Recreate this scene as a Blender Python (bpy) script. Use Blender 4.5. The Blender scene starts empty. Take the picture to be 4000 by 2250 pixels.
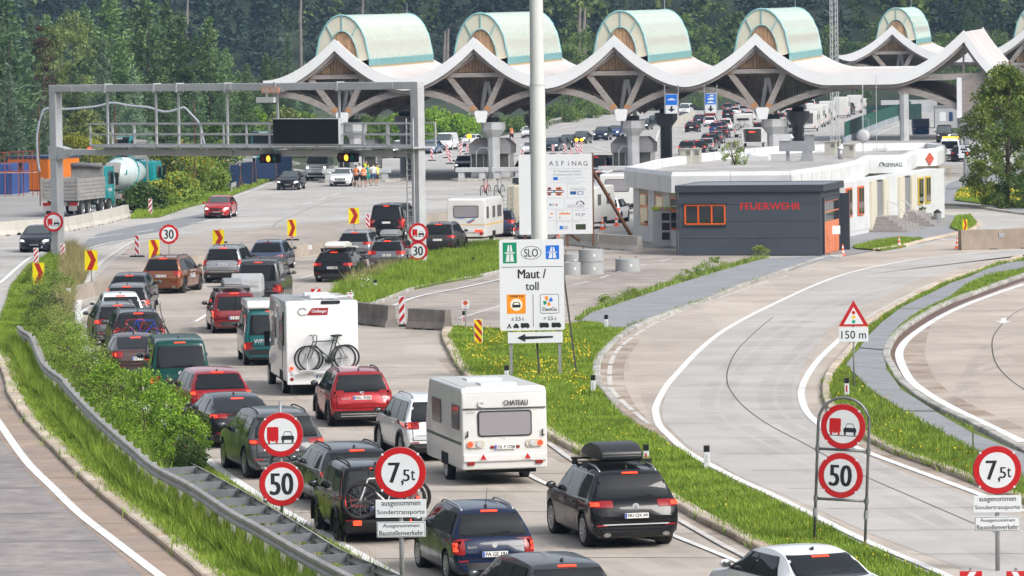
import bpy,bmesh,math,random
from mathutils import Vector,Matrix,Euler
from mathutils.bvhtree import BVHTree
from math import sin,cos,pi,radians,atan,atan2,sqrt,hypot
S=bpy.context.scene
C=S.collection
RNG=random.Random(7)
# camera
F,HC,YH=17800.0,10.5,213.0
PITCH=atan((1125-YH)/F)
ROLL=radians(0.8)
RC=Matrix.Rotation(pi/2-PITCH,3,'X')@Matrix.Rotation(-ROLL,3,'Z')
CAMP=Vector((0,0,HC))
cd=bpy.data.cameras.new('camera')
cam=bpy.data.objects.new('camera',cd)
C.objects.link(cam)
S.camera=cam
cd.sensor_width=36.0
cd.lens=36.0*F/4000.0
cd.clip_start=1.0
cd.clip_end=9000.0
cam.matrix_world=Matrix.Translation(CAMP)@RC.to_4x4()
# sky, sun, exposure
SUN_EL,SUN_AZ=radians(39),radians(132)
w=bpy.data.worlds.new("World")
S.world=w
w.use_nodes=True
nt=w.node_tree
for n in list(nt.nodes):
 nt.nodes.remove(n)
sky=nt.nodes.new('ShaderNodeTexSky')
sky.sky_type='NISHITA'
sky.sun_disc=False
sky.sun_elevation=SUN_EL
sky.sun_rotation=SUN_AZ
sky.air_density=1.0
sky.dust_density=3.0
hs=nt.nodes.new('ShaderNodeHueSaturation')
hs.inputs['Saturation'].default_value=0.30
bg=nt.nodes.new('ShaderNodeBackground')
bg.inputs['Strength'].default_value=0.11
ow=nt.nodes.new('ShaderNodeOutputWorld')
nt.links.new(sky.outputs[0],hs.inputs['Color'])
nt.links.new(hs.outputs[0],bg.inputs[0])
nt.links.new(bg.outputs[0],ow.inputs[0])
sd=bpy.data.lights.new('sun','SUN')
sd.energy=1.5
sd.angle=radians(28)
sd.color=(1.0,0.96,0.9)
so=bpy.data.objects.new('sun',sd)
C.objects.link(so)
sdir=Vector((sin(SUN_AZ)*cos(SUN_EL),cos(SUN_AZ)*cos(SUN_EL),sin(SUN_EL)))
so.rotation_euler=sdir.to_track_quat('Z','Y').to_euler()
so.location=sdir*300
S.view_settings.view_transform='Standard'
S.view_settings.look='None'
S.view_settings.exposure=1.08
S.view_settings.gamma=1.0
S.view_settings.use_curve_mapping=False
S.cycles.max_bounces=6
S.cycles.diffuse_bounces=3
S.cycles.glossy_bounces=3
S.cycles.transparent_max_bounces=8
S.cycles.caustics_reflective=False
S.cycles.caustics_refractive=False
S.cycles.use_denoising=True
# pixel -> place helpers (photo pixels, 4000 wide)
def ray(px,py):
 return(RC@Vector((px-2000.0,-(py-1125.0),-F))).normalized()
def G(px,py,z=0.0):
 d=ray(px,py)
 t=(z-HC)/d.z
 p=CAMP+d*t
 return Vector((p.x,p.y,z))
def P(px,py,Y):
 d=ray(px,py)
 return CAMP+d*(Y/d.y)
def horizon(px):
 return YH-math.tan(ROLL)*(px-2000)
def ppm(Y):
 return F/Y
def yaw_of(a):
 return radians(a)
def spline(pts,n=8,closed=False):
 pass
 pts=[Vector(p)for p in pts]
 out=[]
 N=len(pts)
 segs=N if closed else N-1
 for i in range(segs):
  p1,p2=pts[i],pts[(i+1)%N]
  p0=pts[i-1]if(i>0 or closed)else p1*2-p2
  p3=pts[(i+2)%N]if(i+2<N or closed)else p2*2-p1
  for k in range(n):
   t=k/n
   out.append(0.5*((2*p1)+(p2-p0)*t+(2*p0-5*p1+4*p2-p3)*t*t+(3*p1-p0-3*p2+p3)*t**3))
 if not closed:
  out.append(pts[-1])
 return out
def gpath(px,n=8,z=0.0):
 pass
 return[G(p[0],p[1],z)for p in spline([(a,b)for a,b in px],n)]
def resample(path,step):
 out=[path[0].copy()]
 need=step
 for a,b in zip(path,path[1:]):
  L=(b-a).length
  pos=0.0
  while L-pos>=need:
   pos+=need
   out.append(a.lerp(b,pos/L))
   need=step
  need-=(L-pos)
 return out
 # materials
MATS={}
def mat(name,col,rough=0.6,metal=0.0,var=0.0,scale=1.0,bump=0.0,coat=0.0,emit=None,estr=0.0,spec=None,stain=None,stain_scale=0.2,stain_amt=0.5,slab=None,trans=0.0,rnd=0.0,detail=5.0,stretch=None,flake=0.0):
 if name in MATS:
  return MATS[name]
 m=bpy.data.materials.new(name)
 m.use_nodes=True
 t=m.node_tree
 b=t.nodes['Principled BSDF']
 c4=(col[0],col[1],col[2],1)
 b.inputs['Base Color'].default_value=c4
 b.inputs['Roughness'].default_value=rough
 b.inputs['Metallic'].default_value=metal
 b.inputs['Coat Weight'].default_value=coat
 b.inputs['Coat Roughness'].default_value=0.04
 if spec is not None:
  b.inputs['Specular IOR Level'].default_value=spec
 if emit:
  b.inputs['Emission Color'].default_value=(*emit,1)
  b.inputs['Emission Strength'].default_value=estr
 src=None
 if var>0 or bump>0 or stain:
  tc=t.nodes.new('ShaderNodeTexCoord')
  vec=tc.outputs['Object']
  if stretch:
   mp=t.nodes.new('ShaderNodeMapping')
   mp.inputs['Scale'].default_value=stretch
   t.links.new(vec,mp.inputs[0])
   vec=mp.outputs[0]
  nz=t.nodes.new('ShaderNodeTexNoise')
  nz.inputs['Scale'].default_value=scale
  nz.inputs['Detail'].default_value=detail
  nz.inputs['Roughness'].default_value=0.65
  t.links.new(vec,nz.inputs['Vector'])
  if var>0:
   rp=t.nodes.new('ShaderNodeValToRGB')
   rp.color_ramp.elements[0].position=0.30
   rp.color_ramp.elements[1].position=0.72
   rp.color_ramp.elements[0].color=tuple(x*(1-var)for x in col)+(1,)
   rp.color_ramp.elements[1].color=tuple(min(1,x*(1+var))for x in col)+(1,)
   t.links.new(nz.outputs['Fac'],rp.inputs[0])
   src=rp.outputs[0]
  if stain:
   n2=t.nodes.new('ShaderNodeTexNoise')
   n2.inputs['Scale'].default_value=stain_scale
   n2.inputs['Detail'].default_value=6
   n2.inputs['Roughness'].default_value=0.6
   t.links.new(vec,n2.inputs['Vector'])
   r2=t.nodes.new('ShaderNodeMapRange')
   r2.inputs[1].default_value=0.45
   r2.inputs[2].default_value=0.68
   r2.inputs[3].default_value=0.0
   r2.inputs[4].default_value=stain_amt
   t.links.new(n2.outputs['Fac'],r2.inputs[0])
   mx=t.nodes.new('ShaderNodeMixRGB')
   t.links.new(r2.outputs[0],mx.inputs[0])
   if src:
    t.links.new(src,mx.inputs[1])
   else:
    mx.inputs[1].default_value=c4
   mx.inputs[2].default_value=(*stain,1)
   src=mx.outputs[0]
  if slab:
   sm=t.nodes.new('ShaderNodeVectorMath');sm.operation='DIVIDE';sm.inputs[1].default_value=(slab[0],slab[1],50)
   t.links.new(tc.outputs['Object'],sm.inputs[0])
   sf=t.nodes.new('ShaderNodeVectorMath');sf.operation='FLOOR';t.links.new(sm.outputs[0],sf.inputs[0])
   wn=t.nodes.new('ShaderNodeTexWhiteNoise');t.links.new(sf.outputs[0],wn.inputs['Vector'])
   sr=t.nodes.new('ShaderNodeMapRange');sr.inputs[3].default_value=.90;sr.inputs[4].default_value=1.06;t.links.new(wn.outputs['Value'],sr.inputs[0])
   sx_=t.nodes.new('ShaderNodeMixRGB');sx_.blend_type='MULTIPLY';sx_.inputs[0].default_value=1;t.links.new(src,sx_.inputs[1]);t.links.new(sr.outputs[0],sx_.inputs[2]);src=sx_.outputs[0]
  if bump>0:
   bp=t.nodes.new('ShaderNodeBump')
   bp.inputs['Strength'].default_value=bump
   bp.inputs['Distance'].default_value=0.02
   t.links.new(nz.outputs['Fac'],bp.inputs['Height'])
   t.links.new(bp.outputs[0],b.inputs['Normal'])
 if rnd>0:
  oi=t.nodes.new('ShaderNodeObjectInfo')
  mr=t.nodes.new('ShaderNodeMapRange')
  mr.inputs[3].default_value=1-rnd
  mr.inputs[4].default_value=1+rnd
  t.links.new(oi.outputs['Random'],mr.inputs[0])
  vm=t.nodes.new('ShaderNodeMixRGB')
  vm.blend_type='MULTIPLY'
  vm.inputs[0].default_value=1
  if src:
   t.links.new(src,vm.inputs[1])
  else:
   vm.inputs[1].default_value=c4
  t.links.new(mr.outputs[0],vm.inputs[2])
  src=vm.outputs[0]
 if src:
  t.links.new(src,b.inputs['Base Color'])
 if trans>0:
  tr=t.nodes.new('ShaderNodeBsdfTranslucent')
  if src:
   t.links.new(src,tr.inputs[0])
  else:
   tr.inputs[0].default_value=c4
  ms=t.nodes.new('ShaderNodeMixShader')
  ms.inputs[0].default_value=trans
  out=[n for n in t.nodes if n.type=='OUTPUT_MATERIAL'][0]
  t.links.new(b.outputs[0],ms.inputs[1])
  t.links.new(tr.outputs[0],ms.inputs[2])
  t.links.new(ms.outputs[0],out.inputs[0])
 MATS[name]=m
 return m
def leafmat(name,dark,light,trans=0.25,scale=1.3,rnd=0.12):
 pass
 if name in MATS:
  return MATS[name]
 m=bpy.data.materials.new(name)
 m.use_nodes=True
 t=m.node_tree
 b=t.nodes['Principled BSDF']
 b.inputs['Roughness'].default_value=0.55
 b.inputs['Specular IOR Level'].default_value=0.25
 tc=t.nodes.new('ShaderNodeTexCoord')
 nz=t.nodes.new('ShaderNodeTexNoise')
 nz.inputs['Scale'].default_value=scale
 nz.inputs['Detail'].default_value=3
 t.links.new(tc.outputs['Object'],nz.inputs['Vector'])
 ge=t.nodes.new('ShaderNodeNewGeometry')
 ad=t.nodes.new('ShaderNodeMath');ad.operation='MULTIPLY_ADD'
 ad.inputs[1].default_value=0.45
 t.links.new(ge.outputs['Random Per Island'],ad.inputs[0])
 sb=t.nodes.new('ShaderNodeMath');sb.operation='SUBTRACT'
 t.links.new(nz.outputs['Fac'],sb.inputs[0]);sb.inputs[1].default_value=0.225
 t.links.new(sb.outputs[0],ad.inputs[2])
 rp=t.nodes.new('ShaderNodeValToRGB')
 rp.color_ramp.elements[0].position=0.28
 rp.color_ramp.elements[1].position=0.75
 rp.color_ramp.elements[0].color=(*dark,1)
 rp.color_ramp.elements[1].color=(*light,1)
 t.links.new(ad.outputs[0],rp.inputs[0])
 oi=t.nodes.new('ShaderNodeObjectInfo')
 mr=t.nodes.new('ShaderNodeMapRange')
 mr.inputs[3].default_value=1-rnd
 mr.inputs[4].default_value=1+rnd
 t.links.new(oi.outputs['Random'],mr.inputs[0])
 vm=t.nodes.new('ShaderNodeMixRGB');vm.blend_type='MULTIPLY';vm.inputs[0].default_value=1
 t.links.new(rp.outputs[0],vm.inputs[1]);t.links.new(mr.outputs[0],vm.inputs[2])
 t.links.new(vm.outputs[0],b.inputs['Base Color'])
 tr=t.nodes.new('ShaderNodeBsdfTranslucent')
 t.links.new(vm.outputs[0],tr.inputs[0])
 ms=t.nodes.new('ShaderNodeMixShader');ms.inputs[0].default_value=trans
 out=[n for n in t.nodes if n.type=='OUTPUT_MATERIAL'][0]
 t.links.new(b.outputs[0],ms.inputs[1]);t.links.new(tr.outputs[0],ms.inputs[2]);t.links.new(ms.outputs[0],out.inputs[0])
 MATS[name]=m
 return m
 # mesh builder
class MB:
 def __init__(s):
  s.v,s.f,s.m=[],[],[]
 def add(s,vs,fs,mi=0):
  o=len(s.v)
  s.v.extend([(p[0],p[1],p[2])for p in vs])
  s.f.extend([tuple(i+o for i in f)for f in fs])
  s.m.extend([mi]*len(fs))
  return s
 def box(s,x0,y0,z0,x1,y1,z1,mi=0):
  return s.add([(x0,y0,z0),(x1,y0,z0),(x1,y1,z0),(x0,y1,z0),(x0,y0,z1),(x1,y0,z1),(x1,y1,z1),(x0,y1,z1)],[(0,3,2,1),(4,5,6,7),(0,1,5,4),(1,2,6,5),(2,3,7,6),(3,0,4,7)],mi)
 def bar(s,p,q,w=0.05,h=None,mi=0,up=(0,0,1)):
  p,q=Vector(p),Vector(q)
  h=w if h is None else h
  d=(q-p).normalized()
  u=Vector(up)
  if abs(d.dot(u))>0.98:
   u=Vector((0,1,0))
  a=d.cross(u).normalized()*(w/2)
  b=a.cross(d).normalized()*(h/2)
  vs=[]
  for e in(p,q):
   vs+=[e-a-b,e+a-b,e+a+b,e-a+b]
  return s.add(vs,[(3,2,1,0),(4,5,6,7),(0,1,5,4),(1,2,6,5),(2,3,7,6),(3,0,4,7)],mi)
 def tube(s,pts,r,n=8,mi=0,cap=True,closed=False):
  pts=[Vector(p)for p in pts]
  N=len(pts)
  rs=r if isinstance(r,(list,tuple))else[r]*N
  ref=Vector((0,0,1))
  vs=[]
  for i,p in enumerate(pts):
   if closed:
    d=pts[(i+1)%N]-pts[i-1]
   else:
    d=pts[min(i+1,N-1)]-pts[max(i-1,0)]
   d.normalize()
   u=ref if abs(d.dot(ref))<0.95 else Vector((0,1,0))
   a=d.cross(u).normalized()
   b=a.cross(d).normalized()
   for k in range(n):
    t=2*pi*k/n
    vs.append(p+(a*cos(t)+b*sin(t))*rs[i])
  fs=[]
  for i in range(N if closed else N-1):
   j=(i+1)%N
   for k in range(n):
    l=(k+1)%n
    fs.append((i*n+k,i*n+l,j*n+l,j*n+k))
  if cap and not closed:
   fs.append(tuple(range(n-1,-1,-1)))
   fs.append(tuple((N-1)*n+k for k in range(n)))
  return s.add(vs,fs,mi)
 def lathe(s,prof,n=16,c=(0,0,0),axis='Z',mi=0,cap=True):
  vs,fs=[],[]
  for(r,h)in prof:
   for k in range(n):
    t=2*pi*k/n
    x,y,z=r*cos(t),r*sin(t),h
    if axis=='X':
     x,y,z=h,r*cos(t),r*sin(t)
    elif axis=='Y':
     x,y,z=r*sin(t),h,r*cos(t)
    vs.append((c[0]+x,c[1]+y,c[2]+z))
  for i in range(len(prof)-1):
   for k in range(n):
    l=(k+1)%n
    fs.append((i*n+k,i*n+l,(i+1)*n+l,(i+1)*n+k))
  if cap:
   fs.append(tuple(range(n-1,-1,-1)))
   fs.append(tuple((len(prof)-1)*n+k for k in range(n)))
  return s.add(vs,fs,mi)
 def prism(s,poly,lo,hi,axis='X',mi=0):
  pass
  n=len(poly)
  def P3(a,b,h):
   return{'X':(h,a,b),'Y':(a,h,b),'Z':(a,b,h)}[axis]
  vs=[P3(a,b,lo)for a,b in poly]+[P3(a,b,hi)for a,b in poly]
  fs=[tuple(range(n-1,-1,-1)),tuple(range(n,2*n))]
  for i in range(n):
   j=(i+1)%n
   fs.append((i,j,n+j,n+i))
  return s.add(vs,fs,mi)
 def tmesh(s,vs,fs,mi=0):
  return s.add(vs,fs,mi)
 def ell(s,c,r,n=10,m=6,mi=0):
  prof=[(max(1e-3,sin(pi*i/m)),-cos(pi*i/m))for i in range(m+1)]
  o=len(s.v)
  s.lathe(prof,n,(0,0,0),'Z',mi,cap=False)
  for i in range(o,len(s.v)):
   x,y,z=s.v[i]
   s.v[i]=(c[0]+x*r[0],c[1]+y*r[1],c[2]+z*r[2])
  return s
 def xform(s,M,start=0):
  for i in range(start,len(s.v)):
   p=M@Vector(s.v[i])
   s.v[i]=(p.x,p.y,p.z)
  return s
 def mesh(s,name,mats,smooth=False,bevel=0.0,seg=2,fix=True):
  me=bpy.data.meshes.new(name)
  me.from_pydata(s.v,[],s.f)
  for m in(mats if isinstance(mats,(list,tuple))else[mats]):
   me.materials.append(m)
  if any(s.m):
   me.polygons.foreach_set('material_index',s.m)
  if bevel>0 or fix:
   bm=bmesh.new()
   bm.from_mesh(me)
   if bevel>0:
    bmesh.ops.remove_doubles(bm,verts=bm.verts,dist=1e-5)
   bmesh.ops.recalc_face_normals(bm,faces=bm.faces)
   if bevel>0:
    es=[e for e in bm.edges if len(e.link_faces)==2 and e.calc_face_angle(0)>0.35]
    bmesh.ops.bevel(bm,geom=es,offset=bevel,segments=seg,profile=0.6,affect='EDGES',clamp_overlap=True)
   bm.to_mesh(me)
   bm.free()
  if smooth:
   me.polygons.foreach_set('use_smooth',[True]*len(me.polygons))
  me.update()
  return me
 def build(s,name,mats,parent=None,smooth=False,bevel=0.0,seg=2,fix=True):
  o=bpy.data.objects.new(name,s.mesh(name,mats,smooth,bevel,seg,fix))
  C.objects.link(o)
  if parent:
   o.parent=parent
  return o
def tag(o,label,cat,group=None):
 o['label']=label
 o['category']=cat
 if group:
  o['group']=group
 return o
def thing(name,label,cat,loc=(0,0,0),rz=0.0,group=None):
 o=bpy.data.objects.new(name,None)
 C.objects.link(o)
 o.empty_display_size=0.2
 o.location=loc
 o.rotation_euler=(0,0,rz)
 return tag(o,label,cat,group)
def structure(o):
 o['kind']='structure'
 return o
def stuff(o):
 o['kind']='stuff'
 return o
def smooth_by_angle(o,ang=0.6):
 me=o.data
 me.polygons.foreach_set('use_smooth',[True]*len(me.polygons))
 bm=bmesh.new();bm.from_mesh(me)
 for e in bm.edges:
  e.smooth=not(len(e.link_faces)==2 and e.calc_face_angle(0)>ang)
 bm.to_mesh(me);bm.free()
def copy_tree(o,parent=None):
 c=o.copy()
 C.objects.link(c)
 if parent:
  c.parent=parent
 for ch in list(KIDS.get(o.name,[]))or list(o.children):
  copy_tree(ch,c)
 return c
KIDS={}
_TXT={}
def text_geo(word,bold=0.0):
 k=(word,bold)
 if k not in _TXT:
  cu=bpy.data.curves.new('lettering','FONT')
  cu.body=word
  cu.size=1.0
  cu.resolution_u=3
  cu.offset=bold
  cu.align_x='LEFT'
  ob=bpy.data.objects.new('lettering',cu)
  me=ob.to_mesh()
  vs=[tuple(v.co)for v in me.vertices]
  fs=[tuple(p.vertices)for p in me.polygons]
  ob.to_mesh_clear()
  bpy.data.objects.remove(ob)
  bpy.data.curves.remove(cu)
  if vs:
   x0=min(v[0]for v in vs);x1=max(v[0]for v in vs)
   y0=min(v[1]for v in vs);y1=max(v[1]for v in vs)
  else:
   x0=x1=y0=y1=0
  _TXT[k]=(vs,fs,x0,x1,y0,y1)
 return _TXT[k]
def put_text(mb,word,cx,cz,height,width=None,y=0.0,mi=0,bold=0.0,cap='auto',align='C'):
 pass
 vs,fs,x0,x1,y0,y1=text_geo(word,0)
 if not vs:
  return
 sy=height/(y1-y0)
 sx=(width/(x1-x0))if width else sy
 ax={'C':(x0+x1)/2,'L':x0,'R':x1}[align]
 for k,e in enumerate((0,-bold*sy*.8,bold*sy*.8)if bold else(0,)):
  mb.add([((v[0]-ax)*sx+cx+e,y-k*.0003,(v[1]-(y0+y1)/2)*sy+cz)for v in vs],fs,mi)
def sheet(name,pts,z,m,parent=None):
 pass
 me=bpy.data.meshes.new(name)
 me.from_pydata([(p[0],p[1],z)for p in pts],[],[tuple(range(len(pts)))])
 bm=bmesh.new();bm.from_mesh(me)
 bmesh.ops.triangulate(bm,faces=bm.faces)
 for f in bm.faces:
  if f.normal.z<0:
   f.normal_flip()
 bm.to_mesh(me);bm.free()
 me.materials.append(m)
 o=bpy.data.objects.new(name,me)
 C.objects.link(o)
 if parent:
  o.parent=parent
 return o
def ribbon(mb,path,w,z,mi=0):
 L,Rr=[],[]
 n=len(path)
 for i,p in enumerate(path):
  d=(path[min(i+1,n-1)]-path[max(i-1,0)])
  d=Vector((d.x,d.y,0))
  if d.length<1e-9:
   d=Vector((0,1,0))
  d.normalize()
  a=Vector((-d.y,d.x,0))*(w/2)
  L.append((p.x+a.x,p.y+a.y,z));Rr.append((p.x-a.x,p.y-a.y,z))
 vs=L+Rr
 mb.add(vs,[(i,n+i,n+i+1,i+1)for i in range(n-1)],mi)
def dashes(mb,path,w,z,on,off,mi=0,start=0.0):
 pts=resample(path,0.25)
 per=on+off
 run=[]
 for i,p in enumerate(pts):
  ph=(i*0.25+start)%per
  if ph<on:
   run.append(p)
  else:
   if len(run)>1:
    ribbon(mb,run,w,z,mi)
   run=[]
 if len(run)>1:
  ribbon(mb,run,w,z,mi)
  # GROUND
M_conc=mat('road concrete beige',(0.50,0.435,0.375),0.85,var=0.16,scale=0.35,bump=0.15,stain=(0.30,0.235,0.19),stain_scale=0.10,stain_amt=0.45,detail=8,slab=(3.9,5))
M_concg=mat('road concrete grey',(0.46,0.44,0.415),0.85,var=0.10,scale=0.5,bump=0.12,stain=(0.29,0.275,0.26),stain_scale=0.14,stain_amt=0.5,detail=8,slab=(3.75,6))
M_concd=mat('road concrete worn',(0.30,0.265,0.25),0.6,var=0.32,scale=1.3,bump=0.3,stain=(0.185,0.165,0.165),stain_scale=0.5,stain_amt=0.7,detail=8,slab=(3.9,5))
M_brown=mat('road rusty run-off strip',(0.37,0.255,0.175),0.45,var=0.3,scale=0.8,bump=0.2,stain=(0.22,0.20,0.20),stain_scale=0.5,stain_amt=0.6,detail=8)
M_site=mat('building site ground',(0.33,0.32,0.31),0.9,var=0.2,scale=0.2,bump=0.2,stain=(0.24,0.23,0.22),stain_scale=0.05,stain_amt=0.5)
M_asph=mat('asphalt pavement',(0.29,0.295,0.31),0.8,var=0.13,scale=3.5,bump=0.3,stain=(0.20,0.20,0.205),stain_scale=0.5,stain_amt=0.5,detail=9)
M_patch=mat('fresh asphalt',(0.24,0.245,0.255),0.8,var=0.12,scale=1.2,bump=0.2,detail=8)
M_yard=mat('yard slab concrete',(0.39,0.34,0.30),0.9,var=0.20,scale=0.8,bump=0.3,stain=(0.20,0.165,0.15),stain_scale=0.3,stain_amt=0.6,rnd=0.10,detail=9)
M_kerb=mat('kerb stone',(0.56,0.48,0.385),0.85,var=0.2,scale=2.5,bump=0.3,stain=(0.40,0.27,0.17),stain_scale=0.5,stain_amt=0.6,rnd=0.15)
M_kerbg=mat('kerb stone grey',(0.45,0.43,0.40),0.85,var=0.25,scale=2.5,bump=0.3,stain=(0.20,0.19,0.16),stain_scale=0.8,stain_amt=0.6,rnd=0.15)
M_gutter=mat('rusty gutter',(0.13,0.075,0.055),0.6,var=0.3,scale=2.0,bump=0.3)
M_paint=mat('road paint white',(0.78,0.78,0.77),0.7,var=0.08,scale=2.0,stain=(0.5,0.47,0.44),stain_scale=1.2,stain_amt=0.45)
M_paintw=mat('road paint worn',(0.62,0.60,0.57),0.75,var=0.12,scale=3.0,stain=(0.40,0.36,0.32),stain_scale=1.5,stain_amt=0.8)
M_joint=mat('joint filler',(0.10,0.085,0.075),0.9,var=0.3,scale=4)
M_soil=mat('grassy soil',(0.11,0.16,0.02),0.95,var=0.3,scale=1.5,stain=(0.10,0.085,0.045),stain_scale=0.8,stain_amt=0.4)
M_land=mat('meadow ground',(0.05,0.075,0.025),0.95,var=0.35,scale=0.05)
M_gravel=mat('gravel',(0.36,0.34,0.33),0.95,var=0.4,scale=5.0,bump=0.5,stain=(.58,.57,.56),stain_scale=.3,stain_amt=.8)
land=structure(sheet('ground',[(-1450,-1350),(1450,-1350),(1450,1700),(-1450,1700)],-0.03,M_land))
motorway=structure(sheet('motorway',[G(*p)for p in[(-700,2600),(4700,2600),(4700,700),(4300,610),(3960,560),(3720,520),(3640,330),(3400,300),(2950,345),(2740,374),(2600,402),(2350,442),(2150,490),(1900,545),(1500,620),(1200,665),(1000,640),(600,600),(-700,640)]],0.0,M_concg))
site=structure(sheet('site_ground',[G(*p)for p in[(-700,905),(0,895),(300,850),(510,790),(640,740),(900,690),(1180,640),(1050,600),(600,590),(-700,620)]],0.008,M_site))
Q=[(300,1190),(300,1250),(325,1330),(400,1455),(560,1600),(776,1800),(1000,1948),(1155,2043),(1543,2268),(1900,2500),(3700,2600),(2968,2142),(2880,2095),(2766,2038),(2626,1955),(2440,1845),(2223,1743),(2140,1690),(1980,1580),(1828,1469),(1766,1376),(1740,1319),(1761,1268),(1640,1250),(1420,1180),(1270,1165),(1330,1130),(1450,1085),(1650,1020),(1960,960),(2100,930),(2000,900),(1740,885),(1430,945),(1171,1005),(766,1047),(480,1125)]
road=structure(sheet('road',[G(*p)for p in Q],0.012,mat('road queue lane',(0.47,0.415,0.36),0.85,var=0.14,scale=0.45,bump=0.15,stain=(0.265,0.225,0.19),stain_scale=0.12,stain_amt=0.5,detail=8,slab=(3.9,5))))
LKP=[(-25,1350),(0,1402),(31,1500),(39,1541),(111,1650),(197,1738),(321,1862),(458,1981),(631,2116),(797,2250),(1010,2420)]
LK=spline(LKP,6)
LL=[(-700,1180),(-30,1220)]+LKP
lroad=structure(sheet('road',[G(*p)for p in[(-700,1060),(-60,1080),(-40,1200),(-40,1300)]+LKP+[(900,2600),(-900,2600)]],0.012,M_concd))
edge=gpath(LKP,6)
mb=MB()
L=[]
for i,p in enumerate(edge):
 d=edge[min(i+1,len(edge)-1)]-edge[max(i-1,0)]
 a=Vector((-d.y,d.x,0)).normalized()
 L.append((p,p+a*(-1.0)))
sgn=-1 if(edge[0]+Vector((1,0,0))).x>edge[0].x else 1
vs=[(p.x,p.y,0.016)for p,q in L]+[(p.x-1.15,p.y-0.5,0.016)for p,q in L]
n=len(L)
mb.add(vs,[(i,n+i,n+i+1,i+1)for i in range(n-1)])
structure(mb.build('road_edge_strip',M_brown))
yard_poly=[(1450,1240),(1480,1180),(1580,1120),(1750,1075),(1960,1040),(2100,960),(2220,920),(2450,950),(2640,985),(3000,1000),(2960,1015),(2750,1072),(2621,1113),(2435,1176),(2310,1217),(2269,1248),(2200,1270),(1960,1285),(1761,1275)]
yard=structure(sheet('yard',[G(*p)for p in yard_poly],0.012,M_joint))
def pip(x,y,poly):
 c=False
 n=len(poly)
 for i in range(n):
  x1,y1=poly[i][0],poly[i][1]
  x2,y2=poly[i-1][0],poly[i-1][1]
  if(y1>y)!=(y2>y)and x<(x2-x1)*(y-y1)/(y2-y1)+x1:
   c=not c
 return c
def clip_poly(poly,sub):
 pass
 out=list(poly)
 for i in range(len(sub)):
  a,b=sub[i],sub[(i+1)%len(sub)]
  inp,out=out,[]
  if not inp:
   return[]
  def side(p):
   return(b[0]-a[0])*(p[1]-a[1])-(b[1]-a[1])*(p[0]-a[0])
  for j in range(len(inp)):
   p,q=inp[j-1],inp[j]
   sp,sq=side(p),side(q)
   if(sp>=0)!=(sq>=0):
    t=sp/(sp-sq)
    out.append((p[0]+(q[0]-p[0])*t,p[1]+(q[1]-p[1])*t))
   if sq>=0:
    out.append(q)
 return out
def slabs(poly,rot,sx,sy,gap,z,h,m,parent,name,jit=0.006,minarea=0.8):
 wp=[(G(*p).x,G(*p).y)for p in poly]
 ca,sa=cos(rot),sin(rot)
 loc=[(x*ca+y*sa,-x*sa+y*ca)for x,y in wp]
 x0=min(p[0]for p in loc);x1=max(p[0]for p in loc);y0=min(p[1]for p in loc);y1=max(p[1]for p in loc)
 yy=y0
 r=random.Random(3)
 row=0
 while yy<y1:
  xx=x0-(row%2)*sx*0.3
  while xx<x1:
   q=[(xx+gap,yy+gap),(xx+sx-gap,yy+gap),(xx+sx-gap,yy+sy-gap),(xx+gap,yy+sy-gap)]
   c=clip_poly(loc,q)
   if len(c)>=3:
    A=abs(sum(c[i-1][0]*c[i][1]-c[i][0]*c[i-1][1]for i in range(len(c))))/2
    if A>minarea:
     zz=z+h+r.uniform(-jit,jit)
     b=MB()
     b.prism([(x*ca-y*sa,x*sa+y*ca)for x,y in c],z-0.001,zz,'Z')
     b.build(name,m,parent)
   xx+=sx
  yy+=sy
  row+=1
slabs(yard_poly,radians(-14),4.6,5.2,0.025,0.015,0.02,M_yard,yard,'concrete_slab')
clp=[(260,1182),(345,1110),(520,953),(700,922),(1000,892),(1430,856),(1740,824),(1960,794),(1960,850),(1740,868),(1430,938),(1171,1004),(766,1046),(480,1122)]
closed_lane=structure(sheet('closed_lane',[G(*p)for p in clp],0.010,M_joint))
slabs(clp,radians(-20),7.5,5.0,0.03,0.008,0.008,mat('closed lane slab',(.40,.35,.31),.9,var=.16,scale=.7,bump=.2,stain=(.28,.22,.18),stain_scale=.25,stain_amt=.5,rnd=.07),closed_lane,'concrete_slab',.002,2)
CL=[(2269,1252),(2330,1225)]
curve_left_kerb=[(3330,990),(3207,1010),(3000,1086),(2906,1117),(2725,1190),(2569,1247),(2445,1304),(2393,1345),(2352,1387),(2331,1433),(2331,1500),(2362,1531),(2414,1593),(2492,1655),(2559,1695),(2673,1765),(2750,1812),(2880,1880),(3000,1935),(3171,2020),(3393,2130),(3694,2258),(3950,2400)]
white_left=[(4300,966),(4000,978),(3776,993),(3518,1024),(3259,1086),(3000,1200),(2828,1293),(2725,1376),(2647,1459),(2611,1500),(2585,1541),(2562,1592),(2563,1625),(2576,1665),(2611,1702),(2673,1759),(2750,1805),(2880,1873),(3000,1928),(3171,2012),(3393,2121),(3694,2250),(3950,2390)]
ri_left=[(4300,940),(4000,1004),(3776,1071),(3673,1107),(3569,1159),(3466,1216),(3383,1270),(3336,1346),(3290,1402),(3243,1459),(3228,1500),(3225,1541),(3233,1583),(3290,1650),(3373,1707),(3497,1774),(3673,1836),(3802,1888),(4000,1966),(4300,2080)]
ri_right=[(4300,1000),(4000,1081),(3828,1143),(3725,1180),(3621,1231),(3518,1299),(3476,1350),(3466,1402),(3497,1459),(3523,1500),(3590,1555),(3673,1604),(3807,1666),(4000,1769),(4300,1930)]
curve_poly=[(4300,830),(4000,880),(3900,905),(3650,945),(3560,975),(3330,1000)]+curve_left_kerb[1:]+[(4600,2600),(4600,2200),(4300,2085)]+ri_left[::-1][1:]
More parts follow.
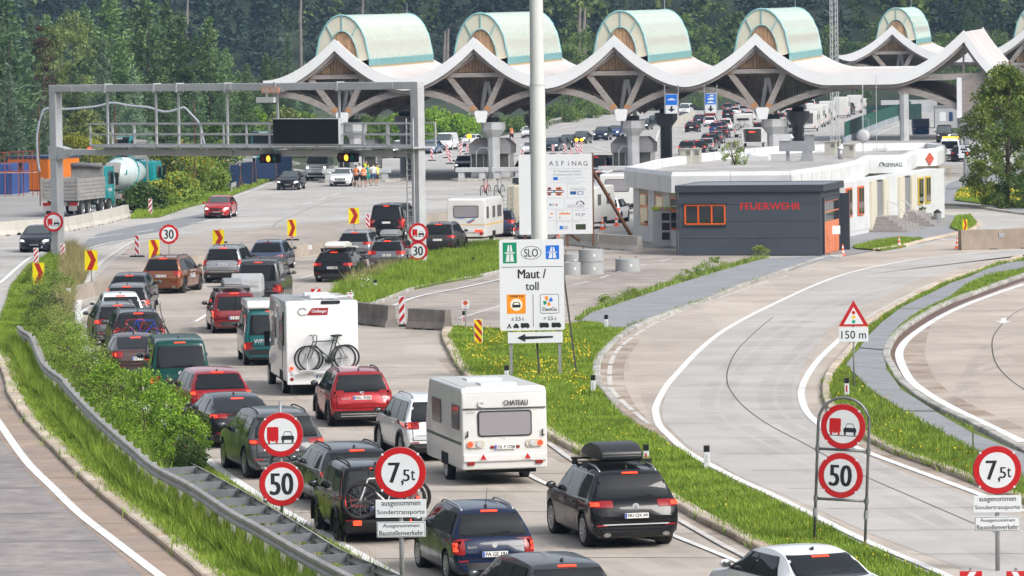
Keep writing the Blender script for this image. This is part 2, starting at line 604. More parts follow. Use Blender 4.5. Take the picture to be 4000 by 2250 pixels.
structure(sheet('curved_road',[G(*p)for p in curve_poly],0.014,M_conc))
structure(sheet('curved_road_lane',[G(*p)for p in[(4300,966),(4000,978),(3776,993),(3518,1024),(3259,1088),(3000,1203),(2828,1297),(2725,1380),(2647,1463),(2600,1541),(2585,1600),(2590,1650),(2680,1740),(2880,1860),(3171,1985),(3393,2085),(3694,2200),(4000,2330),(4000,2040),(3802,1945),(3600,1880),(3420,1800),(3230,1690),(3140,1610),(3110,1540),(3130,1440),(3230,1290),(3400,1180),(3600,1090),(3850,1020),(4300,960)]],0.019,mat('curved lane concrete',(0.475,0.45,0.425),0.8,var=0.10,scale=0.5,bump=0.12,stain=(0.31,0.285,0.265),stain_scale=0.14,stain_amt=0.5,detail=8)))
structure(sheet('turning_circle',[G(*p)for p in ri_right+[(4700,2300),(4700,950)]],0.016,mat('turning circle concrete',(0.49,0.42,0.36),0.85,var=0.14,scale=0.4,bump=0.15,stain=(0.29,0.24,0.205),stain_scale=0.18,stain_amt=0.5,detail=8,slab=(4.2,4.6))))
structure(sheet('forecourt',[G(*p)for p in[(3207,999),(3290,1003),(3420,980),(3600,950),(3750,915),(3820,890),(3830,870),(3760,845),(3690,840),(3500,885),(3300,930),(3215,975)]],0.02,M_asph))
structure(sheet('forecourt',[G(*p)for p in[(3680,800),(3730,805),(4300,860),(4300,640),(3900,640),(3700,720)]],0.018,M_asph))
pav_top=[(2269,1252),(2310,1221),(2435,1180),(2621,1117),(2750,1076),(2952,1019),(3000,1009),(3207,999),(3285,1004)]
pav_bot=[(3285,1006),(3200,1014),(3000,1078),(2906,1108),(2725,1180),(2569,1237),(2450,1278),(2400,1284)]
PAVZ=0.12
mb=MB()
mb.prism([(G(*p,PAVZ).x,G(*p,PAVZ).y)for p in pav_top+pav_bot],0.0,PAVZ,'Z')
structure(mb.build('pavement',M_asph))
def verge(name,px,z=0.10):
 mb=MB()
 mb.prism([(G(*p,z).x,G(*p,z).y)for p in px],-0.02,z,'Z')
 return structure(mb.build(name,M_soil))
isl=[(2445,1282),(2400,1288),(2330,1262),(2269,1256),(2200,1274),(1960,1288),(1770,1280),(1750,1319),(1776,1376),(1838,1469),(1980,1580),(2150,1690),(2233,1740),(2440,1842),(2636,1950),(2776,2033),(2890,2090),(2978,2137),(3200,2250),(3480,2400),(3850,2400),(3694,2268),(3393,2138),(3171,2028),(3000,1943),(2880,1888),(2750,1820),(2673,1773),(2559,1703),(2482,1660),(2402,1598),(2350,1536),(2319,1505),(2319,1433),(2340,1384),(2381,1340),(2433,1300)]
verge('grass_island',isl)
lv=[(245,962),(200,985),(110,1040),(45,1118),(8,1227),(-10,1300),(10,1395),(52,1495),(75,1541),(140,1645),(225,1735),(348,1857),(485,1974),(660,2110),(826,2243),(1040,2415),(1750,2400),(1535,2262),(1147,2037),(990,1942),(766,1795),(545,1600),(385,1450),(330,1390),(308,1330),(262,1268),(262,1190),(335,1085),(300,1010),(262,985)]
verge('grass_median',lv)
ti=[(1315,1130),(1420,1085),(1560,1030),(1640,1003),(1750,985),(1955,950),(1960,1055),(1870,1078),(1720,1105),(1600,1130),(1500,1168),(1440,1188),(1380,1180),(1285,1165)]
verge('grass_strip',ti)
ris=[(3985,1012),(3776,1078),(3673,1115),(3569,1166),(3470,1222),(3390,1276),(3345,1352),(3300,1408),(3255,1464),(3240,1505),(3238,1541),(3248,1580),(3300,1642),(3383,1698),(3505,1764),(3680,1826),(3810,1878),(4000,1953),(4300,2066),(4300,1938),(4000,1777),(3800,1674),(3666,1612),(3583,1563),(3512,1505),(3486,1462),(3454,1404),(3464,1346),(3508,1294),(3614,1225),(3720,1174),(3825,1137),(4000,1075),(4300,995),(4300,950)]
verge('grass_island',ris)
f1=[(3330,960),(3420,940),(3520,925),(3600,930),(3608,937),(3520,962),(3440,975),(3345,968)]
verge('grass_patch',f1)
f2=[(3710,885),(3735,845),(3790,838),(3815,870),(3800,892),(3760,905)]
verge('grass_patch',f2)
f3=[(3730,780),(3740,745),(3800,725),(4000,735),(4300,750),(4300,830),(4000,806),(3850,795)]
verge('grass_patch',f3)
lb=[(510,850),(620,845),(740,805),(880,770),(1000,725),(1090,690),(1060,680),(900,720),(740,760),(560,800)]
verge('grass_verge',lb)
isl_path=structure(sheet('path',[G(*p,0.105)for p in[(4000,1020),(3890,1032),(3797,1076),(3720,1102),(3616,1154),(3512,1205),(3445,1257),(3393,1309),(3357,1358),(3330,1420),(3300,1480),(3400,1530),(3520,1606),(3800,1750),(4000,1870),(4000,1800),(3796,1715),(3662,1610),(3533,1526),(3500,1500),(3466,1441),(3456,1367),(3476,1310),(3523,1260),(3605,1205),(3693,1159),(3776,1107),(3849,1074),(4000,1040)]],0.104,M_soil))
SL=[(4100,1012),(3985,1020),(3890,1032),(3797,1076),(3720,1102),(3616,1154),(3512,1205),(3445,1257),(3393,1309),(3357,1358),(3300,1424),(3400,1523),(3525,1604),(3800,1755),(4050,1890)]
SR=[(4100,1024),(4030,1038),(3960,1052),(3849,1074),(3776,1107),(3705,1159),(3605,1205),(3523,1260),(3476,1310),(3456,1367),(3464,1441),(3525,1524),(3655,1606),(3800,1690),(4050,1790)]
for i in range(len(SL)-1):
 a,b,c,d=(G(*p,0.13)for p in(SL[i],SR[i],SR[i+1],SL[i+1]))
 cen=(a+b+c+d)/4
 q=[cen+(p-cen)*0.972 for p in(a,b,c,d)]
 mb=MB()
 mb.prism([(p.x,p.y)for p in q],0.1,0.128+0.01*((i*7)%3-1),'Z')
 mb.build('paving_slab',M_asph,isl_path)
def kerb(px,w,h,m,name='kerb',step=1.0,base=0.0,side=1,gap=0.015,mpar=None):
 path=resample(gpath(px,6,0),step)
 root=structure(sheet(name,[(path[0].x,path[0].y),(path[0].x+0.05,path[0].y),(path[0].x,path[0].y+0.05)],0.005,m))
 r=random.Random(len(px))
 b=MB();ribbon(b,path,w*1.05,0.021)
 me=b.mesh(name,M_joint)
 root.data=me
 for i in range(len(path)-1):
  p,q=path[i],path[i+1]
  d=(q-p);L=d.length;d.normalize()
  a=Vector((-d.y,d.x,0))*(w/2)
  p2,q2=p+d*gap,q-d*gap
  hh=h+r.uniform(-0.008,0.008)
  sh=r.uniform(-0.012,0.012)
  off=a.normalized()*sh
  b=MB()
  vs=[p2-a+off,q2-a+off,q2+a+off,p2+a+off]
  top=[v+Vector((0,0,hh))+(c-v)*0.0 for v,c in zip(vs,vs)]
  inset=a*0.22
  top=[top[0]+inset,top[1]+inset,top[2]-inset,top[3]-inset]
  mid=[v+Vector((0,0,hh-0.025))for v in vs]
  b.add(vs+mid+top,[(0,1,5,4),(1,2,6,5),(2,3,7,6),(3,0,4,7),(4,5,9,8),(5,6,10,9),(6,7,11,10),(7,4,8,11),(8,9,10,11)])
  b.build('kerb_stone',m,root)
 return root
kerb([(8,1395),(46,1500),(54,1541),(125,1648),(210,1737),(334,1860),(471,1978),(645,2113),(811,2247),(930,2340)],0.44,0.15,M_kerb,step=1.4)
kerb([(1755,1282),(1742,1319),(1768,1376),(1830,1469),(1980,1587),(2140,1693),(2223,1746),(2440,1849),(2626,1960),(2766,2043),(2880,2100),(2968,2147),(3120,2230),(3300,2330)],0.34,0.16,M_kerb,step=1.4)
kerb([(3285,1004),(3205,1016),(3000,1086),(2906,1117),(2725,1190),(2569,1247),(2445,1304),(2393,1345),(2352,1387),(2331,1433),(2331,1500),(2362,1535),(2410,1592)],0.28,0.15,M_kerbg,step=1.5)
kerb([(3985,1008),(3776,1073),(3673,1110),(3569,1161),(3466,1218),(3386,1270),(3339,1348),(3293,1404),(3246,1461),(3231,1502),(3228,1541),(3238,1582),(3293,1648),(3376,1705),(3500,1772),(3676,1834),(3805,1886),(4000,1963),(4100,2002)],0.26,0.15,M_kerb,step=1.5)
kerb([(4080,1055),(4000,1080),(3828,1142),(3725,1179),(3621,1230),(3518,1298),(3475,1350),(3464,1402),(3495,1459),(3521,1500),(3588,1555),(3671,1604),(3805,1666),(4000,1769),(4080,1812)],0.26,0.15,M_kerbg,step=1.5)
kerb([(1290,1178),(1440,1196),(1500,1174),(1600,1136),(1720,1110),(1870,1083),(1990,1055)],0.3,0.15,M_kerbg,step=1.6)
kerb([(3420,981),(3520,966),(3600,945),(3700,925),(3790,902),(3824,880),(3815,862)],0.3,0.15,M_kerb,step=2.0)
kerb([(3680,802),(3800,808),(3900,825),(4050,845)],0.3,0.15,M_kerbg,step=2.0)
mb=MB()
ribbon(mb,gpath([(4080,1067),(4000,1092),(3828,1155),(3730,1192),(3630,1243),(3532,1308),(3490,1356),(3482,1402),(3512,1462),(3540,1504),(3600,1560)],6),0.45,0.022)
structure(mb.build('gutter',M_gutter))
mb=MB()
Z1=0.026
LK_N=[0]
def line(px,w,n=6,z=Z1,m=0):
 LK_N[0]+=1
 ribbon(mb,gpath(px,n),w,z+.003*(LK_N[0]%7),m)
line([(-40,1600),(0,1660),(103,1805),(207,1909),(311,2010),(440,2111),(621,2250),(760,2350)],0.23)
line([(310,1174),(305,1242),(321,1309),(357,1387),(420,1460),(580,1610),(776,1778),(1000,1932),(1155,2026),(1543,2249),(1760,2370)],0.24)
line([(393,1183),(345,1205),(325,1222),(312,1245)],0.20)
line([(2052,1852),(2150,1901),(2400,1998),(2626,2095),(2854,2188),(3050,2280)],0.16)
line([(1850,1700),(1990,1780)],0.14,m=1)
line([(2140,1733),(2248,1810),(2440,1920),(2637,2028),(2807,2126),(2906,2178),(3100,2280)],0.16,m=1)
line(white_left,0.21)
line([(4000,1112),(3860,1160),(3747,1204),(3650,1253),(3560,1315),(3520,1360),(3514,1402),(3540,1462),(3570,1500),(3640,1550),(3730,1600),(3850,1658),(4000,1731)],0.28)
line([(3300,1310),(3262,1345),(3200,1405),(3160,1460),(3135,1510),(3130,1550),(3150,1610),(3205,1665),(3280,1720),(3400,1775),(3600,1850),(3840,1940),(4000,2003)],0.22)
line([(3300,1310),(3400,1235),(3520,1170),(3640,1110),(3780,1062)],0.12,m=1)
dashes(mb,gpath([(3000,1102),(2766,1180),(2640,1228),(2543,1273),(2450,1335),(2404,1381),(2383,1438),(2383,1500),(2393,1530),(2445,1583),(2518,1645),(2545,1665)],8),0.16,Z1,4.5,.5,1)
dashes(mb,gpath([(3300,1030),(3150,1058),(3000,1102)],8),0.14,Z1,3,3,1)
for a,b in[((763,1260),(818,1226)),((1168,1092),(1233,1076)),((925,1520),(950,1528)),((1560,1003),(1600,995))]:
 line([a,b],0.17,1)
line([(1171,1022),(1260,1006),(1440,965)],0.15)
line([(880,1072),(1000,1050)],0.12)
line([(259,996),(445,947),(621,926),(1000,884),(1430,848),(1740,815),(1963,784),(2200,750)],0.17)
line([(535,938),(470,975),(393,1030),(336,1107)],0.22,m=1)
line([(-60,1135),(0,1107),(60,1055),(111,1014),(170,985)],0.2)
line([(0,978),(40,972)],0.15)
dashes(mb,gpath([(355,930),(640,893),(930,848),(1047,828),(1192,800),(1331,753),(1500,707)],8),0.15,Z1,6,5)
dashes(mb,gpath([(240,945),(560,905),(839,862),(1100,845),(1300,837),(1530,808),(1730,775),(1950,735)],8),0.15,Z1,6,7)
line([(510,852),(700,822),(800,808),(900,775),(1000,740),(1060,715),(1180,672)],0.16)
for p in[[(2290,705),(2420,665),(2510,640)],[(2510,640),(2400,600),(2320,572)],[(2270,610),(2390,630)],[(2270,622),(2420,634)],[(2270,640),(2470,640)],[(2280,655),(2440,655)],[(2290,668),(2400,668)],[(2250,590),(2340,577)],[(1985,540),(2100,520),(2250,490),(2420,460)],[(2000,560),(2080,552)],[(2000,570),(2080,566)],[(2010,548),(2080,541)],[(1660,625),(1820,575),(1960,540)],[(1650,690),(1800,660)],[(1670,610),(1750,612)],[(1660,620),(1800,608)],[(2580,500),(2565,540),(2545,640)],[(2600,495),(2580,505),(2590,515)],[(1735,718),(1800,704)],[(1760,723),(1850,730)]]:
 line(p,0.2)
for k in range(5):
 line([(1940+k*6,660+k*12+90),(2000+k*6,640+k*12+90)],0.15,m=1)
dashes(mb,gpath([(2470,560),(2560,530),(2700,480)],8),0.15,Z1,6,10)
dashes(mb,gpath([(3040,610),(3180,560),(3290,490),(3370,400),(3420,340)],8),0.15,Z1,6,10)
line([(3285,600),(3440,520),(3560,470)],0.2)
line([(1535,1200),(1640,1162),(1800,1130),(1960,1095)],0.2,z=0.05,m=0)
line([(1790,1248),(1900,1215),(1960,1198)],0.2,z=0.05,m=1)
line([(1830,1105),(1930,1080)],0.1,z=0.05,m=1)
dashes(mb,gpath([(2240,1116),(2330,1095),(2480,1045),(2560,1028),(2630,1012)],8),0.2,0.05,3.0,2.6,1)
def ground_arrow(px,py,ang,s,z=Z1):
 c=G(px,py)
 pts=[(-.12,-1),(.12,-1),(.12,.1),(.4,.1),(0,1),(-.4,.1),(-.12,.1)]
 ca,sa=cos(ang),sin(ang)
 mb.add([(c.x+(x*ca-y*sa)*s,c.y+(x*sa+y*ca)*s*2.2,z)for x,y in pts],[tuple(range(7))])
ground_arrow(3920,1255,radians(165),0.8)
ground_arrow(3700,937,radians(60),0.7)
structure(mb.build('road_markings',[M_paint,M_paintw]))
structure(sheet('asphalt_patch',[G(*p)for p in[(270,985),(380,915),(520,885),(720,850),(905,810),(820,855),(700,890),(560,915),(450,945)]],0.020,M_patch))
mb=MB()
def joints(left,right,n0,n1,z,w=0.035):
 for a,b in zip(left,right):
  ribbon(mb,[G(*a),G(*a).lerp(G(*b),0.5),G(*b)],w,z)
rj=random.Random(5)
def qx(y):
 l=[(1190,300),(1250,300),(1330,325),(1455,400),(1600,560),(1800,776),(1948,1000),(2043,1155),(2268,1543)]
 r=[(1190,1430),(1319,1740),(1376,1766),(1469,1828),(1580,1980),(1690,2140),(1743,2223),(1845,2440),(1955,2626),(2038,2766),(2142,2968),(2300,3300)]
 def it(t):
  for(y0,x0),(y1,x1)in zip(t,t[1:]):
   if y0<=y<=y1:
    return x0+(x1-x0)*(y-y0)/(y1-y0)
  return t[-1][1]
 return it(l),it(r)
yy=1215.0
while yy<2300:
 a,b=qx(yy)
 ribbon(mb,[G(a,yy+3),G((a+b)/2,yy-2),G(b,yy)],0.05,0.018)
 yy+=5.0*(yy-213)**2/187000.0
ribbon(mb,gpath([(650,1180),(625,1190),(640,1260),(677,1325),(780,1450),(950,1600),(1200,1800),(1500,2010),(1800,2210)],8),0.04,0.018)
for yy,x0,x1 in[(1548,20,60),(1600,0,90),(1655,-10,118),(1720,-20,180),(1793,-20,250),(1870,150,330),(1955,200,430),(2050,300,550),(2160,350,690),(1910,0,160),(2010,0,260),(2120,0,380)]:
 ribbon(mb,[G(x0,yy),G(x1,yy-(x1-x0)*0.014)],0.04,0.0205)
yy=1090.0
while yy<2250:
 x0=2331+max(0,(1400-yy))*2.2+max(0,yy-1540)*1.9
 x1=3220+max(0,(1500-yy))*1.2+max(0,yy-1540)*2.4
 ribbon(mb,[G(x0+40,yy),G(x1-20,yy-(x1-x0)*0.014+8)],0.035,0.0225)
 yy+=5.0*(yy-205)**2/187000.0
yy=1150.0
while yy<1750:
 x0=3540+max(0,1300-yy)*1.3+max(0,yy-1450)*1.6
 ribbon(mb,[G(x0,yy),G(4300,yy-12)],0.035,0.0215)
 yy+=4.6*(yy-190)**2/187000.0
ribbon(mb,gpath([(3020,1240),(2960,1290),(2880,1370),(2845,1440),(2840,1490),(2855,1530),(2905,1590),(3000,1660),(3150,1740),(3350,1850),(3600,1960),(3900,2090)],8),0.035,0.0245)
ribbon(mb,gpath([(4020,1195),(3950,1235),(3890,1300),(3875,1350),(3890,1420),(3940,1480),(4010,1530)],8),0.04,0.0225)
ribbon(mb,gpath([(1700,850),(1500,885),(1200,935),(980,1010),(900,1060)],8),0.05,0.0045)
ribbon(mb,gpath([(1400,760),(1270,790),(1150,840),(1080,870),(1040,930)],8),0.05,0.0045)
structure(mb.build('road_joints',M_joint))
def film(name,col,amt,scale):
 m=mat(name,col,.6)
 t=m.node_tree
 nz=t.nodes.new('ShaderNodeTexNoise');nz.inputs['Scale'].default_value=scale;nz.inputs['Detail'].default_value=7
 tc=t.nodes.new('ShaderNodeTexCoord');t.links.new(tc.outputs['Object'],nz.inputs['Vector'])
 mr=t.nodes.new('ShaderNodeMapRange');mr.inputs[1].default_value=.38;mr.inputs[2].default_value=.68;mr.inputs[3].default_value=0;mr.inputs[4].default_value=amt
 t.links.new(nz.outputs['Fac'],mr.inputs[0]);t.links.new(mr.outputs[0],t.nodes['Principled BSDF'].inputs['Alpha'])
 return m
mb=MB()
for off in(-1.3,-.55,.55,1.3):
 for px in([(430,1250),(470,1400),(640,1590),(900,1800),(1250,2010),(1700,2260)],[(830,1210),(900,1350),(1060,1520),(1340,1700),(1750,1890),(2250,2100),(2700,2290)],[(1420,1015),(1150,1085),(950,1170),(850,1300)]):
  q=gpath(px,8);p2=[]
  for i,p in enumerate(q):
   d=q[min(i+1,len(q)-1)]-q[max(i-1,0)]
   p2.append(p+Vector((-d.y,d.x,0)).normalized()*off)
  ribbon(mb,p2,.5,.0225+.0006*(off>0))
for k in range(6):
 ribbon(mb,gpath([(4050,1300+k*38),(3900-k*12,1330+k*38),(3800-k*20,1420+k*34),(3830-k*20,1560+k*22)],8),.35,.024)
for off in(0,70,210,280):
 ribbon(mb,gpath([(3560+off,1090),(3250+off,1180),(2960+off,1330),(2790+off,1500),(2790+off*1.2,1640),(3050+off*1.4,1790),(3500+off*1.6,2010),(3900+off,2200)],8),.45,.0265)
structure(mb.build('tyre_tracks',film('tyre rubber film',(.16,.15,.145),.10,.35)))
mb=MB()
for px in([(2420,1330),(2350,1440),(2380,1580),(2520,1720),(2800,1880),(3200,2080)],[(1790,1400),(1960,1560),(2240,1770),(2560,1930),(2950,2130)],[(500,1190),(430,1290),(470,1430)],[(3560,1260),(3530,1400),(3620,1540),(3900,1680)],[(3260,1620),(3450,1740),(3800,1880),(4050,1960)]):
 ribbon(mb,gpath(px,8),1.5,.0232)
structure(mb.build('rust_stain',film('rusty run off',(.36,.23,.14),.42,.5)))
# VEHICLES
M_glass=mat('car glass dark',(0.012,0.014,0.016),0.03,spec=0.35)
M_glassl=mat('car glass light',(0.07,0.085,0.085),0.05,spec=0.9,coat=0.5)
M_black=mat('black plastic',(0.012,0.012,0.013),0.45)
M_trim=mat('black gloss trim',(0.006,0.006,0.007),0.15)
M_tyre=mat('tyre rubber',(0.016,0.016,0.017),0.85,var=0.3,scale=8)
M_alloy=mat('alloy rim',(0.45,0.46,0.48),0.28,0.85)
M_alloyd=mat('dark alloy rim',(0.06,0.06,0.065),0.3,0.7)
M_chrome=mat('chrome',(0.62,0.63,0.65),0.3,.35)
M_red=mat('tail lamp red',(0.26,0.006,0.008),0.3,coat=0.15)
M_redlit=mat('brake lamp lit',(0.55,0.02,0.01),0.2,emit=(1.0,0.06,0.02),estr=1.1)
M_amber=mat('amber lamp',(0.75,0.22,0.02),0.25,coat=0.5)
M_lens=mat('lamp lens clear',(0.55,0.56,0.58),0.12,coat=0.8)
M_head=mat('head lamp lit',(0.8,0.8,0.8),0.2,emit=(1.0,0.95,0.85),estr=3.0)
M_plate=mat('number plate',(0.75,0.75,0.73),0.4)
M_pblue=mat('plate blue',(0.01,0.06,0.42),0.4)
M_ink=mat('print black',(0.01,0.01,0.012),0.5)
M_under=mat('underbody',(0.008,0.008,0.008),0.9)
M_rail=mat('roof rail aluminium',(0.5,0.51,0.53),0.3,0.8)
M_exh=mat('exhaust steel',(0.45,0.45,0.45),0.25,1.0)
def paint(col,metallic=0.35,rough=0.28):
 k='paint %.3f %.3f %.3f'%col
 dark=max(col)<.2 and max(col)-min(col)<.05
 return mat(k,col,rough,0 if dark else metallic,coat=.55 if dark else.8,spec=.12 if dark else.4)
def wpaint(name='white paint'):
 return mat(name,(0.80,0.81,0.82),0.3,0.0,coat=0.7)
ST={'suv':[(0,.43,.90,.23),(.012,.53,.965,.18),(.03,.60,.985,.15),(.055,.655,.985,.14),(.115,.93,.985,.135),(.15,.965,.985,.13),(.30,.995,1,.12),(.45,1.0,1,.12),(.555,.975,1,.12),(.60,.945,1,.12),(.735,.665,1,.12),(.80,.635,.99,.12),(.91,.585,.96,.13),(.965,.53,.90,.14),(.99,.44,.82,.16),(1,.36,.76,.2)],'wagon':[(0,.42,.90,.2),(.012,.53,.955,.16),(.028,.60,.975,.13),(.05,.66,.98,.12),(.115,.925,.985,.11),(.15,.96,.985,.11),(.30,.99,1,.11),(.45,1.0,1,.11),(.54,.975,1,.11),(.585,.945,1,.11),(.725,.675,1,.11),(.79,.645,.99,.11),(.91,.58,.95,.12),(.965,.51,.89,.13),(.99,.42,.82,.15),(1,.34,.76,.18)],'hatch':[(0,.43,.88,.2),(.014,.54,.95,.16),(.032,.60,.975,.13),(.06,.66,.98,.12),(.145,.915,.985,.12),(.19,.955,.985,.12),(.33,.99,1,.12),(.45,1.0,1,.12),(.55,.975,1,.12),(.595,.945,1,.12),(.755,.665,1,.12),(.81,.63,.985,.12),(.92,.56,.94,.12),(.97,.49,.87,.14),(.99,.41,.8,.16),(1,.33,.74,.18)],'sedan':[(0,.46,.88,.2),(.012,.59,.94,.15),(.028,.675,.96,.13),(.06,.70,.975,.12),(.15,.715,.98,.115),(.30,.93,.985,.11),(.345,.965,.99,.11),(.45,1.0,1,.11),(.54,.985,1,.11),(.585,.955,1,.11),(.72,.69,1,.11),(.78,.655,.99,.11),(.91,.585,.95,.12),(.965,.51,.89,.13),(.99,.42,.82,.15),(1,.34,.76,.18)],'fastback':[(0,.46,.88,.2),(.012,.59,.94,.15),(.026,.67,.96,.13),(.055,.70,.975,.12),(.10,.745,.98,.115),(.24,.905,.985,.11),(.30,.955,.99,.11),(.43,1.0,1,.11),(.54,.985,1,.11),(.585,.955,1,.11),(.725,.69,1,.11),(.785,.655,.99,.11),(.91,.585,.95,.12),(.965,.51,.89,.13),(.99,.42,.82,.15),(1,.34,.76,.18)],'van':[(0,.30,.93,.16),(.008,.40,.975,.13),(.014,.50,.985,.12),(.022,.62,.985,.115),(.045,.92,.97,.11),(.065,.965,.97,.11),(.15,.99,.99,.1),(.45,1.0,1,.1),(.68,.99,1,.1),(.735,.955,1,.1),(.85,.62,1,.1),(.89,.575,.985,.1),(.955,.50,.94,.11),(.985,.40,.87,.13),(1,.30,.80,.16)],}
BELT={'suv':.615,'wagon':.625,'hatch':.615,'sedan':.66,'fastback':.66,'van':.56}
PANES={'suv':[(.505,.715,.50,.605),(.315,.49,.315,.485),(.115,.30,.165,.30)],'wagon':[(.50,.705,.495,.59),(.315,.485,.315,.48),(.115,.30,.16,.30)],'hatch':[(.50,.725,.495,.60),(.30,.485,.30,.48),(.15,.285,.205,.285)],'sedan':[(.505,.70,.50,.59),(.27,.49,.345,.485)],'fastback':[(.505,.705,.50,.59),(.25,.49,.315,.485)],'van':[(.70,.835,.70,.755),(.385,.675,.385,.675),(.075,.36,.085,.36)],}
REARW={'suv':(.64,.905,.40,.335),'wagon':(.645,.90,.40,.335),'hatch':(.65,.90,.40,.32),'sedan':(.735,.925,.37,.315),'fastback':(.725,.92,.365,.305),'van':(.555,.875,.385,.36)}
def pchip(xs,ys):
 n=len(xs)
 h=[xs[i+1]-xs[i]for i in range(n-1)]
 d=[(ys[i+1]-ys[i])/h[i]for i in range(n-1)]
 m=[d[0]]+[0.0]*(n-2)+[d[-1]]
 for i in range(1,n-1):
  if d[i-1]*d[i]>0:
   w1,w2=2*h[i]+h[i-1],h[i]+2*h[i-1]
   m[i]=(w1+w2)/(w1/d[i-1]+w2/d[i])
 def f(x):
  x=min(max(x,xs[0]),xs[-1])
  i=0
  while i<n-2 and x>xs[i+1]:
   i+=1
  t=(x-xs[i])/h[i]
  return((2*t**3-3*t*t+1)*ys[i]+(t**3-2*t*t+t)*h[i]*m[i]+(-2*t**3+3*t*t)*ys[i+1]+(t**3-t*t)*h[i]*m[i+1])
 return f
class CarShape:
 def __init__(s,kind,L,W,H,tum=None,belt=None,arch=None,wb=None,nt=44,rear_over=None,wr=.33):
  s.kind,s.L,s.W,s.H=kind,L,W,H
  st=ST[kind]
  xs=[a[0]for a in st]
  fz,fw,fb=(pchip(xs,[a[k]for a in st])for k in(1,2,3))
  s.belt=(belt or BELT[kind])*H
  tum=tum if tum is not None else{'van':.12,'suv':.21,'wagon':.23,'hatch':.22,'sedan':.26,'fastback':.27}[kind]
  s.tum=tum
  s.wb=wb or L*(.60 if kind in('suv','wagon','hatch','sedan','fastback')else.61)
  s.ry=-L/2+(rear_over or L*.195)
  s.fy=s.ry+s.wb
  s.wr=wr
  ts=sorted(set([round(x,4)for x in xs]+[i/nt for i in range(nt+1)]))
  belt=s.belt
  def hw(w,z):
   return w*(1-tum*max(0,(z-belt))/(H-belt))
  rows=[]
  for t in ts:
   zt,w,zb=fz(t)*H,fw(t)*W/2,fb(t)*H
   k=min(1,max(0,(zt-belt-.01*H)/(.10*H)))
   k=k*k*(3-2*k)
   cab=[(0,zb),(w*.82,zb),(w*.965,zb+.07*H),(w,.36*H),(w*.995,.50*H),(w*.975,belt-.005),(w*.955,belt+.02),(hw(w*.955,(belt+zt)/2),(belt+zt)/2),(hw(w*.955,zt)-.012,zt-.075),(hw(w*.955,zt)-.05,zt-.022),(hw(w*.955,zt)-.17,zt),(hw(w*.955,zt)*.4,zt+.012),(0,zt+.016)]
   a=max(.36*H*min(1,zt/(.5*H)),zb+.09*H)
   hood=[(0,zb),(w*.82,zb),(w*.965,min(zb+.07*H,zt-.12)),(w,min(.36*H,zt-.1*H)),(w*.995,min(.50*H,zt-.065*H)),(w*.975,zt-.045*H),(w*.955,zt-.03*H),(w*.93,zt-.018*H),(w*.89,zt-.009*H),(w*.80,zt-.002*H),(w*.66,zt),(w*.35,zt+.008),(0,zt+.011)]
   key=[(c[0]*k+h[0]*(1-k),c[1]*k+h[1]*(1-k))for c,h in zip(cab,hood)]
   y=-L/2+t*L
   rows.append([(x,y,z)for x,z in key])
  for i,t in enumerate(ts):
   for j,(x,y,z)in enumerate(rows[i]):
    f=abs(x)/(W/2)
    if t<.06:
     y+=.055*L*.6*max(0,f-.55)**2*2.2
    if t>.86:
     y-=(t-.86)/.14*.30*f**2.4
    rows[i][j]=(x,y,z)
  n=len(rows[0])
  s.n,s.ts=n,ts
  vs,fs,fm=[],[],[]
  for r in rows:
   vs+=r
   vs+=[(-x,y,z)for x,y,z in r[1:-1]]
  per=n+n-2
  def idx(i,j):
   return i*per+j
  ring=list(range(n))+[n+j-1 for j in range(n-2,0,-1)]
  s.rows=rows
  for i in range(len(ts)-1):
   for k in range(len(ring)):
    a,b=ring[k],ring[(k+1)%len(ring)]
    fs.append((i*per+a,i*per+b,(i+1)*per+b,(i+1)*per+a))
  for i in(0,len(ts)-1):
   base=i*per
   for j in range(n-1):
    l0=base+(0 if j==0 else n+j-1);l1=base+(n-1 if j+1==n-1 else n+j)
    r0,r1=base+j,base+j+1
    if j==0:
     fs.append((r0,r1,l1)if i==0 else(r0,l1,r1))
    elif j==n-2:
     fs.append((l0,r0,r1)if i==0 else(r0,l0,r1))
    else:
     fs.append((l0,r0,r1,l1)if i==0 else(r0,l0,l1,r1))
  s.bvh=BVHTree.FromPolygons([Vector(v)for v in vs],fs)
  s.vs,s.fs=vs,fs
 def cut(s,arch):
  pass
  vs=[list(v)for v in s.vs]
  keep=[]
  cen=[(s.ry,s.wr),(s.fy,s.wr)]
  wmin=s.W/2*.80
  for f in s.fs:
   ctr=[sum(vs[i][k]for i in f)/len(f)for k in range(3)]
   dead=abs(ctr[0])>wmin and any(hypot(ctr[1]-c[0],ctr[2]-c[1])<arch for c in cen)and min(abs(vs[i][0])for i in f)>wmin*.98
   if not dead:
    keep.append(f)
  cnt={}
  for f in keep:
   for a,b in zip(f,f[1:]+f[:1]):
    e=(min(a,b),max(a,b))
    cnt[e]=cnt.get(e,0)+1
  for e,c in cnt.items():
   if c==1:
    for i in e:
     v=vs[i]
     for c0 in cen:
      d=hypot(v[1]-c0[0],v[2]-c0[1])
      if.4*arch<d<arch*1.45 and v[2]>s.wr*.5:
       k=arch/d
       v[1]=c0[0]+(v[1]-c0[0])*k
       v[2]=c0[1]+(v[2]-c0[1])*k
  return vs,keep
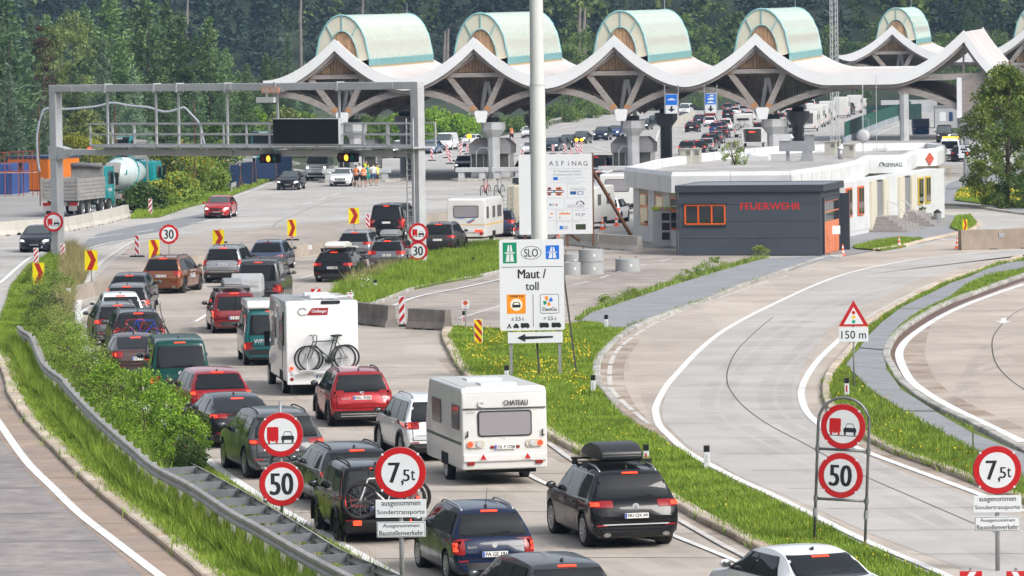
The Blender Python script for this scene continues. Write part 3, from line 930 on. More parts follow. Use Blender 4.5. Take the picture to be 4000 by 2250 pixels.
 def patch(s,quad,axis,off,nu=8,nv=4,rnd=.06,mb=None,mi=0,side=1,hgt=0):
  pass
  mb=mb or MB()
  bl,br,tr,tl=quad
  us=[i/nu for i in range(nu+1)]
  vv=[0,.10,.5,.90,1]if nv==4 else([0,1]if nv==1 else[j/nv for j in range(nv+1)])
  vs=[]
  for v in vv:
   ins=rnd if v in(0,1)else(rnd*.3 if(v<.15 or v>.85)else 0)
   for u in us:
    u2=ins+u*(1-2*ins)
    a=bl[0]*(1-v)+tl[0]*v;b=br[0]*(1-v)+tr[0]*v
    c=bl[1]*(1-v)+tl[1]*v;d=br[1]*(1-v)+tr[1]*v
    p,q=a+(b-a)*u2,c+(d-c)*u2
    if axis=='side':
     o,dr=Vector((side*4,p,q)),Vector((-side,0,0))
    elif axis=='rear':
     o,dr=Vector((p,-s.L,q)),Vector((0,1,0))
    elif axis=='front':
     o,dr=Vector((p,s.L,q)),Vector((0,-1,0))
    else:
     o,dr=Vector((p,q,5)),Vector((0,0,-1))
    h,nrm,ii,dd=s.bvh.ray_cast(o,dr)
    if h is None:
     h,nrm,ii,dd=s.bvh.find_nearest(Vector((side*s.W*.45,p,q))if axis=='side' else(Vector((p,-s.L/2 if axis=='rear' else s.L/2,q))if axis in('rear','front')else Vector((p,q,s.H))))
    if nrm.dot(dr)>0:
     nrm=-nrm
    vs.append(h+nrm*off)
  n=nu+1
  fs=[]
  for j in range(len(vv)-1):
   for i in range(nu):
    f=(j*n+i,j*n+i+1,(j+1)*n+i+1,(j+1)*n+i)
    a,b,c=(vs[f[0]],vs[f[1]],vs[f[2]])
    fs.append(f)
  o=len(mb.v)
  mb.add(vs,fs,mi)
  return mb
WHEELS={}
def wheel_parts(r,wd,style):
 pass
 k=(round(r,3),round(wd,3),style)
 if k in WHEELS:
  return WHEELS[k]
 t=MB()
 h=wd/2
 t.lathe([(r*.55,-h),(r*.93,-h),(r*.99,-h*.75),(r,-h*.3),(r,h*.3),(r*.99,h*.75),(r*.94,h),(r*.70,h*1.0),(r*.68,h*.55),(.02,h*.45)],22,axis='X')
 tm=t.mesh('wheel',M_tyre,smooth=False)
 tm.polygons.foreach_set('use_smooth',[True]*len(tm.polygons))
 b=MB()
 b.lathe([(r*.70,h*.72),(r*.70,h*.96),(r*.64,h*.96),(r*.60,h*.62),(.03,h*.60)],22,axis='X',cap=False)
 ns={'5':5,'10':10,'7':7,'steel':0}.get(style[0:2].strip('d'),5)if style!='steel' else 0
 m=M_alloyd if 'd' in style else M_alloy
 mats=[M_under,m]
 b.lathe([(r*.70,h*.80),(r*.70,h*1.0),(r*.63,h*1.0),(r*.60,h*.80)],22,axis='X',mi=1,cap=False)
 if ns:
  for i in range(ns):
   a=2*pi*i/ns
   wsp=r*(.19 if ns==5 else.10)
   b.bar((h*.80,cos(a)*r*.08,sin(a)*r*.08),(h*.86,cos(a)*r*.64,sin(a)*r*.64),wsp,h*.22,mi=1,up=(1,0,0))
  b.lathe([(r*.16,h*.6),(r*.16,h*.95),(.01,h*.98)],12,axis='X',mi=1,cap=False)
 else:
  b.lathe([(r*.60,h*.80),(r*.45,h*.92),(r*.2,h*.8),(.01,h*.9)],16,axis='X',mi=1,cap=False)
 rm=b.mesh('rim',mats)
 WHEELS[k]=(tm,rm)
 return WHEELS[k]
def add_wheels(root,pos,r,wd,style):
 tm,rm=wheel_parts(r,wd,style)
 for(x,y)in pos:
  o=bpy.data.objects.new('wheel',tm);C.objects.link(o);o.parent=root
  o.location=(x,y,r)
  q=bpy.data.objects.new('rim',rm);C.objects.link(q);q.parent=o
  if x<0:
   o.rotation_euler=(0,0,pi)
def plate_obj(root,x,y,z,text,w=.52,h=.11,facing=-1,name='number_plate',tilt=0):
 b=MB()
 b.box(-w/2,-.008,-h/2,w/2,.008,h/2,0)
 b.box(-w/2+.004,-.0095,-h/2+.004,-w/2+.045,-.0085,h/2-.004,1)
 if text:
  put_text(b,text,.02,0,h*.70,w*.82,-.0105,2,bold=.035)
 o=b.build(name,[M_plate,M_pblue,M_ink],root)
 o.location=(x,y,z)
 if facing>0:
  o.rotation_euler=(0,0,pi)
 return o
def body_text(root,word,x,y,z,h,m,w=None,name='badge',facing=-1):
 b=MB()
 put_text(b,word,0,0,h,w,-.004,0,bold=.02)
 o=b.build(name,m,root)
 o.location=(x,y,z)
 if facing>0:
  o.rotation_euler=(0,0,pi)
 return o
def car(name,label,cat,pos,ang,kind,dims,pm,tail=(.62,.97,.50,.60,.30),plate=None,group=None,rails=None,clad=False,lit=True,wheel=(.33,.22,'5'),detail=2,glass=None,platez=.46,wiper=True,rearw=None,style='',chmsl=True,panes=None,tum=None,belt=None,exhaust=0,mirrors=True,badge=None,antenna=True,rear_over=None,headlit=None,wb=None,bumper=True,pan=False,trimline=False,tail_split=True,pm2=None):
 pass
 L,W,H=dims
 sh=CarShape(kind,L,W,H,tum=tum,belt=belt,wr=wheel[0],wb=wb,rear_over=rear_over,nt=44 if detail else 22)
 a=radians(ang)
 fwd=Vector((-sin(a),cos(a),0))
 p=Vector((pos[0],pos[1],0))+fwd*(L*.305 if headlit is None else-L*.305)
 root=thing(name,label,cat,p,a,group)
 vs,fs=sh.cut(wheel[0]*1.17)
 b=MB()
 zcl=.27*H if clad else.165*H
 cm=[]
 b.v=[tuple(v)for v in vs];b.f=fs
 for f in fs:
  z=sum(vs[i][2]for i in f)/len(f)
  ax=sum(abs(vs[i][0])for i in f)/len(f)
  b.m.append(1 if(z<zcl)else 0)
 body=b.build('body',[pm,M_black],root)
 smooth_by_angle(body,0.75)
 for y in(sh.ry,sh.fy):
  for sx in(-1,1):
   hb=MB()
   R=wheel[0]*1.165
   n=14
   vs2=[]
   for x in(W/2*.965,W/2*.52):
    for k in range(n+1):
     t=-.12*pi+1.24*pi*k/n
     vs2.append((sx*x,y+R*cos(t),wheel[0]+R*sin(t)))
   fs2=[(k,k+1,n+2+k,n+1+k)for k in range(n)]+[tuple(range(n+1,2*n+2))]
   hb.add(vs2,fs2)
   hb.build('wheel_housing',M_under,root)
   if clad:
    ab=MB()
    ab.tube([(sx*(W/2-.012),y+R*1.04*cos(-.1*pi+1.2*pi*k/12),wheel[0]+R*1.04*sin(-.1*pi+1.2*pi*k/12))for k in range(13)],.045,5)
    ab.build('arch_trim',M_black,root)
 tr=W/2-wheel[1]/2-.02
 add_wheels(root,[(tr,sh.ry),(-tr,sh.ry),(tr,sh.fy),(-tr,sh.fy)],*wheel)
 Y=lambda t:-L/2+t*L
 z0=sh.belt+.03*H/1.6
 z1=.905*H if kind!='van' else.88*H
 pn=panes or PANES[kind]
 g=glass or M_glass
 lo=min(q[0]for q in pn);hi=max(q[1]for q in pn)
 lo2=min(q[2]for q in pn);hi2=max(q[3]for q in pn)
 for sx in(-1,1):
  if pan is not True:
   tb=sh.patch(((Y(lo)-.03,z0-.022),(Y(hi)+.05,z0-.022),(Y(hi2)+.03,z1+.02),(Y(lo2)-.03,z1+.02)),'side',.006,14,4,.012,side=sx)
   if sx<0:
    tb.f=[f[::-1]for f in tb.f]
   tb.build('window_surround',M_chrome if trimline else M_trim,root,smooth=True,fix=False)
  for(b0,b1,t0,t1)in pn:
   wbm=sh.patch(((Y(b0),z0),(Y(b1),z0),(Y(t1),z1),(Y(t0),z1)),'side',.012,6,4,.03,side=sx)
   if sx<0:
    wbm.f=[f[::-1]for f in wbm.f]
   wbm.build('side_window',g if not glass else glass,root,smooth=True,fix=False)
 rz0,rz1,rw0,rw1=rearw or REARW[kind]
 q=((-rw0*W,rz0*H),(rw0*W,rz0*H),(rw1*W,rz1*H),(-rw1*W,rz1*H))
 q2=((-rw0*W-.035,rz0*H-.03),(rw0*W+.035,rz0*H-.03),(rw1*W+.035,rz1*H+.02),(-rw1*W-.035,rz1*H+.02))
 sh.patch(q2,'rear',.006,10,4,.02).build('rear_window_frame',M_trim,root,smooth=True,fix=False)
 sh.patch(q,'rear',.012,10,4,.025).build('rear_window',glass or M_glass,root,smooth=True,fix=False)
 fz0,fz1={'van':(.56,.93)}.get(kind,(.695,.945))
 fw0,fw1=(.455,.40)if kind=='van' else(.44,.345)
 qf=((fw0*W,fz0*H),(-fw0*W,fz0*H),(-fw1*W,fz1*H),(fw1*W,fz1*H))
 sh.patch(qf,'front',.012,10,4,.02).build('windscreen',M_glassl if headlit is not None else M_glass,root,smooth=True,fix=False)
 for sx in(-1,1):
  x0,x1,tz0,tz1,wrap=tail
  lb=sh.patch(((x0*W/2*sx,tz0*H),(x1*W/2*sx,tz0*H),(x1*W/2*sx,tz1*H),(x0*W/2*sx,tz1*H)),'rear',.014,4,4,.05)
  if wrap>0:
   sh.patch(((Y(0)+wrap,(tz0+tz1)/2*H-.02),(Y(0)+.03,tz0*H),(Y(0)+.03,tz1*H),(Y(0)+wrap*.9,tz1*H-.01)),'side',.014,4,4,.02,mb=lb,side=sx)
  lo_=lb.build('tail_light',M_red,root,smooth=True)
  if lit and headlit is None:
   xm=x0+(x1-x0)*.62
   ib=sh.patch(((xm*W/2*sx,(tz0+(tz1-tz0)*.2)*H),(x1*.985*W/2*sx,(tz0+(tz1-tz0)*.2)*H),(x1*.985*W/2*sx,(tz0+(tz1-tz0)*.75)*H),(xm*W/2*sx,(tz0+(tz1-tz0)*.75)*H)),'rear',.020,2,1,0)
   ib.build('brake_light',M_redlit,lo_)
 if chmsl and headlit is None:
  zc={'sedan':.745,'fastback':.735}.get(kind,.935)*H
  if kind in('sedan','fastback'):
   zc=.915*H
  sh.patch(((-.17,zc-.012),(.17,zc-.012),(.17,zc+.014),(-.17,zc+.014)),'rear',.02,2,1,0).build('high_brake_light',M_redlit if lit else M_red,root)
 py=sh.bvh.ray_cast(Vector((0,-L,platez*H)),Vector((0,1,0)))[0]
 if headlit is None or detail:
  plate_obj(root,0,(py.y if py else-L/2)-.02,platez*H,plate)
 if bumper and headlit is None:
  sh.patch(((-W*.40,.20*H),(W*.40,.20*H),(W*.43,.29*H),(-W*.43,.29*H)),'rear',.008,8,1,0).build('bumper_insert',M_black,root,smooth=True)
  for sx in(-1,1):
   sh.patch(((sx*W*.32,.305*H),(sx*W*.44,.305*H),(sx*W*.44,.325*H),(sx*W*.32,.325*H)),'rear',.010,2,1,0).build('reflector',M_red,root)
 if detail==2 and headlit is None:
  zt_=sh.belt+.01;wt_=W*.405
  sb_=sh.patch(((-wt_,.345*H),(wt_,.345*H),(wt_,.355*H),(-wt_,.355*H)),'rear',.008,10,1,0)
  for sx in(-1,1):
   sh.patch(((sx*wt_-.009,.35*H),(sx*wt_+.009,.35*H),(sx*wt_+.009,zt_),(sx*wt_-.009,zt_)),'rear',.008,1,3,0,mb=sb_)
  sb_.build('tailgate_seam',M_trim,root,smooth=True)
 if detail:
  for sx in(-1,1):
   for(d0,d1,e0,e1)in(((.505,.715,.505,.70),(.335,.50,.285,.50))if kind!='van' else((.70,.82,.70,.835),(.40,.69,.385,.69))):
    db=sh.patch(((Y(d0)+.01,.185*H),(Y(d1)-.01,.185*H),(Y(e1)-.01,sh.belt-.01),(Y(e0)+.01,sh.belt-.01)),'side',.007,5,3,.0,side=sx)
    if sx<0:
     db.f=[f[::-1]for f in db.f]
    if clad:
     pass
    dob=db.build('door',pm,root,smooth=True,fix=False)
    h,nrm,i_,d_=sh.bvh.ray_cast(Vector((sx*4,Y(d0)+.16,sh.belt-.09)),Vector((-sx,0,0)))
    if h:
     hb=MB();hb.box(-.018,-.09,-.014,.028,.09,.014)
     ho=hb.build('door_handle',pm2 or pm,dob,bevel=.008)
     ho.location=(h.x+sx*.012,h.y,h.z)
 if mirrors:
  for sx in(-1,1):
   yb=Y(hi)-.10
   h=sh.bvh.ray_cast(Vector((sx*4,yb,z0+.03)),Vector((-sx,0,0)))[0]
   if h:
    m_=MB()
    m_.ell((0,0,0),(.115,.075,.08),10,6)
    o=m_.build('mirror',[pm if detail and not clad else M_black],root,smooth=True)
    o.location=(h.x+sx*.14,h.y+.02,z0+.085)
    ar=MB();ar.bar((-sx*.14,0,-.06),(0,0,-.04),.04,.03)
    ar.build('mirror_arm',M_black,o)
    mg=MB();mg.ell((0,-.06,0),(.09,.02,.06),10,5)
    mg.build('mirror_glass',M_glassl,o,smooth=True)
 if rails:
  for sx in(-1,1):
   rb=MB()
   pts=[]
   for k in range(9):
    t=.15+.43*k/8
    h=sh.bvh.ray_cast(Vector((sx*W*.315,Y(t),5)),Vector((0,0,-1)))[0]
    pts.append((sx*W*.315,Y(t),h.z+(.045 if 0<k<8 else-.005)))
   rb.tube(pts,.02,6)
   rb.build('roof_rail',rails,root,smooth=True)
 if wiper and detail and headlit is None:
  h=sh.bvh.ray_cast(Vector((0.02,-L,rz0*H+.03)),Vector((0,1,0)))[0]
  h2=sh.bvh.ray_cast(Vector((W*.22,-L,rz0*H+.06)),Vector((0,1,0)))[0]
  if h and h2:
   MB().bar(h+Vector((0,-.025,0)),h2+Vector((0,-.03,0)),.025,.018).build('rear_wiper',M_black,root)
 for k in range(exhaust):
  sx=(-1,1)[k%2]
  b=MB();b.lathe([(.055,0),(.055,.10),(.045,.10),(.045,.02)],12,axis='Y')
  o=b.build('exhaust_pipe',M_exh,root);o.location=(sx*W*.33,Y(0)-.01,.20*H)
  o.scale=(1.5,1,.8)
 if antenna:
  h=sh.bvh.ray_cast(Vector((0,Y(.19 if kind not in('sedan','fastback')else.36),5)),Vector((0,0,-1)))[0]
  b=MB();b.prism([(-.09,0),(.07,0),(-.06,.055),(-.08,.055)],-.018,.018,'X')
  o=b.build('antenna',M_black if detail else pm,root);o.location=h
 if headlit is not None:
  for sx in(-1,1):
   hb=sh.patch(((sx*W*.27,.40*H),(sx*W*.455,.415*H),(sx*W*.455,.50*H),(sx*W*.29,.475*H)),'front',.014,4,4,.06)
   ho=hb.build('headlight',M_lens,root,smooth=True)
   if headlit:
    sh.patch(((sx*W*.33,.42*H),(sx*W*.40,.425*H),(sx*W*.40,.475*H),(sx*W*.33,.47*H)),'front',.022,2,1,0).build('lamp',M_head,ho)
  sh.patch(((-W*.22,.36*H),(W*.22,.36*H),(W*.24,.47*H),(-W*.24,.47*H)),'front',.010,6,1,0).build('grille',M_trim,root)
  sh.patch(((-W*.36,.18*H),(W*.36,.18*H),(W*.38,.27*H),(-W*.38,.27*H)),'front',.010,6,1,0).build('air_intake',M_trim,root)
  h=sh.bvh.ray_cast(Vector((0,L,.315*H)),Vector((0,-1,0)))[0]
  plate_obj(root,0,h.y+.02,.315*H,plate,facing=1)
 if badge and headlit is None:
  for(word,bx,bz,hh,bm)in badge:
   h=sh.bvh.ray_cast(Vector((bx*W/2,-L,bz*H)),Vector((0,1,0)))[0]
   if h:
    body_text(root,word,h.x,h.y-.012,bz*H,hh,bm)
 root['_sh']=0
 del root['_sh']
 CARS[name if name not in CARS else name+str(len(CARS))]=(root,sh)
 return root,sh
CARS={}
# TOLL CANOPY
M_white=mat('white fascia metal',(0.79,0.80,0.815),0.45,var=0.05,scale=0.5,stain=(0.55,0.56,0.56),stain_scale=0.25,stain_amt=0.35)
M_memb=mat('roof membrane',(0.66,0.60,0.585),0.7,var=0.07,scale=0.25,stain=(0.48,0.43,0.41),stain_scale=0.12,stain_amt=0.5)
M_wood=mat('weathered glulam',(0.29,0.265,0.25),0.85,var=0.3,scale=1.2,bump=0.2,stain=(0.29,0.235,0.19),stain_scale=0.4,stain_amt=0.6,stretch=(1,1,4))
M_woodb=mat('brown boards',(0.33,0.21,0.12),0.8,var=0.3,scale=2.0,bump=0.2,rnd=0.15)
M_woodd=mat('dark soffit boards',(0.30,0.245,0.20),0.9,var=0.3,scale=1.5,rnd=0.2)
M_or=mat('orange joint plate',(0.42,0.20,0.08),0.7,var=0.2,scale=3)
M_cyan=mat('turquoise metal',(0.24,0.47,0.48),0.45,var=0.1,scale=1)
M_poly=mat('translucent roof sheet',(0.66,0.665,0.585),0.30,var=0.06,scale=0.4,coat=0.2)
M_polyr=mat('roof sheet rib',(0.40,0.52,0.48),0.3)
M_polyf=mat('end glazing cream',(0.60,0.58,0.47),0.35,var=0.06,scale=0.6)
M_tan=mat('tan timber strip',(0.46,0.35,0.19),0.8,var=0.2,scale=1)
M_conp=mat('painted concrete column',(0.50,0.51,0.525),0.8,var=0.1,scale=0.8,stain=(0.30,0.305,0.31),stain_scale=0.5,stain_amt=0.5)
M_steel=mat('galvanised steel',(0.50,0.51,0.525),0.5,0.12,var=0.12,scale=1.5)
M_grey=mat('painted grey steel',(0.50,0.51,0.52),0.5,var=0.06,scale=1)
def canopy(label,origin,ang,peaks,z0,slope,depth,left_ext,right,barrels,rows,up=1.0,wave=(8.5,11.9)):
 pass
 root=thing('toll_canopy',label,'toll canopy',origin,ang)
 zv,zp=z0+wave[0],z0+wave[1]
 xs=[]
 keys=[(peaks[0]-left_ext,'v')]
 for i,p in enumerate(peaks):
  keys.append((p,'p'))
  if i+1<len(peaks):
   keys.append(((p+peaks[i+1])/2,'v'))
 if right:
  keys.append((peaks[-1]+right[0],'e'))
 def zc(u):
  if u<=keys[0][0]:
   return zv
  for(a,ka),(b,kb)in zip(keys,keys[1:]):
   if a<=u<=b:
    t=(u-a)/(b-a)
    if kb=='e':
     return zp+(right[1]-wave[1])*t**.85
    half=(b-a)
    if ka=='v':
     d=(b-u)
    else:
     d=(u-a)
    q=min(d/5.9,1.0)
    return zv+(zp-zv)*(1-q)**1.75+(zp-zv)*.12*max(0,1-q*2.2)*0
  return zv
 u0,u1=keys[0][0],keys[-1][0]
 n=int((u1-u0)/.42)
 us=sorted(set([u0+(u1-u0)*i/n for i in range(n+1)]+list(peaks)))
 mb=MB()
 vs=[]
 nv=6
 for j in range(nv+1):
  v=.1+(depth-.2)*j/nv
  for u in us:
   vs.append((u,v,zc(u)+slope*v-.06))
 m=len(us)
 mb.add(vs,[(j*m+i,j*m+i+1,(j+1)*m+i+1,(j+1)*m+i)for j in range(nv)for i in range(m-1)],0)
 o=mb.build('roof_membrane',M_memb,root,smooth=False,fix=False)
 smooth_by_angle(o,0.5)
 sb=MB()
 for i in range(m-1):
  a,b=us[i],us[i+1]
  g=.03
  zz=-.62-.03*(i%2)
  p=[(a+g,.25,zc(a+g)+zz),(b-g,.25,zc(b-g)+zz),(b-g,depth-.25,zc(b-g)+zz+slope*depth),(a+g,depth-.25,zc(a+g)+zz+slope*depth)]
  sb.add(p+[(x,y,z+.06)for x,y,z in p],[(0,3,2,1),(4,5,6,7),(0,1,5,4),(1,2,6,5),(2,3,7,6),(3,0,4,7)])
 stuff(sb.build('soffit_boards',M_woodd,root,fix=False))
 for v,nm in((0.0,'f'),(depth,'b')):
  i=0
  step=5
  while i<m-1:
   j=min(i+step,m-1)
   fb=MB()
   top=[(us[k],zc(us[k])+slope*v+.10)for k in range(i,j+1)]
   thk=[(.98 if keys[0][0]+1.5<us[k]else.35+.42*(us[k]-keys[0][0]))*up for k in range(i,j+1)]
   bot=[(u,z-t_)for(u,z),t_ in zip(top,thk)]
   poly=top+bot[::-1]
   k=j-i+1
   d0,d1=v-.07,v+.07
   vs=[(a,d0,b)for a,b in poly]+[(a,d1,b)for a,b in poly]
   N=len(poly)
   fs=[]
   for q in range(k-1):
    fs.append((q,q+1,N-2-q,N-1-q)[::-1])
    fs.append((N+q,N+q+1,2*N-2-q,2*N-1-q))
   for q in range(N):
    r=(q+1)%N
    fs.append((q,r,N+r,N+q))
   fb.add(vs,fs)
   fb.build('fascia_panel',M_white,root)
   i=j
 eb=MB()
 pts=[(u,.45,zc(u)-1.0)for u in us[2:-1]]
 for p,q in zip(pts,pts[1:]):
  eb.bar(p,q,.5,.28)
 eb.build('edge_beam',M_wood,root)
 for i,p in enumerate(peaks):
  zt=zc(p)
  if i<len(rows):
   px=p+rows[i][0]
   zcap=z0+rows[i][1]
  else:
   px,zcap=p,z0+5.2
  full=i<len(barrels)and barrels[i]
  if full:
   zb=zc(p+2.15)-1.05
   for k in range(12):
    a=-1.62+3.24*k/12
    b_=a+3.24/12-.05
    za,zb2=zc(p+a)-1.25,zc(p+b_)-1.25
    if max(za,zb2)>zb+.12:
     g=MB();g.prism([(p+a,zb+.1),(p+b_,zb+.1),(p+b_,max(zb2,zb+.12)),(p+a,max(za,zb+.12))],1.0,1.08,'Y')
     g.build('gable_board',M_woodb,root)
   MB().bar((p-2.25,.75,zb-.15),(p+2.25,.75,zb-.15),.3,.36).build('collar_beam',M_wood,root)
   rb=MB()
   for s in(-1,1):
    rb.bar((p+s*2.3,.8,zc(p+2.3)-1.0),(p,.8,zt-1.25),.35,.5)
   rb.build('rafter',M_wood,root)
   for s in(-1,1):
    st=MB();A=Vector((px+s*.28,.9,zcap+.2));B=Vector((p+s*2.35,.9,zc(p+2.35)-1.0))
    st.bar(A,B,.44,.46);st.build('strut',M_wood,root)
    for t0,t1 in((.12,.2),(.93,1.0)):
     ob=MB();ob.bar(A.lerp(B,t0),A.lerp(B,t1),.47,.49);ob.build('joint_plate',M_or,root)
    ab=MB();ab.bar((px+.32+s*.62,2.6,zcap-.1),(px+.30+s*.06,2.4,zcap+3.0),.32,.34);ab.build('steel_leg',M_grey,root)
   fb=MB()
   for k in range(44):
    a=-4.6+9.2*k/44;b_=a+9.2/44-.03
    arc=lambda d:zcap+(z0+wave[0]-1.05-zcap)*(1-(1-min(1,abs(d)/5.87))**2.1)+.1
    l0,l1,h0,h1=arc(a-rows[i][0]),arc(b_-rows[i][0]),zc(p+a)-.75,zc(p+b_)-.75
    if min(h0-l0,h1-l1)>.1:
     fb.prism([(p+a,l0),(p+b_,l1),(p+b_,h1),(p+a,h0)],4.2+.05*(k%2),4.3+.05*(k%2),'Y')
   stuff(fb.build('fan_boards',mat('fan board wood',(.46,.36,.28),.85,var=.25,scale=1.5),root))
   W2,base,apex=2.28,z0+wave[0]+1.75,z0+wave[1]+2.05
   v0,v1=1.5,depth-.6
   off=.38
   prof=[]
   for k in range(25):
    t=-1+2*k/24
    x=W2*(abs(t)**.98)*(1 if t>0 else-1)
    z=base+(apex-base)*(1-abs(t)**2.1)**.62
    prof.append((x,z))
   vb=MB()
   nr=28
   vs=[]
   for j in(0,1):
    v=v0+(v1-v0)*j
    for(x,z)in prof:
     vs.append((p+off+x,v,z+slope*v))
   K=len(prof)
   vb.add(vs,[(q,q+1,K+q+1,K+q)for q in range(K-1)],0)
   o=vb.build('vault_glazing',M_poly,root,smooth=False,fix=True)
   smooth_by_angle(o,0.6)
   for j in range(nr+1):
    v=v0+(v1-v0)*j/nr
    r=MB()
    r.tube([(p+off+x*1.008,v,z+slope*v+.01)for x,z in prof[::2]],.035 if 0<j<nr else.085,4)
    r.build('vault_rib',M_polyr if 0<j<nr else M_cyan,root)
   for s in(-1,1):
    lb=MB();lb.bar((p+off+s*(W2+.03),v0,base-.28+slope*v0),(p+off+s*(W2+.03),v1,base-.28+slope*v1),.12,.62)
    for q in range(4):
     lb.bar((p+off+s*(W2+.07),v0,base-.5+.15*q+slope*v0),(p+off+s*(W2+.07),v1,base-.5+.15*q+slope*v1),.12,.04)
    lb.build('louvre_band',M_cyan,root)
    MB().bar((p+off+s*(W2+.06),v0+.1,base-.72+slope*v0),(p+off+s*(W2+.06),v1,base-.72+slope*v1),.2,.3).build('timber_plinth',M_tan,root)
   inner=[(x*.60,base-.2+(z-base)*.70)for x,z in prof]
   for vv,sg in((v0+.05,0),(v1-.05,1)):
    eb2=MB()
    vs=[(p+off+x,vv,z+slope*vv)for x,z in prof]+[(p+off+x,vv,z+slope*vv)for x,z in inner]
    eb2.add(vs,[(q,q+1,K+q+1,K+q)for q in range(K-1)])
    eb2.build('end_glazing',M_polyf,root)
    fr=MB()
    fr.tube([(p+off+x,vv-.06,z+slope*vv)for x,z in inner],.05,5)
    for q in(5,12,19):
     fr.bar((p+off+inner[q][0],vv-.05,inner[q][1]+slope*vv),(p+off+prof[q][0],vv-.05,prof[q][1]+slope*vv),.09,.08)
    fr.build('end_frame',M_cyan,root)
    nb=9
    for q in range(nb):
     a=-.60*W2+1.20*W2*q/nb;b_=a+1.20*W2/nb-.02
     def zin(x):
      t=min(1,abs(x)/(W2*.60))
      return base-.2+(apex-base)*.70*(1-t**2.1)**.62
     bb=MB();bb.prism([(p+off+a,base-1.2),(p+off+b_,base-1.2),(p+off+b_,zin(b_)),(p+off+a,zin(a))],vv+.06+slope*0,vv+.14,'Y')
     bb.build('end_board',M_woodb,root)
   tr=MB()
   for k in(-1,1):
    tr.bar((p+k*.1,.1,zt+.05),(p+k*.1,.1,zt+.15),.1)
   lr=MB();lr.tube([(p+off,v1,apex+slope*v1),(p+off,v1,apex+slope*v1+1.0)],.02,4);lr.build('lightning_rod',M_grey,root)
 for i in range(-1,len(peaks)):
  if i==-1:
   a=peaks[0]-11.6;b=peaks[0]+rows[0][0];za=zb_=z0+rows[0][1]
   half=True
  elif i+1<len(peaks):
   a,b=peaks[i]+(rows[i][0]if i<len(rows)else 0),peaks[i+1]+(rows[i+1][0]if i+1<len(rows)else 0)
   za,zb_=z0+(rows[i][1]if i<len(rows)else 5.2),z0+(rows[i+1][1]if i+1<len(rows)else 5.2)
   half=False
  else:
   continue
  for v,mm in((.9,M_wood),(3.4,M_wood),(depth*.45,M_woodd),(depth*.80,M_woodd),(depth-1.5,M_woodd)):
   bb=MB()
   pts=[]
   N=18
   for k in range(N+1):
    t=k/N
    if half and t<.5:
     continue
    zz=(za*(1-t)+zb_*t)+(z0+wave[0]-1.05-(za+zb_)/2)*(1-abs(2*t-1)**2.1)
    pts.append((a+(b-a)*t,v,zz+slope*v))
   for p_,q_ in zip(pts,pts[1:]):
    bb.bar(p_,q_,.42,.50,up=(0,0,1))
   bb.build('arch_beam',mm,root)
  sk=MB()
  vs=[]
  ks=[k for k in range(19)if not(half and k<9)]
  for v in(1.2,depth-1.0):
   for k in ks:
    t=k/18
    zz=(za*(1-t)+zb_*t)+(z0+wave[0]-.85-(za+zb_)/2)*(1-abs(2*t-1)**2.1)
    vs.append((a+(b-a)*t,v,zz+.25+slope*v))
  K=len(ks)
  sk.add(vs,[(q,q+1,K+q+1,K+q)for q in range(K-1)])
  sk.build('vault_soffit',M_woodd,root)
  for k in ks[1:-1]:
   pb=MB()
   t=k/18
   zz=(za*(1-t)+zb_*t)+(z0+wave[0]-.85-(za+zb_)/2)*(1-abs(2*t-1)**2.1)+.1
   pb.bar((a+(b-a)*t,1.3,zz+slope*1.3),(a+(b-a)*t,depth-1.2,zz+slope*depth),.16,.18)
   pb.build('purlin',M_woodd,root)
 for i,p in enumerate(peaks):
  if i>=len(rows):
   continue
  px,zcap=p+rows[i][0],z0+rows[i][1]
  if rows[i][2]:
   sb=MB();sb.prism([(px-.55,zcap+.35),(px-.34,zcap-.42),(px+.34,zcap-.42),(px+.55,zcap+.35),(px+.45,zcap+.55),(px-.45,zcap+.55)],.55,1.1,'Y')
   sb.build('beam_shoe',M_white,root)
  for(dv,du,zg)in rows[i][3]:
   cbm=MB()
   zc_=zcap-.45+slope*dv
   c=px+du
   cbm.lathe([(.53,zg),(.53,zc_-1.25),(1.02,zc_-.62),(1.02,zc_-.04),(.96,zc_)],8,(c,dv,0),'Z')
   o=cbm.build('column',M_conp,root)
   smooth_by_angle(o,0.3)
   bb=MB();bb.box(c-.5,dv-.45,zc_,c+.5,dv+.45,zc_+.4);bb.build('bearing',M_black,root)
 return root
ua=-radians(8.6)
cu,su=cos(ua),sin(ua)
org=Vector((-2.92,379.0,0))
toll=canopy('long wave roofed toll canopy with four glazed barrel vaults on wooden struts',org,ua,[-11.75,0,11.75,23.5,40.6],0.0,0.011,34.0,6.1,(2.2,8.9),[1,1,1,1,0],[(.45,5.3,1,[(2.4,.75,0),(28,.55,0)]),(.45,5.3,1,[(2.4,.75,0),(28,.55,0)]),(.45,5.3,1,[(2.4,.75,0),(28,.55,0)]),(.45,5.3,1,[(2.4,.75,0),(28,.55,0)]),(.3,5.2,0,[(1.6,0.0,0),(9,.3,0)])])
MB().box(39.95,.4,4.8,40.35,3.4,8.1).build('end_pier',M_white,toll)
MB().box(40.35,.5,4.9,42.6,8,8.0).build('end_wall',M_wood,toll)
MB().bar((32.5,.7,8.05),(42.7,.7,8.25),.4,.5).build('tie_beam',M_wood,toll)
for k in range(9):
 MB().bar((40.9+k*.16,8,9.0),(40.9+k*.16,8,9.9-k*.06),.05,.05).build('gable_slat',M_woodd,toll)
MB().bar((40.5,.8,8.2),(40.5,.8,10.4),.16).build('post',M_wood,toll)
MB().box(42.5,-.05,7.6,42.9,1.5,9.0).build('end_fascia',M_white,toll)
org2=Vector((P(3485,200,520).x,520,0))
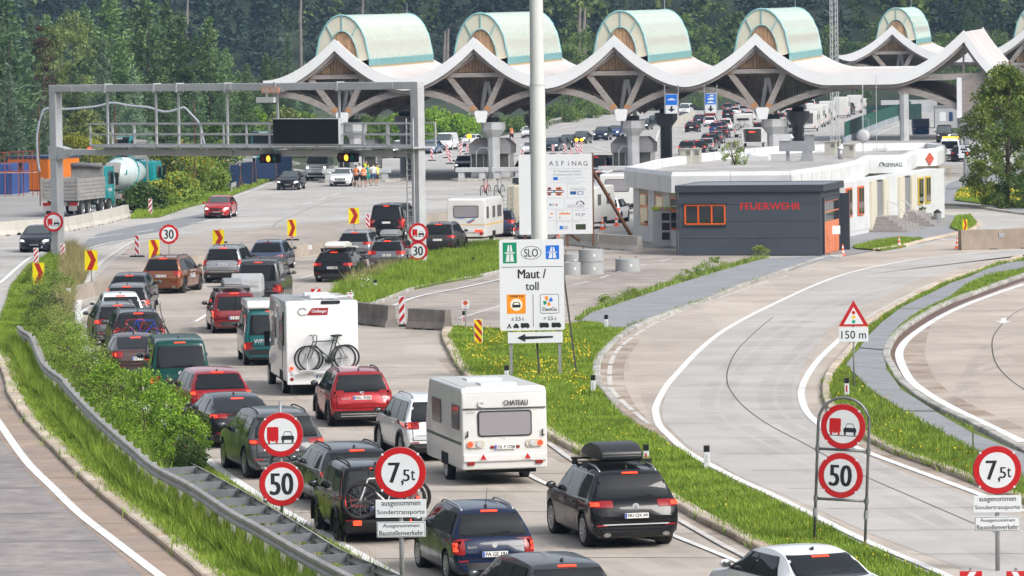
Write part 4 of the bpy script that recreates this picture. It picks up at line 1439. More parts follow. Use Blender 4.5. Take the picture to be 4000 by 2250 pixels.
toll2=canopy('second wave roofed toll canopy farther back, half hidden behind the first roof',org2,ua,[0,15.7],1.4,0.011,30.0,6.1,None,[1,1],[(.45,5.6,0,[(2.4,.7,0)]),(.45,5.6,0,[(2.4,.7,0)])],wave=(8.4,11.7))
# FIRE STATION AND OFFICE BUILDING
M_anth=mat('anthracite cladding',(0.060,0.072,0.092),0.5,var=0.08,scale=1.5)
M_anthr=mat('anthracite roof edge',(0.045,0.055,0.07),0.4)
M_roofg=mat('grey flat roof',(0.20,0.225,0.25),0.6,var=0.1,scale=1)
M_orange=mat('orange window frame',(0.75,0.13,0.015),0.4,coat=0.2)
M_door=mat('salmon sectional door',(0.72,0.24,0.12),0.5,var=0.05,scale=1)
M_redl=mat('red sign letters',(0.60,0.03,0.025),0.4)
M_wpan=mat('white wall panel',(0.66,0.675,0.68),0.5,var=0.05,scale=0.7,stain=(0.50,0.50,0.48),stain_scale=0.5,stain_amt=0.35)
M_wtop=mat('white parapet metal',(0.74,0.75,0.755),0.45,var=0.05,scale=0.7,stain=(0.55,0.55,0.53),stain_scale=0.6,stain_amt=0.35)
M_cream=mat('cream wall',(0.62,0.58,0.47),0.8,var=0.06,scale=0.8)
M_step=mat('stone step',(0.30,0.28,0.27),0.85,var=0.2,scale=3)
M_yel=mat('yellow window frame',(0.70,0.48,0.03),0.4)
M_win=mat('window glass',(0.025,0.03,0.035),0.05,spec=0.8,coat=0.4)
M_beige=mat('beige vent housing',(0.42,0.41,0.36),0.6,var=0.08,scale=1)
M_zinc=mat('zinc duct',(0.42,0.43,0.45),0.4,0.5,var=0.15,scale=1)
M_blk=mat('matte black',(0.012,0.012,0.013),0.7)
M_shade=mat('painted recess shade',(0.03,0.03,0.03),0.8)
A=G(2642,988);B=G(3207,999)
fw=7.35
frot=radians(-13)
B3=Vector((B.x,B.y,0))
fs=thing('fire_station','dark grey metal clad fire station with red lettering and an orange gate','fire station',B3,frot)
hF=3.62
MB().box(-fw,0,0,0,6.4,hF-.12).build('wall',mat('anthracite core',(0.05,0.058,0.07),0.6),fs)
for i in range(4):
 z0,z1=.05+i*.87,.05+(i+1)*.87-.015
 segs=[(-fw-.03,-.02)]
 if i in(1,2,3):
  pass
 for a,b in segs:
  MB().box(a,-.06,z0,b,-.005,z1).build('wall_panel',M_anth,fs)
MB().box(-fw-.15,-.18,hF-.14,.16,6.6,hF).build('roof',M_roofg,fs)
mb=MB();mb.box(-fw-.18,-.21,hF-.32,.19,-.181,hF+.03);mb.box(.165,-.181,hF-.32,.195,6.6,hF+.03);mb.box(-fw-.18,-.181,hF-.2,-fw-.151,6.6,hF+.03);mb.box(-fw-.18,6.601,hF-.2,.19,6.63,hF+.03)
mb.build('roof_edge',M_anthr,fs)
wx0,wx1,wz0,wz1=-7.02,-4.96,1.66,2.62
wf=MB()
for z in(wz0,wz1):wf.box(wx0,-.115,z-.035,wx1,-.062,z+.035)
for x in(wx0,wx0+.68,wx0+1.38,wx1):wf.box(x-.038,-.118,wz0,x+.038,-.062,wz1)
wo=wf.build('window',M_orange,fs)
for a,b in((wx0+.06,wx0+.62),(wx0+.74,wx0+1.32),(wx0+1.44,wx1-.06)):
 MB().box(a,-.09,wz0+.05,b,-.07,wz1-.05).build('pane',M_win,wo)
mb=MB();mb.box(wx0-.12,-.16,wz1+.06,wx1+.12,-.062,wz1+.12);mb.box(wx0-.1,-.15,wz0-.11,wx1+.1,-.062,wz0-.06);mb.build('window_trim',M_anthr,wo)
tb=MB();put_text(tb,'FEUERWEHR',-2.58,2.55,.36,3.12,0,0,bold=.025)
o=tb.build('lettering',M_redl,fs);o.location=(0,-.068,0)
gd=MB()
gd.box(.03,.75,.04,.06,5.6,2.75)
gate=gd.build('gate',M_door,fs)
for r in range(5):
 for c in range(6):
  z0,y0=.08+r*.53,.82+c*.79
  mb=MB()
  mb.box(.065,y0+.05,z0+.04,.085,y0+.74,z0+.49)
  mb.build('gate_pane' if r in(3,4)else 'gate_panel',M_win if r in(3,4)else M_door,gate)
mb=MB();mb.box(.03,.6,.03,.10,.75,2.95);mb.box(.03,5.6,.03,.10,5.75,2.95);mb.box(.03,.75,2.75,.10,5.6,2.95);mb.build('gate_frame',M_anthr,fs)
MB().tube([(-fw-.1,-.12,hF-.3),(-fw-.1,-.12,.1)],.05,8).build('downpipe',M_anthr,fs)
MB().box(-.6,6.35,.0,.5,6.55,3.0).build('side_wall',M_anthr,fs)
ZT,ZB=4.15,3.05
def R(px,py,z=ZT):
 return G(px,py,z)
top=[R(2437,652),R(2620,672),R(3090,668),R(3285,640),R(3370,622),R(3395,606),R(3545,604),R(3585,582),R(3660,580),R(3697,566),R(3640,556),R(3280,562),R(3000,572),R(2720,600),R(2560,622)]
cenx=sum(p.x for p in top)/len(top);ceny=sum(p.y for p in top)/len(top)
ob=thing('office_building','low white office building with a gravel flat roof and broad white parapet','office building',(cenx,ceny,0),0)
T2=[(p.x-cenx,p.y-ceny)for p in top]
def inset(poly,d):
 n=len(poly);out=[]
 ar=sum(poly[i-1][0]*poly[i][1]-poly[i][0]*poly[i-1][1]for i in range(n))
 sg=1 if ar>0 else-1
 for i in range(n):
  p0,p1,p2=Vector(poly[i-1]),Vector(poly[i]),Vector(poly[(i+1)%n])
  e1,e2=(p1-p0).normalized(),(p2-p1).normalized()
  n1,n2=Vector((-e1.y,e1.x))*sg,Vector((-e2.y,e2.x))*sg
  m=(n1+n2)
  k=m.length_squared
  out.append(tuple(p1+m*(2*d/k)if k>.3 else p1+n1*d))
 return out
IN=inset(T2,.42)
WL=inset(T2,.55)
MB().prism(WL,0,ZB+.05,'Z').build('wall',M_cream,ob)
MB().prism(IN,ZT-.75,ZT-.5,'Z').build('roof',M_gravel,ob)
n=len(T2)
for i in range(n):
 a,b=Vector(T2[i]),Vector(T2[(i+1)%n]);ai,bi=Vector(IN[i]),Vector(IN[(i+1)%n])
 L=(b-a).length
 k=max(1,int(L/2.6))
 for j in range(k):
  t0,t1=j/k+.003,(j+1)/k-.003
  p,q,pi_,qi=a.lerp(b,t0),a.lerp(b,t1),ai.lerp(bi,t0),ai.lerp(bi,t1)
  mp,mq=p.lerp(pi_,.28),q.lerp(qi,.28)
  f=MB()
  vs=[]
  for(x,y)in((p,q)):
   pass
  prof0=[(p,ZB),(p,ZT-.22),(mp,ZT),(pi_,ZT-.04),(pi_,ZT-.55),(pi_,ZB)]
  prof1=[(q,ZB),(q,ZT-.22),(mq,ZT),(qi,ZT-.04),(qi,ZT-.55),(qi,ZB)]
  vs=[(c.x,c.y,z)for c,z in prof0]+[(c.x,c.y,z)for c,z in prof1]
  m=len(prof0)
  f.add(vs,[(r,(r+1)%m,m+(r+1)%m,m+r)for r in range(m)]+[tuple(range(m-1,-1,-1)),tuple(range(m,2*m))])
  f.build('parapet_panel',M_wtop,ob)
def facade_point(px,py):
 g=G(px,py)
 return Vector((g.x-cenx,g.y-ceny,0))
W0=facade_point(3300,928);W1=facade_point(3678,853)
fd=(W1-W0);FL=fd.length;fd.normalize()
fn=Vector((fd.y,-fd.x,0))
frm=thing_m=Matrix(((fd.x,-fn.x,0,W0.x),(fd.y,-fn.y,0,W0.y),(0,0,1,0),(0,0,0,1)))
def fac(name,x0,x1,z0,z1,d0,d1,m,parent=None):
 pass
 mb=MB();mb.box(x0,-d1,z0,x1,-d0,z1)
 mb.xform(frm)
 return mb.build(name,m,parent or ob)
fac('facade_wall',0,FL+1,0,ZB+.02,-1.2,0,M_wpan)
for k in range(10):
 fac('wall_panel',k*FL/10+.02,(k+1)*FL/10-.02,.25,1.05,.0,.035,M_wpan)
for x,zz,mm in((.25,3,M_orange),(3.4,3,M_orange),(14.8,3,M_yel),(20.6,3,M_yel),(22.8,3,M_yel)):
 wo=fac('window',x,x+1.5,1.1,2.75,.03,.09,mm)
 for j in range(2):
  fac('pane',x+.1+j*.7,x+.7+j*.7,1.2,2.65,.08,.10,M_win,wo)
for x,st in((8.2,0),(16.2,1)):
 d=fac('door_shade_panel',x,x+1.9,.9,2.95,.01,.05,M_shade)  # flat panel on the wall, recess shade put into its dark colour
 fac('door',x+.2,x+1.7,.9,2.85,.045,.07,mat('grey door',(0.25,0.25,0.26),0.5),d)
 fac('porch_wall',x-1.6,x-.1,0,2.95,0,.16,M_cream)
 fac('porch_wall',x+2.0,x+3.4,0,2.95,0,.14,M_cream)
 for s in range(5):
  fac('step',x-.5-(4-s)*.3,x+2.4+(4-s)*.3,s*.17,(s+1)*.17,.02,.9+(4-s)*.33,M_step)
 if st==0:
  for xx in(x-.6,x+2.5):
   mb=MB();mb.tube([(xx,-.85,.9),(xx,-.85,1.75),(xx,-1.3,1.65),(xx,-2.0,.95),(xx,-2.0,.1)],.03,6);mb.xform(frm);mb.build('handrail',M_steel,ob)
p0,p1=Vector(WL[0]),Vector(WL[1])
e=(p1-p0);EL=e.length;e.normalize();en=Vector((e.y,-e.x))
lfm=Matrix(((e.x,-en.x,0,p0.x),(e.y,-en.y,0,p0.y),(0,0,1,0),(0,0,0,1)))
def lf(name,x0,x1,z0,z1,d0,d1,m,parent=None):
 mb=MB();mb.box(x0,-d1,z0,x1,-d0,z1);mb.xform(lfm)
 return mb.build(name,m,parent or ob)
k=3
for j in range(k):
 lf('wall_panel',j*EL/k+.02,(j+1)*EL/k-.02,.1,.98,.0,.06,M_wpan)
 if j in(1,3):
  pass
 lf('wall_panel',j*EL/k+.02,j*EL/k+EL/k*.42,1.0,ZB,.0,.06,M_wpan)
 x0,x1=j*EL/k+EL/k*.45,(j+1)*EL/k-.03
 wo=lf('window',x0,x1,1.0,2.75,.0,.05,M_orange)
 lf('pane',x0+.12,x1-.12,1.12,1.95,.045,.065,M_win,wo);lf('pane',x0+.12,x1-.12,2.12,2.65,.045,.065,M_win,wo)
p0b,p1b=Vector(WL[1]),Vector(WL[2])
def on_parapet(px,py,fnc,nm,m):
 pass
a,b=Vector(T2[5]),Vector(T2[6])
e2=(b-a).normalized();n2=Vector((e2.y,-e2.x))
M2=Matrix(((e2.x,-n2.x,0,a.x),(e2.y,-n2.y,0,a.y),(0,0,1,0),(0,0,0,1)))
tb=MB();put_text(tb,'ASFiNAG',(b-a).length*.60,3.55,.25,(b-a).length*.52,-.012,0,bold=.02)
tb.tube([((b-a).length*.32+(b-a).length*.05*cos(t*.6),-.02,3.57+.13*sin(t*.6))for t in range(0,8)],.025,5)
tb.xform(M2);tb.build('lettering',mat('dark teal letters',(0.03,0.07,0.075),0.5),ob)
a,b=Vector(T2[7]),Vector(T2[8])
e2=(b-a).normalized();n2=Vector((e2.y,-e2.x))
M3=Matrix(((e2.x,-n2.x,0,a.x),(e2.y,-n2.y,0,a.y),(0,0,1,0),(0,0,0,1)))
LL_=(b-a).length
tb=MB();tb.prism([(LL_*.6-.32,3.52),(LL_*.6,3.08),(LL_*.6+.32,3.52),(LL_*.6,3.92)],-.08,-.02,'Y');tb.xform(M3);tb.build('diamond_emblem',mat('red emblem',(0.50,0.09,0.05),0.5),ob)
ZR=ZT-.5
def on_roof(name,label,cat,px,py,group=None):
 g=G(px,py,ZR)
 return thing(name,label,cat,(g.x,g.y,ZR),radians(-12),group)
def vent_box(px,py,w_,d_,h_,label):
 t=on_roof('vent_housing',label,'vent',px,py,'vent housings on the flat roof')
 MB().box(-w_/2,-d_/2,0,w_/2,d_/2,h_).build('casing',M_beige,t,bevel=.02)
 MB().box(-w_/2-.05,-d_/2-.05,h_,w_/2+.05,d_/2+.05,h_+.07).build('lid',M_beige,t)
 for k in range(4):
  MB().box(w_/2-.3,-d_/2-.012,h_-.12-k*.07,w_/2-.04,-d_/2+.01,h_-.09-k*.07).build('louvre_slat',M_blk,t)
 return t
vent_box(2680,640,.72,.7,.88,'beige vent housing at the left edge of the roof with a white flap')
vent_box(2720,637,.55,.7,.85,'narrow beige vent housing touching the one with the white flap')
vent_box(2861,600,.70,.8,.75,'beige vent housing behind the small green shrub on the roof')
vent_box(3245,604,.72,.7,.82,'beige vent housing left of the satellite dish with white lid')
vent_box(3265,595,.6,.7,.78,'beige vent housing half hidden behind another, left of the dish')
vent_box(3318,615,.68,.7,.80,'beige vent housing right under the satellite dish')
t=on_roof('roof_light','white domed roof light beside the green shrub','roof light',2960,627)
MB().box(-.75,-.6,0,.75,.6,.28).build('curb',M_wpan,t)
MB().ell((0,0,.28),(.74,.6,.30),16,8).build('dome',mat('white acrylic',(.8,.81,.82),.25,coat=.5),t,smooth=True)
t=on_roof('air_duct','long grey sheet metal air duct with two hoods on posts','air duct',3115,630)
MB().box(-1.1,-.3,.62,1.05,.3,1.25).build('duct',M_zinc,t)
MB().box(-.7,-.1,0,-.5,.1,.62).build('leg',M_zinc,t)
MB().prism([(.15,0),(1.05,0),(.95,.18),(.85,.62),(.35,.62),(.28,.18)],-.35,.35,'Y').build('foot',M_zinc,t)
MB().prism([(-1.15,1.45),(-.95,1.28),(-.45,1.28),(-.25,1.45),(-.4,1.68),(-1.0,1.68)],-.4,.4,'Y').build('hood',M_wpan,t)
mb=MB();mb.box(.5,-.25,1.25,1.02,.25,1.6);mb.box(.4,-.3,1.6,1.1,.3,1.66);mb.build('stack',M_zinc,t)
t=on_roof('vent_pipe','short round vent pipe with a white cap','vent pipe',3283,622)
MB().lathe([(.15,0),(.15,.62)],12).build('pipe',M_zinc,t,smooth=True)
MB().lathe([(.2,.62),(.2,.72),(.1,.8),(.01,.82)],12).build('cap',M_wpan,t,smooth=True)
t=on_roof('roof_light','low white roof light near the back parapet','roof light',3440,592)
MB().box(-.5,-.4,0,.5,.4,.22).build('curb',M_wpan,t,bevel=.03)
t=on_roof('satellite_dish','grey satellite dish on a tall mast above the office roof','satellite dish',3372,610)
MB().tube([(0,0,0),(0,0,4.6)],.035,8).build('mast',M_steel,t)
MB().lathe([(.01,0),(.25,.03),(.43,.09),(.44,.07),(.25,.0),(.01,-.03)],24,(0,-.1,1.3),'Y').build('dish',M_grey,t,smooth=True)
mb=MB();mb.bar((0,-.1,1.0),(0,-.55,1.25),.03);mb.bar((-.1,0,1.45),(.5,0,1.45),.02);mb.bar((-.06,0,2.4),(.35,0,2.4),.02);mb.bar((.35,0,2.4),(.35,0,1.0),.02);mb.bar((.18,-.0,3.2),(.18,0,2.5),.015);mb.build('antenna_arm',M_steel,t)
t=on_roof('antenna_pole','thin antenna pole right of the satellite dish','antenna',3425,612)
MB().tube([(0,0,0),(0,0,5.2)],.02,6).build('pole',M_steel,t)
MB().bar((-.8,0,1.25),(0,0,1.25),.02).build('stay',M_steel,t)
g=G(2590,968)
t=thing('signal_cabinet','grey signal cabinet with three black screens and a lime green top','signal cabinet',g,radians(-8))
MB().box(-.5,-.45,.12,.5,.45,2.05).build('casing',M_grey,t,bevel=.05)
MB().box(-.55,-.5,2.06,.55,.5,2.2).build('top_band',mat('lime band',(.45,.60,.03),.5),t)
mb=MB();mb.box(-.1,-.503,2.07,.12,-.49,2.19);mb.box(.25,-.503,2.07,.4,-.49,2.19);mb.build('pink_stripe',mat('pink stripe',(.6,.25,.4),.5),t)
for k in range(3):
 MB().box(.0,-.48,.45+k*.52,.42,-.451,.85+k*.52).build('screen',M_trim,t,bevel=.01)
mb=MB();mb.box(.05,-.4,0,.12,-.3,.12);mb.box(.38,-.4,0,.45,-.3,.12);mb.build('foot',M_grey,t)
# TOLL BOOTHS AND ISLANDS
def booth(base,label,islandlab,k):
 t=thing('toll_booth',label,'toll booth',base,ua,'toll booths under the canopy')
 prof=[(-2.3,0),(-1.9,-.55),(1.9,-.55),(2.3,0),(1.9,.9),(-1.9,.9)]
 MB().prism([(-1.6,-.2),(1.6,-.2),(1.6,2.6),(-1.6,2.6)],.25,.95,'Z').build('lower_wall',M_grey,t)
 for x in(-1.6,-.55,.55,1.6):
  MB().bar((x,-.18,.95),(x,-.18,2.25),.1).build('post',M_grey,t)
 for x in(-1.55,-.5,.6):
  MB().box(x,-.17,.95,x+.95,-.14,2.2).build('window',mat('booth glass',(.10,.10,.085),.08,spec=.8),t)
 for sx in(-1,1):
  MB().box(sx*1.6-.02,-.1,.95,sx*1.6+.02,2.5,2.2).build('window',MATS['booth glass'],t)
 MB().box(.1,-.13,1.0,.35,-.12,2.15).build('blind',mat('yellow blind',(.42,.30,.10),.7),t)
 mb=MB()
 lo_=[(-1.85,-.5),(1.85,-.5),(1.85,2.9),(-1.85,2.9)]
 def ring(z,gx,gy):
  return[(-gx,-.6+(1.9-gy),z),(gx,-.6+(1.9-gy),z),(gx,3.1-(1.9-gy),z),(-gx,3.1-(1.9-gy),z)]
 r0,r1,r2=ring(2.2,1.72,1.85),ring(2.95,1.75,1.9),ring(3.5,1.25,1.3)
 vs=r0+r1+r2
 fs_=[(3,2,1,0),(8,9,10,11)]
 for b in(0,4):
  for q in range(4):
   fs_.append((b+q,b+(q+1)%4,b+4+(q+1)%4,b+4+q))
 mb.add(vs,fs_);mb.build('roof',mat('booth roof metal',(.33,.33,.34),.5,var=.08,scale=1),t,bevel=.03)
 i=thing('toll_island',islandlab,'traffic island',base+Vector((0,-2.6,0)),ua,'toll islands under the canopy')
 mb=MB()
 pl=[(-3.3,-.4),(-2.6,-1.0),(2.6,-1.0),(3.3,-.4),(3.3,6),(-3.3,6)]
 mb.prism(pl,0.01,.22,'Z');mb.build('kerb',M_kerbg,i)
 for a,b in((-2.9,-.15),(.15,2.9)):
  MB().box(a,-.5,.75,b,.1,1.15).build('crash_beam',M_conp,i,bevel=.06)
  for x in(a+.5,b-.5):
   MB().box(x-.25,-.42,.22,x+.25,0,.75).build('beam_support',M_conp,i)
 MB().tube([(-1.3,.8,1.1),(-1.3,.8,2.4),(-1.0,.8,2.75),(-.4,.8,2.75),(-.2,.8,2.4),(-.2,.8,1.1)],.03,6).build('hoop',M_steel,i)
 return t,i
cols=[org+Vector((u*cu-2.4*su,u*su+2.4*cu,0))for u in(-11.3,.45,12.2,23.95)]
bl=['grey toll booth beside the first column, behind the traffic signals','grey toll booth beside the second column with an amber lamp on it','grey toll booth beside the third column behind the billboard','grey toll booth beside the fourth column behind the office building']
il=['toll island under the first column behind the group of people','toll island with concrete crash beams under the second column','toll island under the third column behind the billboard','toll island under the fourth column hidden by the office roof']
for i in range(3):
 du=(.9,.45,.7)[i]
 booth(cols[i]+Vector((du,1.2,0)),bl[i],il[i],i)
g=cols[1]+Vector((-1.2,.6,4.75))
t=thing('warning_lamp','round amber warning lamp on the roof of the second toll booth','warning lamp',cols[1]+Vector((-1.3,.9,3.3)))
MB().bar((0,0,0),(0,0,.25),.08).build('stem',M_blk,t)
MB().ell((0,0,.4),(.22,.12,.2),12,8).build('lens',mat('amber glow',(.8,.35,.02),.3,emit=(1,.45,.02),estr=1.2),t,smooth=True)
# GANTRY OVER THE LEFT CARRIAGEWAY
gl,gr=G(228,1006),G(1640,1042)
gv=gr-gl;GL=Vector((gv.x,gv.y,0)).length
grot=atan2(gv.y,gv.x)
gt=thing('sign_gantry','grey steel gantry with a railed walkway spanning the left carriageway','sign gantry',gl,grot)
HT=9.22
def gx(px):
 d=ray(px,400)
 k=d.x/d.y
 ex,ey=cos(grot),sin(grot)
 return(k*gl.y-gl.x)/(ex-k*ey)
for x in(0,GL):
 MB().box(x-.25,-.25,0,x+.25,.25,HT-.38).build('post',M_steel,gt,bevel=.03)
 MB().box(x-.55,-.5,0,x+.55,.5,.12).build('base_plate',M_steel,gt)
MB().box(-.25,-.25,HT-.38,GL+.25,.25,HT).build('top_beam',M_steel,gt,bevel=.03)
MB().box(.55,-.2,5.48,GL-.6,.2,5.80).build('lower_beam',M_steel,gt,bevel=.03)
mb=MB();mb.box(-.31,-.28,5.25,.31,.28,5.95);mb.prism([(.36,5.25),(.36,5.95),(.9,5.83),(.9,5.45)],-.29,.29,'Y');mb.build('bracket',M_steel,gt)
for px in(280,900,1530):
 for z in(HT-.19,5.64):
  mb=MB();x=gx(px);mb.box(x-.3,-.275,z-.15,x+.3,-.251,z+.15)
  mb.build('splice_plate',M_steel,gt)
for px in(422,612,700,890,1087,1328):
 x=gx(px)
 MB().bar((x,-.05,5.85),(x,-.05,HT-.35),.10).build('hanger',M_steel,gt)
 MB().box(x-.07,-.29,HT-.44,x+.07,.29,HT+.04).build('clamp',M_steel,gt)
xa,xb=gx(395),gx(1655)
for v in(-.85,.85):
 for z in(6.05,6.6,7.15):
  MB().bar((xa,v,z),(xb,v,z),.075).build('handrail',M_steel,gt)
 k=int((xb-xa)/1.55)
 for i in range(k+1):
  x=xa+(xb-xa)*i/k
  MB().bar((x,v,5.95),(x,v,7.15),.07).build('railing_post',M_steel,gt)
MB().box(xa,-.85,5.9,xb,.85,5.98).build('walkway',M_steel,gt)
for i in range(12):
 x=xa+(xb-xa)*(i+.5)/12
 MB().bar((x,-.85,5.86),(x,.85,5.86),.08).build('cross_bearer',M_steel,gt)
xr=GL
for v in(-.55,-.3):
 pass
lad=MB()
for x in(xr-.34,xr+.12):
 lad.bar((x,-.48,1.8),(x,-.48,7.4),.05)
for k in range(19):
 lad.bar((xr-.34,-.48,1.95+k*.29),(xr+.12,-.48,1.95+k*.29),.03)
lad.build('ladder',M_steel,gt)
x0,x1=gx(1078),gx(1334)
led=thing('display_board','large black variable message board hung on the gantry','display board',gl+Vector((cos(grot)*(x0+x1)/2,sin(grot)*(x0+x1)/2,0))+Vector((0,-1.15,0)),grot)
w2=(x1-x0)/2
MB().box(-w2,-.18,6.1,w2,.18,7.42).build('casing',M_grey,led,bevel=.03)
MB().box(-w2+.03,-.2,6.14,w2-.03,-.181,7.38).build('screen',mat('led screen off',(.012,.013,.015),.35),led)
def signal_head(px,py,label):
 x=gx(px)
 p=gl+Vector((cos(grot)*x,sin(grot)*x,0))+Vector((0,-.55,0))
 z=P(px,py,p.y).z
 t=thing('traffic_signal',label,'traffic signal',(p.x,p.y,z),grot,'signals hung under the gantry')
 MB().box(-.62,-.05,-.23,.62,.2,.23).build('casing',M_blk,t,bevel=.04)
 MB().bar((0,.1,.2),(0,.1,.55),.06).build('hanger',M_steel,t)
 for k,(c,e,s)in enumerate((((.12,.012,.01),None,0),((.9,.3,.02),(1,.38,.03),1.8),((.01,.13,.09),None,0))):
  mb=MB();mb.lathe([(.155,-.07),(.155,-.055),(.01,-.085)],16,((k-1)*.40,0,0),'Y')
  mb.build('lamp',mat('signal lamp %d'%k,c,.25,emit=e,estr=s),t)
  hd=MB();hd.lathe([(.18,-.05),(.18,-.14)],16,((k-1)*.40,0,0),'Y',cap=False);hd.build('visor',M_blk,t)
signal_head(1051,620,'left traffic signal under the gantry, amber lit')
signal_head(1355,616,'right traffic signal under the gantry above the white car, amber lit')
t=thing('antenna_sign','small white gantry box with orange letters on the top beam','equipment box',gl+Vector((cos(grot)*gx(1055),sin(grot)*gx(1055)-.38,0)),grot)
MB().box(-.85,-.1,HT-1.0,.35,.1,HT-.72).build('box',M_wpan,t)
MB().box(-.55,-.02,HT-.52,.65,.04,HT-.22).build('label_plate',mat('salmon plate',(.75,.35,.2),.5),t)
mb=MB();put_text(mb,'AEG AEG',.05,HT-.37,.2,1.05,-.03,0,bold=.04);mb.build('lettering',M_plate,t)
MB().bar((-.2,0,HT-.75),(-.2,0,HT-.3),.08).build('bracket',M_steel,t)
# FLOODLIGHT MAST
g=G(2112,1296)
t=thing('floodlight_mast','thick white floodlight mast rising out of the top of the picture','mast',g)
mb=MB();mb.tube([(0,0,0),(0,0,9.35)],[.325,.285],24);smooth_by_angle(mb.build('lower_section',mat('mast paint',(.64,.66,.63),.5,var=.05,scale=1),t))
mb=MB();mb.tube([(0,0,9.36),(0,0,24)],[.27,.20],24);smooth_by_angle(mb.build('upper_section',MATS['mast paint'],t))
MB().lathe([(.30,9.31),(.30,9.36)],16).build('joint_ring',M_grey,t)
MB().box(-1.4,-.3,23.9,1.4,.3,24.4).build('lamp_head',M_grey,t)
# VEGETATION
import numpy as np
NR=np.random.default_rng(11)
L_pine=leafmat('pine needles',(0.064,0.120,0.047),(0.224,0.323,0.121),.2,.35,.32)
L_spruce=leafmat('spruce needles',(0.053,0.098,0.046),(0.172,0.271,0.127),.2,.35,.32)
L_blue=leafmat('blue spruce needles',(0.091,0.151,0.092),(0.259,0.358,0.221),.2,.35,.32)
L_broad=leafmat('broad leaves',(0.078,0.141,0.030),(0.259,0.363,0.083),.3,.5)
L_pale=leafmat('pale broad leaves',(0.101,0.162,0.041),(0.338,0.405,0.135),.3,.5)
L_willow=leafmat('willow leaves',(0.117,0.163,0.046),(0.312,0.364,0.117),.3,.6)
L_yg=leafmat('yellow green leaves',(0.156,0.180,0.024),(0.408,0.408,0.048),.3,.6)
L_bright=leafmat('bright hedge leaves',(0.110,0.215,0.024),(0.404,0.620,0.072),.35,1.5)
L_weed=leafmat('weed leaves',(0.124,0.207,0.037),(0.393,0.515,0.103),.3,1.5)
L_dark=leafmat('dark shrub leaves',(0.040,0.080,0.024),(0.144,0.224,0.056),.25,1.0)
L_gold=leafmat('goldenrod bloom',(0.30,0.25,0.02),(0.55,0.42,0.02),.25,1.0)
L_grass=leafmat('grass blades',(0.124,0.207,0.024),(0.372,0.505,0.072),.35,.8)
L_dry=leafmat('dry grass',(0.240,0.216,0.084),(0.504,0.444,0.216),.3,1.0)
L_brownl=leafmat('withered leaves',(0.045,0.028,0.015),(0.12,0.07,0.03),.2,.6)
M_bark=mat('bark',(0.09,0.065,0.05),0.9,var=.3,scale=3,bump=.3)
M_barkp=mat('pale bark',(0.22,0.19,0.17),0.9,var=.3,scale=1)
M_flower=mat('yellow flowers',(0.75,0.55,0.02),0.6)
M_flowerw=mat('white flowers',(0.75,0.74,0.68),0.6)
def unit(v):
 return v/np.maximum(1e-9,np.linalg.norm(v,axis=1,keepdims=True))
def mesh_np(name,V,idx,k,m):
 pass
 me=bpy.data.meshes.new(name)
 nf=len(idx)//k
 me.vertices.add(len(V));me.vertices.foreach_set('co',V.astype(np.float32).ravel())
 me.loops.add(len(idx));me.loops.foreach_set('vertex_index',idx.astype(np.int32))
 me.polygons.add(nf);me.polygons.foreach_set('loop_start',np.arange(0,nf*k,k,dtype=np.int32))
 try:
  me.polygons.foreach_set('loop_total',np.full(nf,k,dtype=np.int32))
 except Exception:
  pass
 me.update(calc_edges=True)
 me.materials.append(m)
 return me
def leaf_arrays(cent,size,axis=None,aspect=.55,rg=NR,bend=.25):
 pass
 n=len(cent)
 a=unit(rg.normal(size=(n,3)))if axis is None else unit(axis)
 r=unit(rg.normal(size=(n,3)))
 b=unit(np.cross(a,r))
 c=np.cross(a,b)
 s=size.reshape(-1,1)if isinstance(size,np.ndarray)else np.full((n,1),size)
 p0=cent-a*s*.5
 p1=cent+b*s*.5*aspect+c*s*bend*.3
 p2=cent+a*s*.5
 p3=cent-b*s*.5*aspect+c*s*bend*.3
 V=np.stack([p0,p1,p2,p3],1).reshape(-1,3)
 base=(np.arange(n)*4).reshape(-1,1)
 idx=(base+np.array([0,1,2,0,2,3])).ravel()
 return V,idx
def leaves(name,cent,size,m,**kw):
 V,idx=leaf_arrays(cent,size,**kw)
 return mesh_np(name,V,idx,3,m)
def put(name,me,parent):
 o=bpy.data.objects.new(name,me);C.objects.link(o)
 if parent:o.parent=parent
 return o
def conifer_pts(h,R,rg,base=.12,dens=1.0,roundness=.75,droop=.25):
 pass
 P_,D_=[],[]
 z=base*h
 while z<h*.985:
  f=(z-base*h)/(h-base*h)
  rad=R*(1-f)**roundness*(.75+.25*sin(min(1,f*6)*pi/2))
  nb=max(4,int((6+6*(1-f))*dens))
  for b in range(nb):
   th=rg.uniform(0,2*pi)
   ln=rad*rg.uniform(.62,1.12)+.15
   up=rg.uniform(-.1,.25)-droop*(1-f)
   k=max(2,int(ln/.38*dens))
   for q in range(k):
    t=(q+.6)/k
    if t<.25 and f<.8:
     continue
    x=ln*t
    P_.append((cos(th)*x+rg.normal()*.10,sin(th)*x+rg.normal()*.10,z+up*x+.10*x*t+rg.normal()*.10))
    D_.append((cos(th)+rg.normal()*.35,sin(th)+rg.normal()*.35,.35+rg.normal()*.25))
  z+=rg.uniform(.42,.62)*max(.55,h/18)
 for q in range(6):
  P_.append((rg.normal()*.05,rg.normal()*.05,h*(.965+.006*q)));D_.append((rg.normal()*.2,rg.normal()*.2,1))
 return np.array(P_),np.array(D_)
def conifer_mesh(name,h,R,seed,m,size=.55,per=4,**kw):
 rg=np.random.default_rng(seed)
 p,d=conifer_pts(h,R,rg,**kw)
 p=np.repeat(p,per,0)+rg.normal(size=(len(p)*per,3))*size*.30
 d=np.repeat(d,per,0)+rg.normal(size=(len(d)*per,3))*.45
 return leaves(name,p,rg.uniform(.6,1.15,len(p))*size,m,axis=d,aspect=.34,rg=rg)
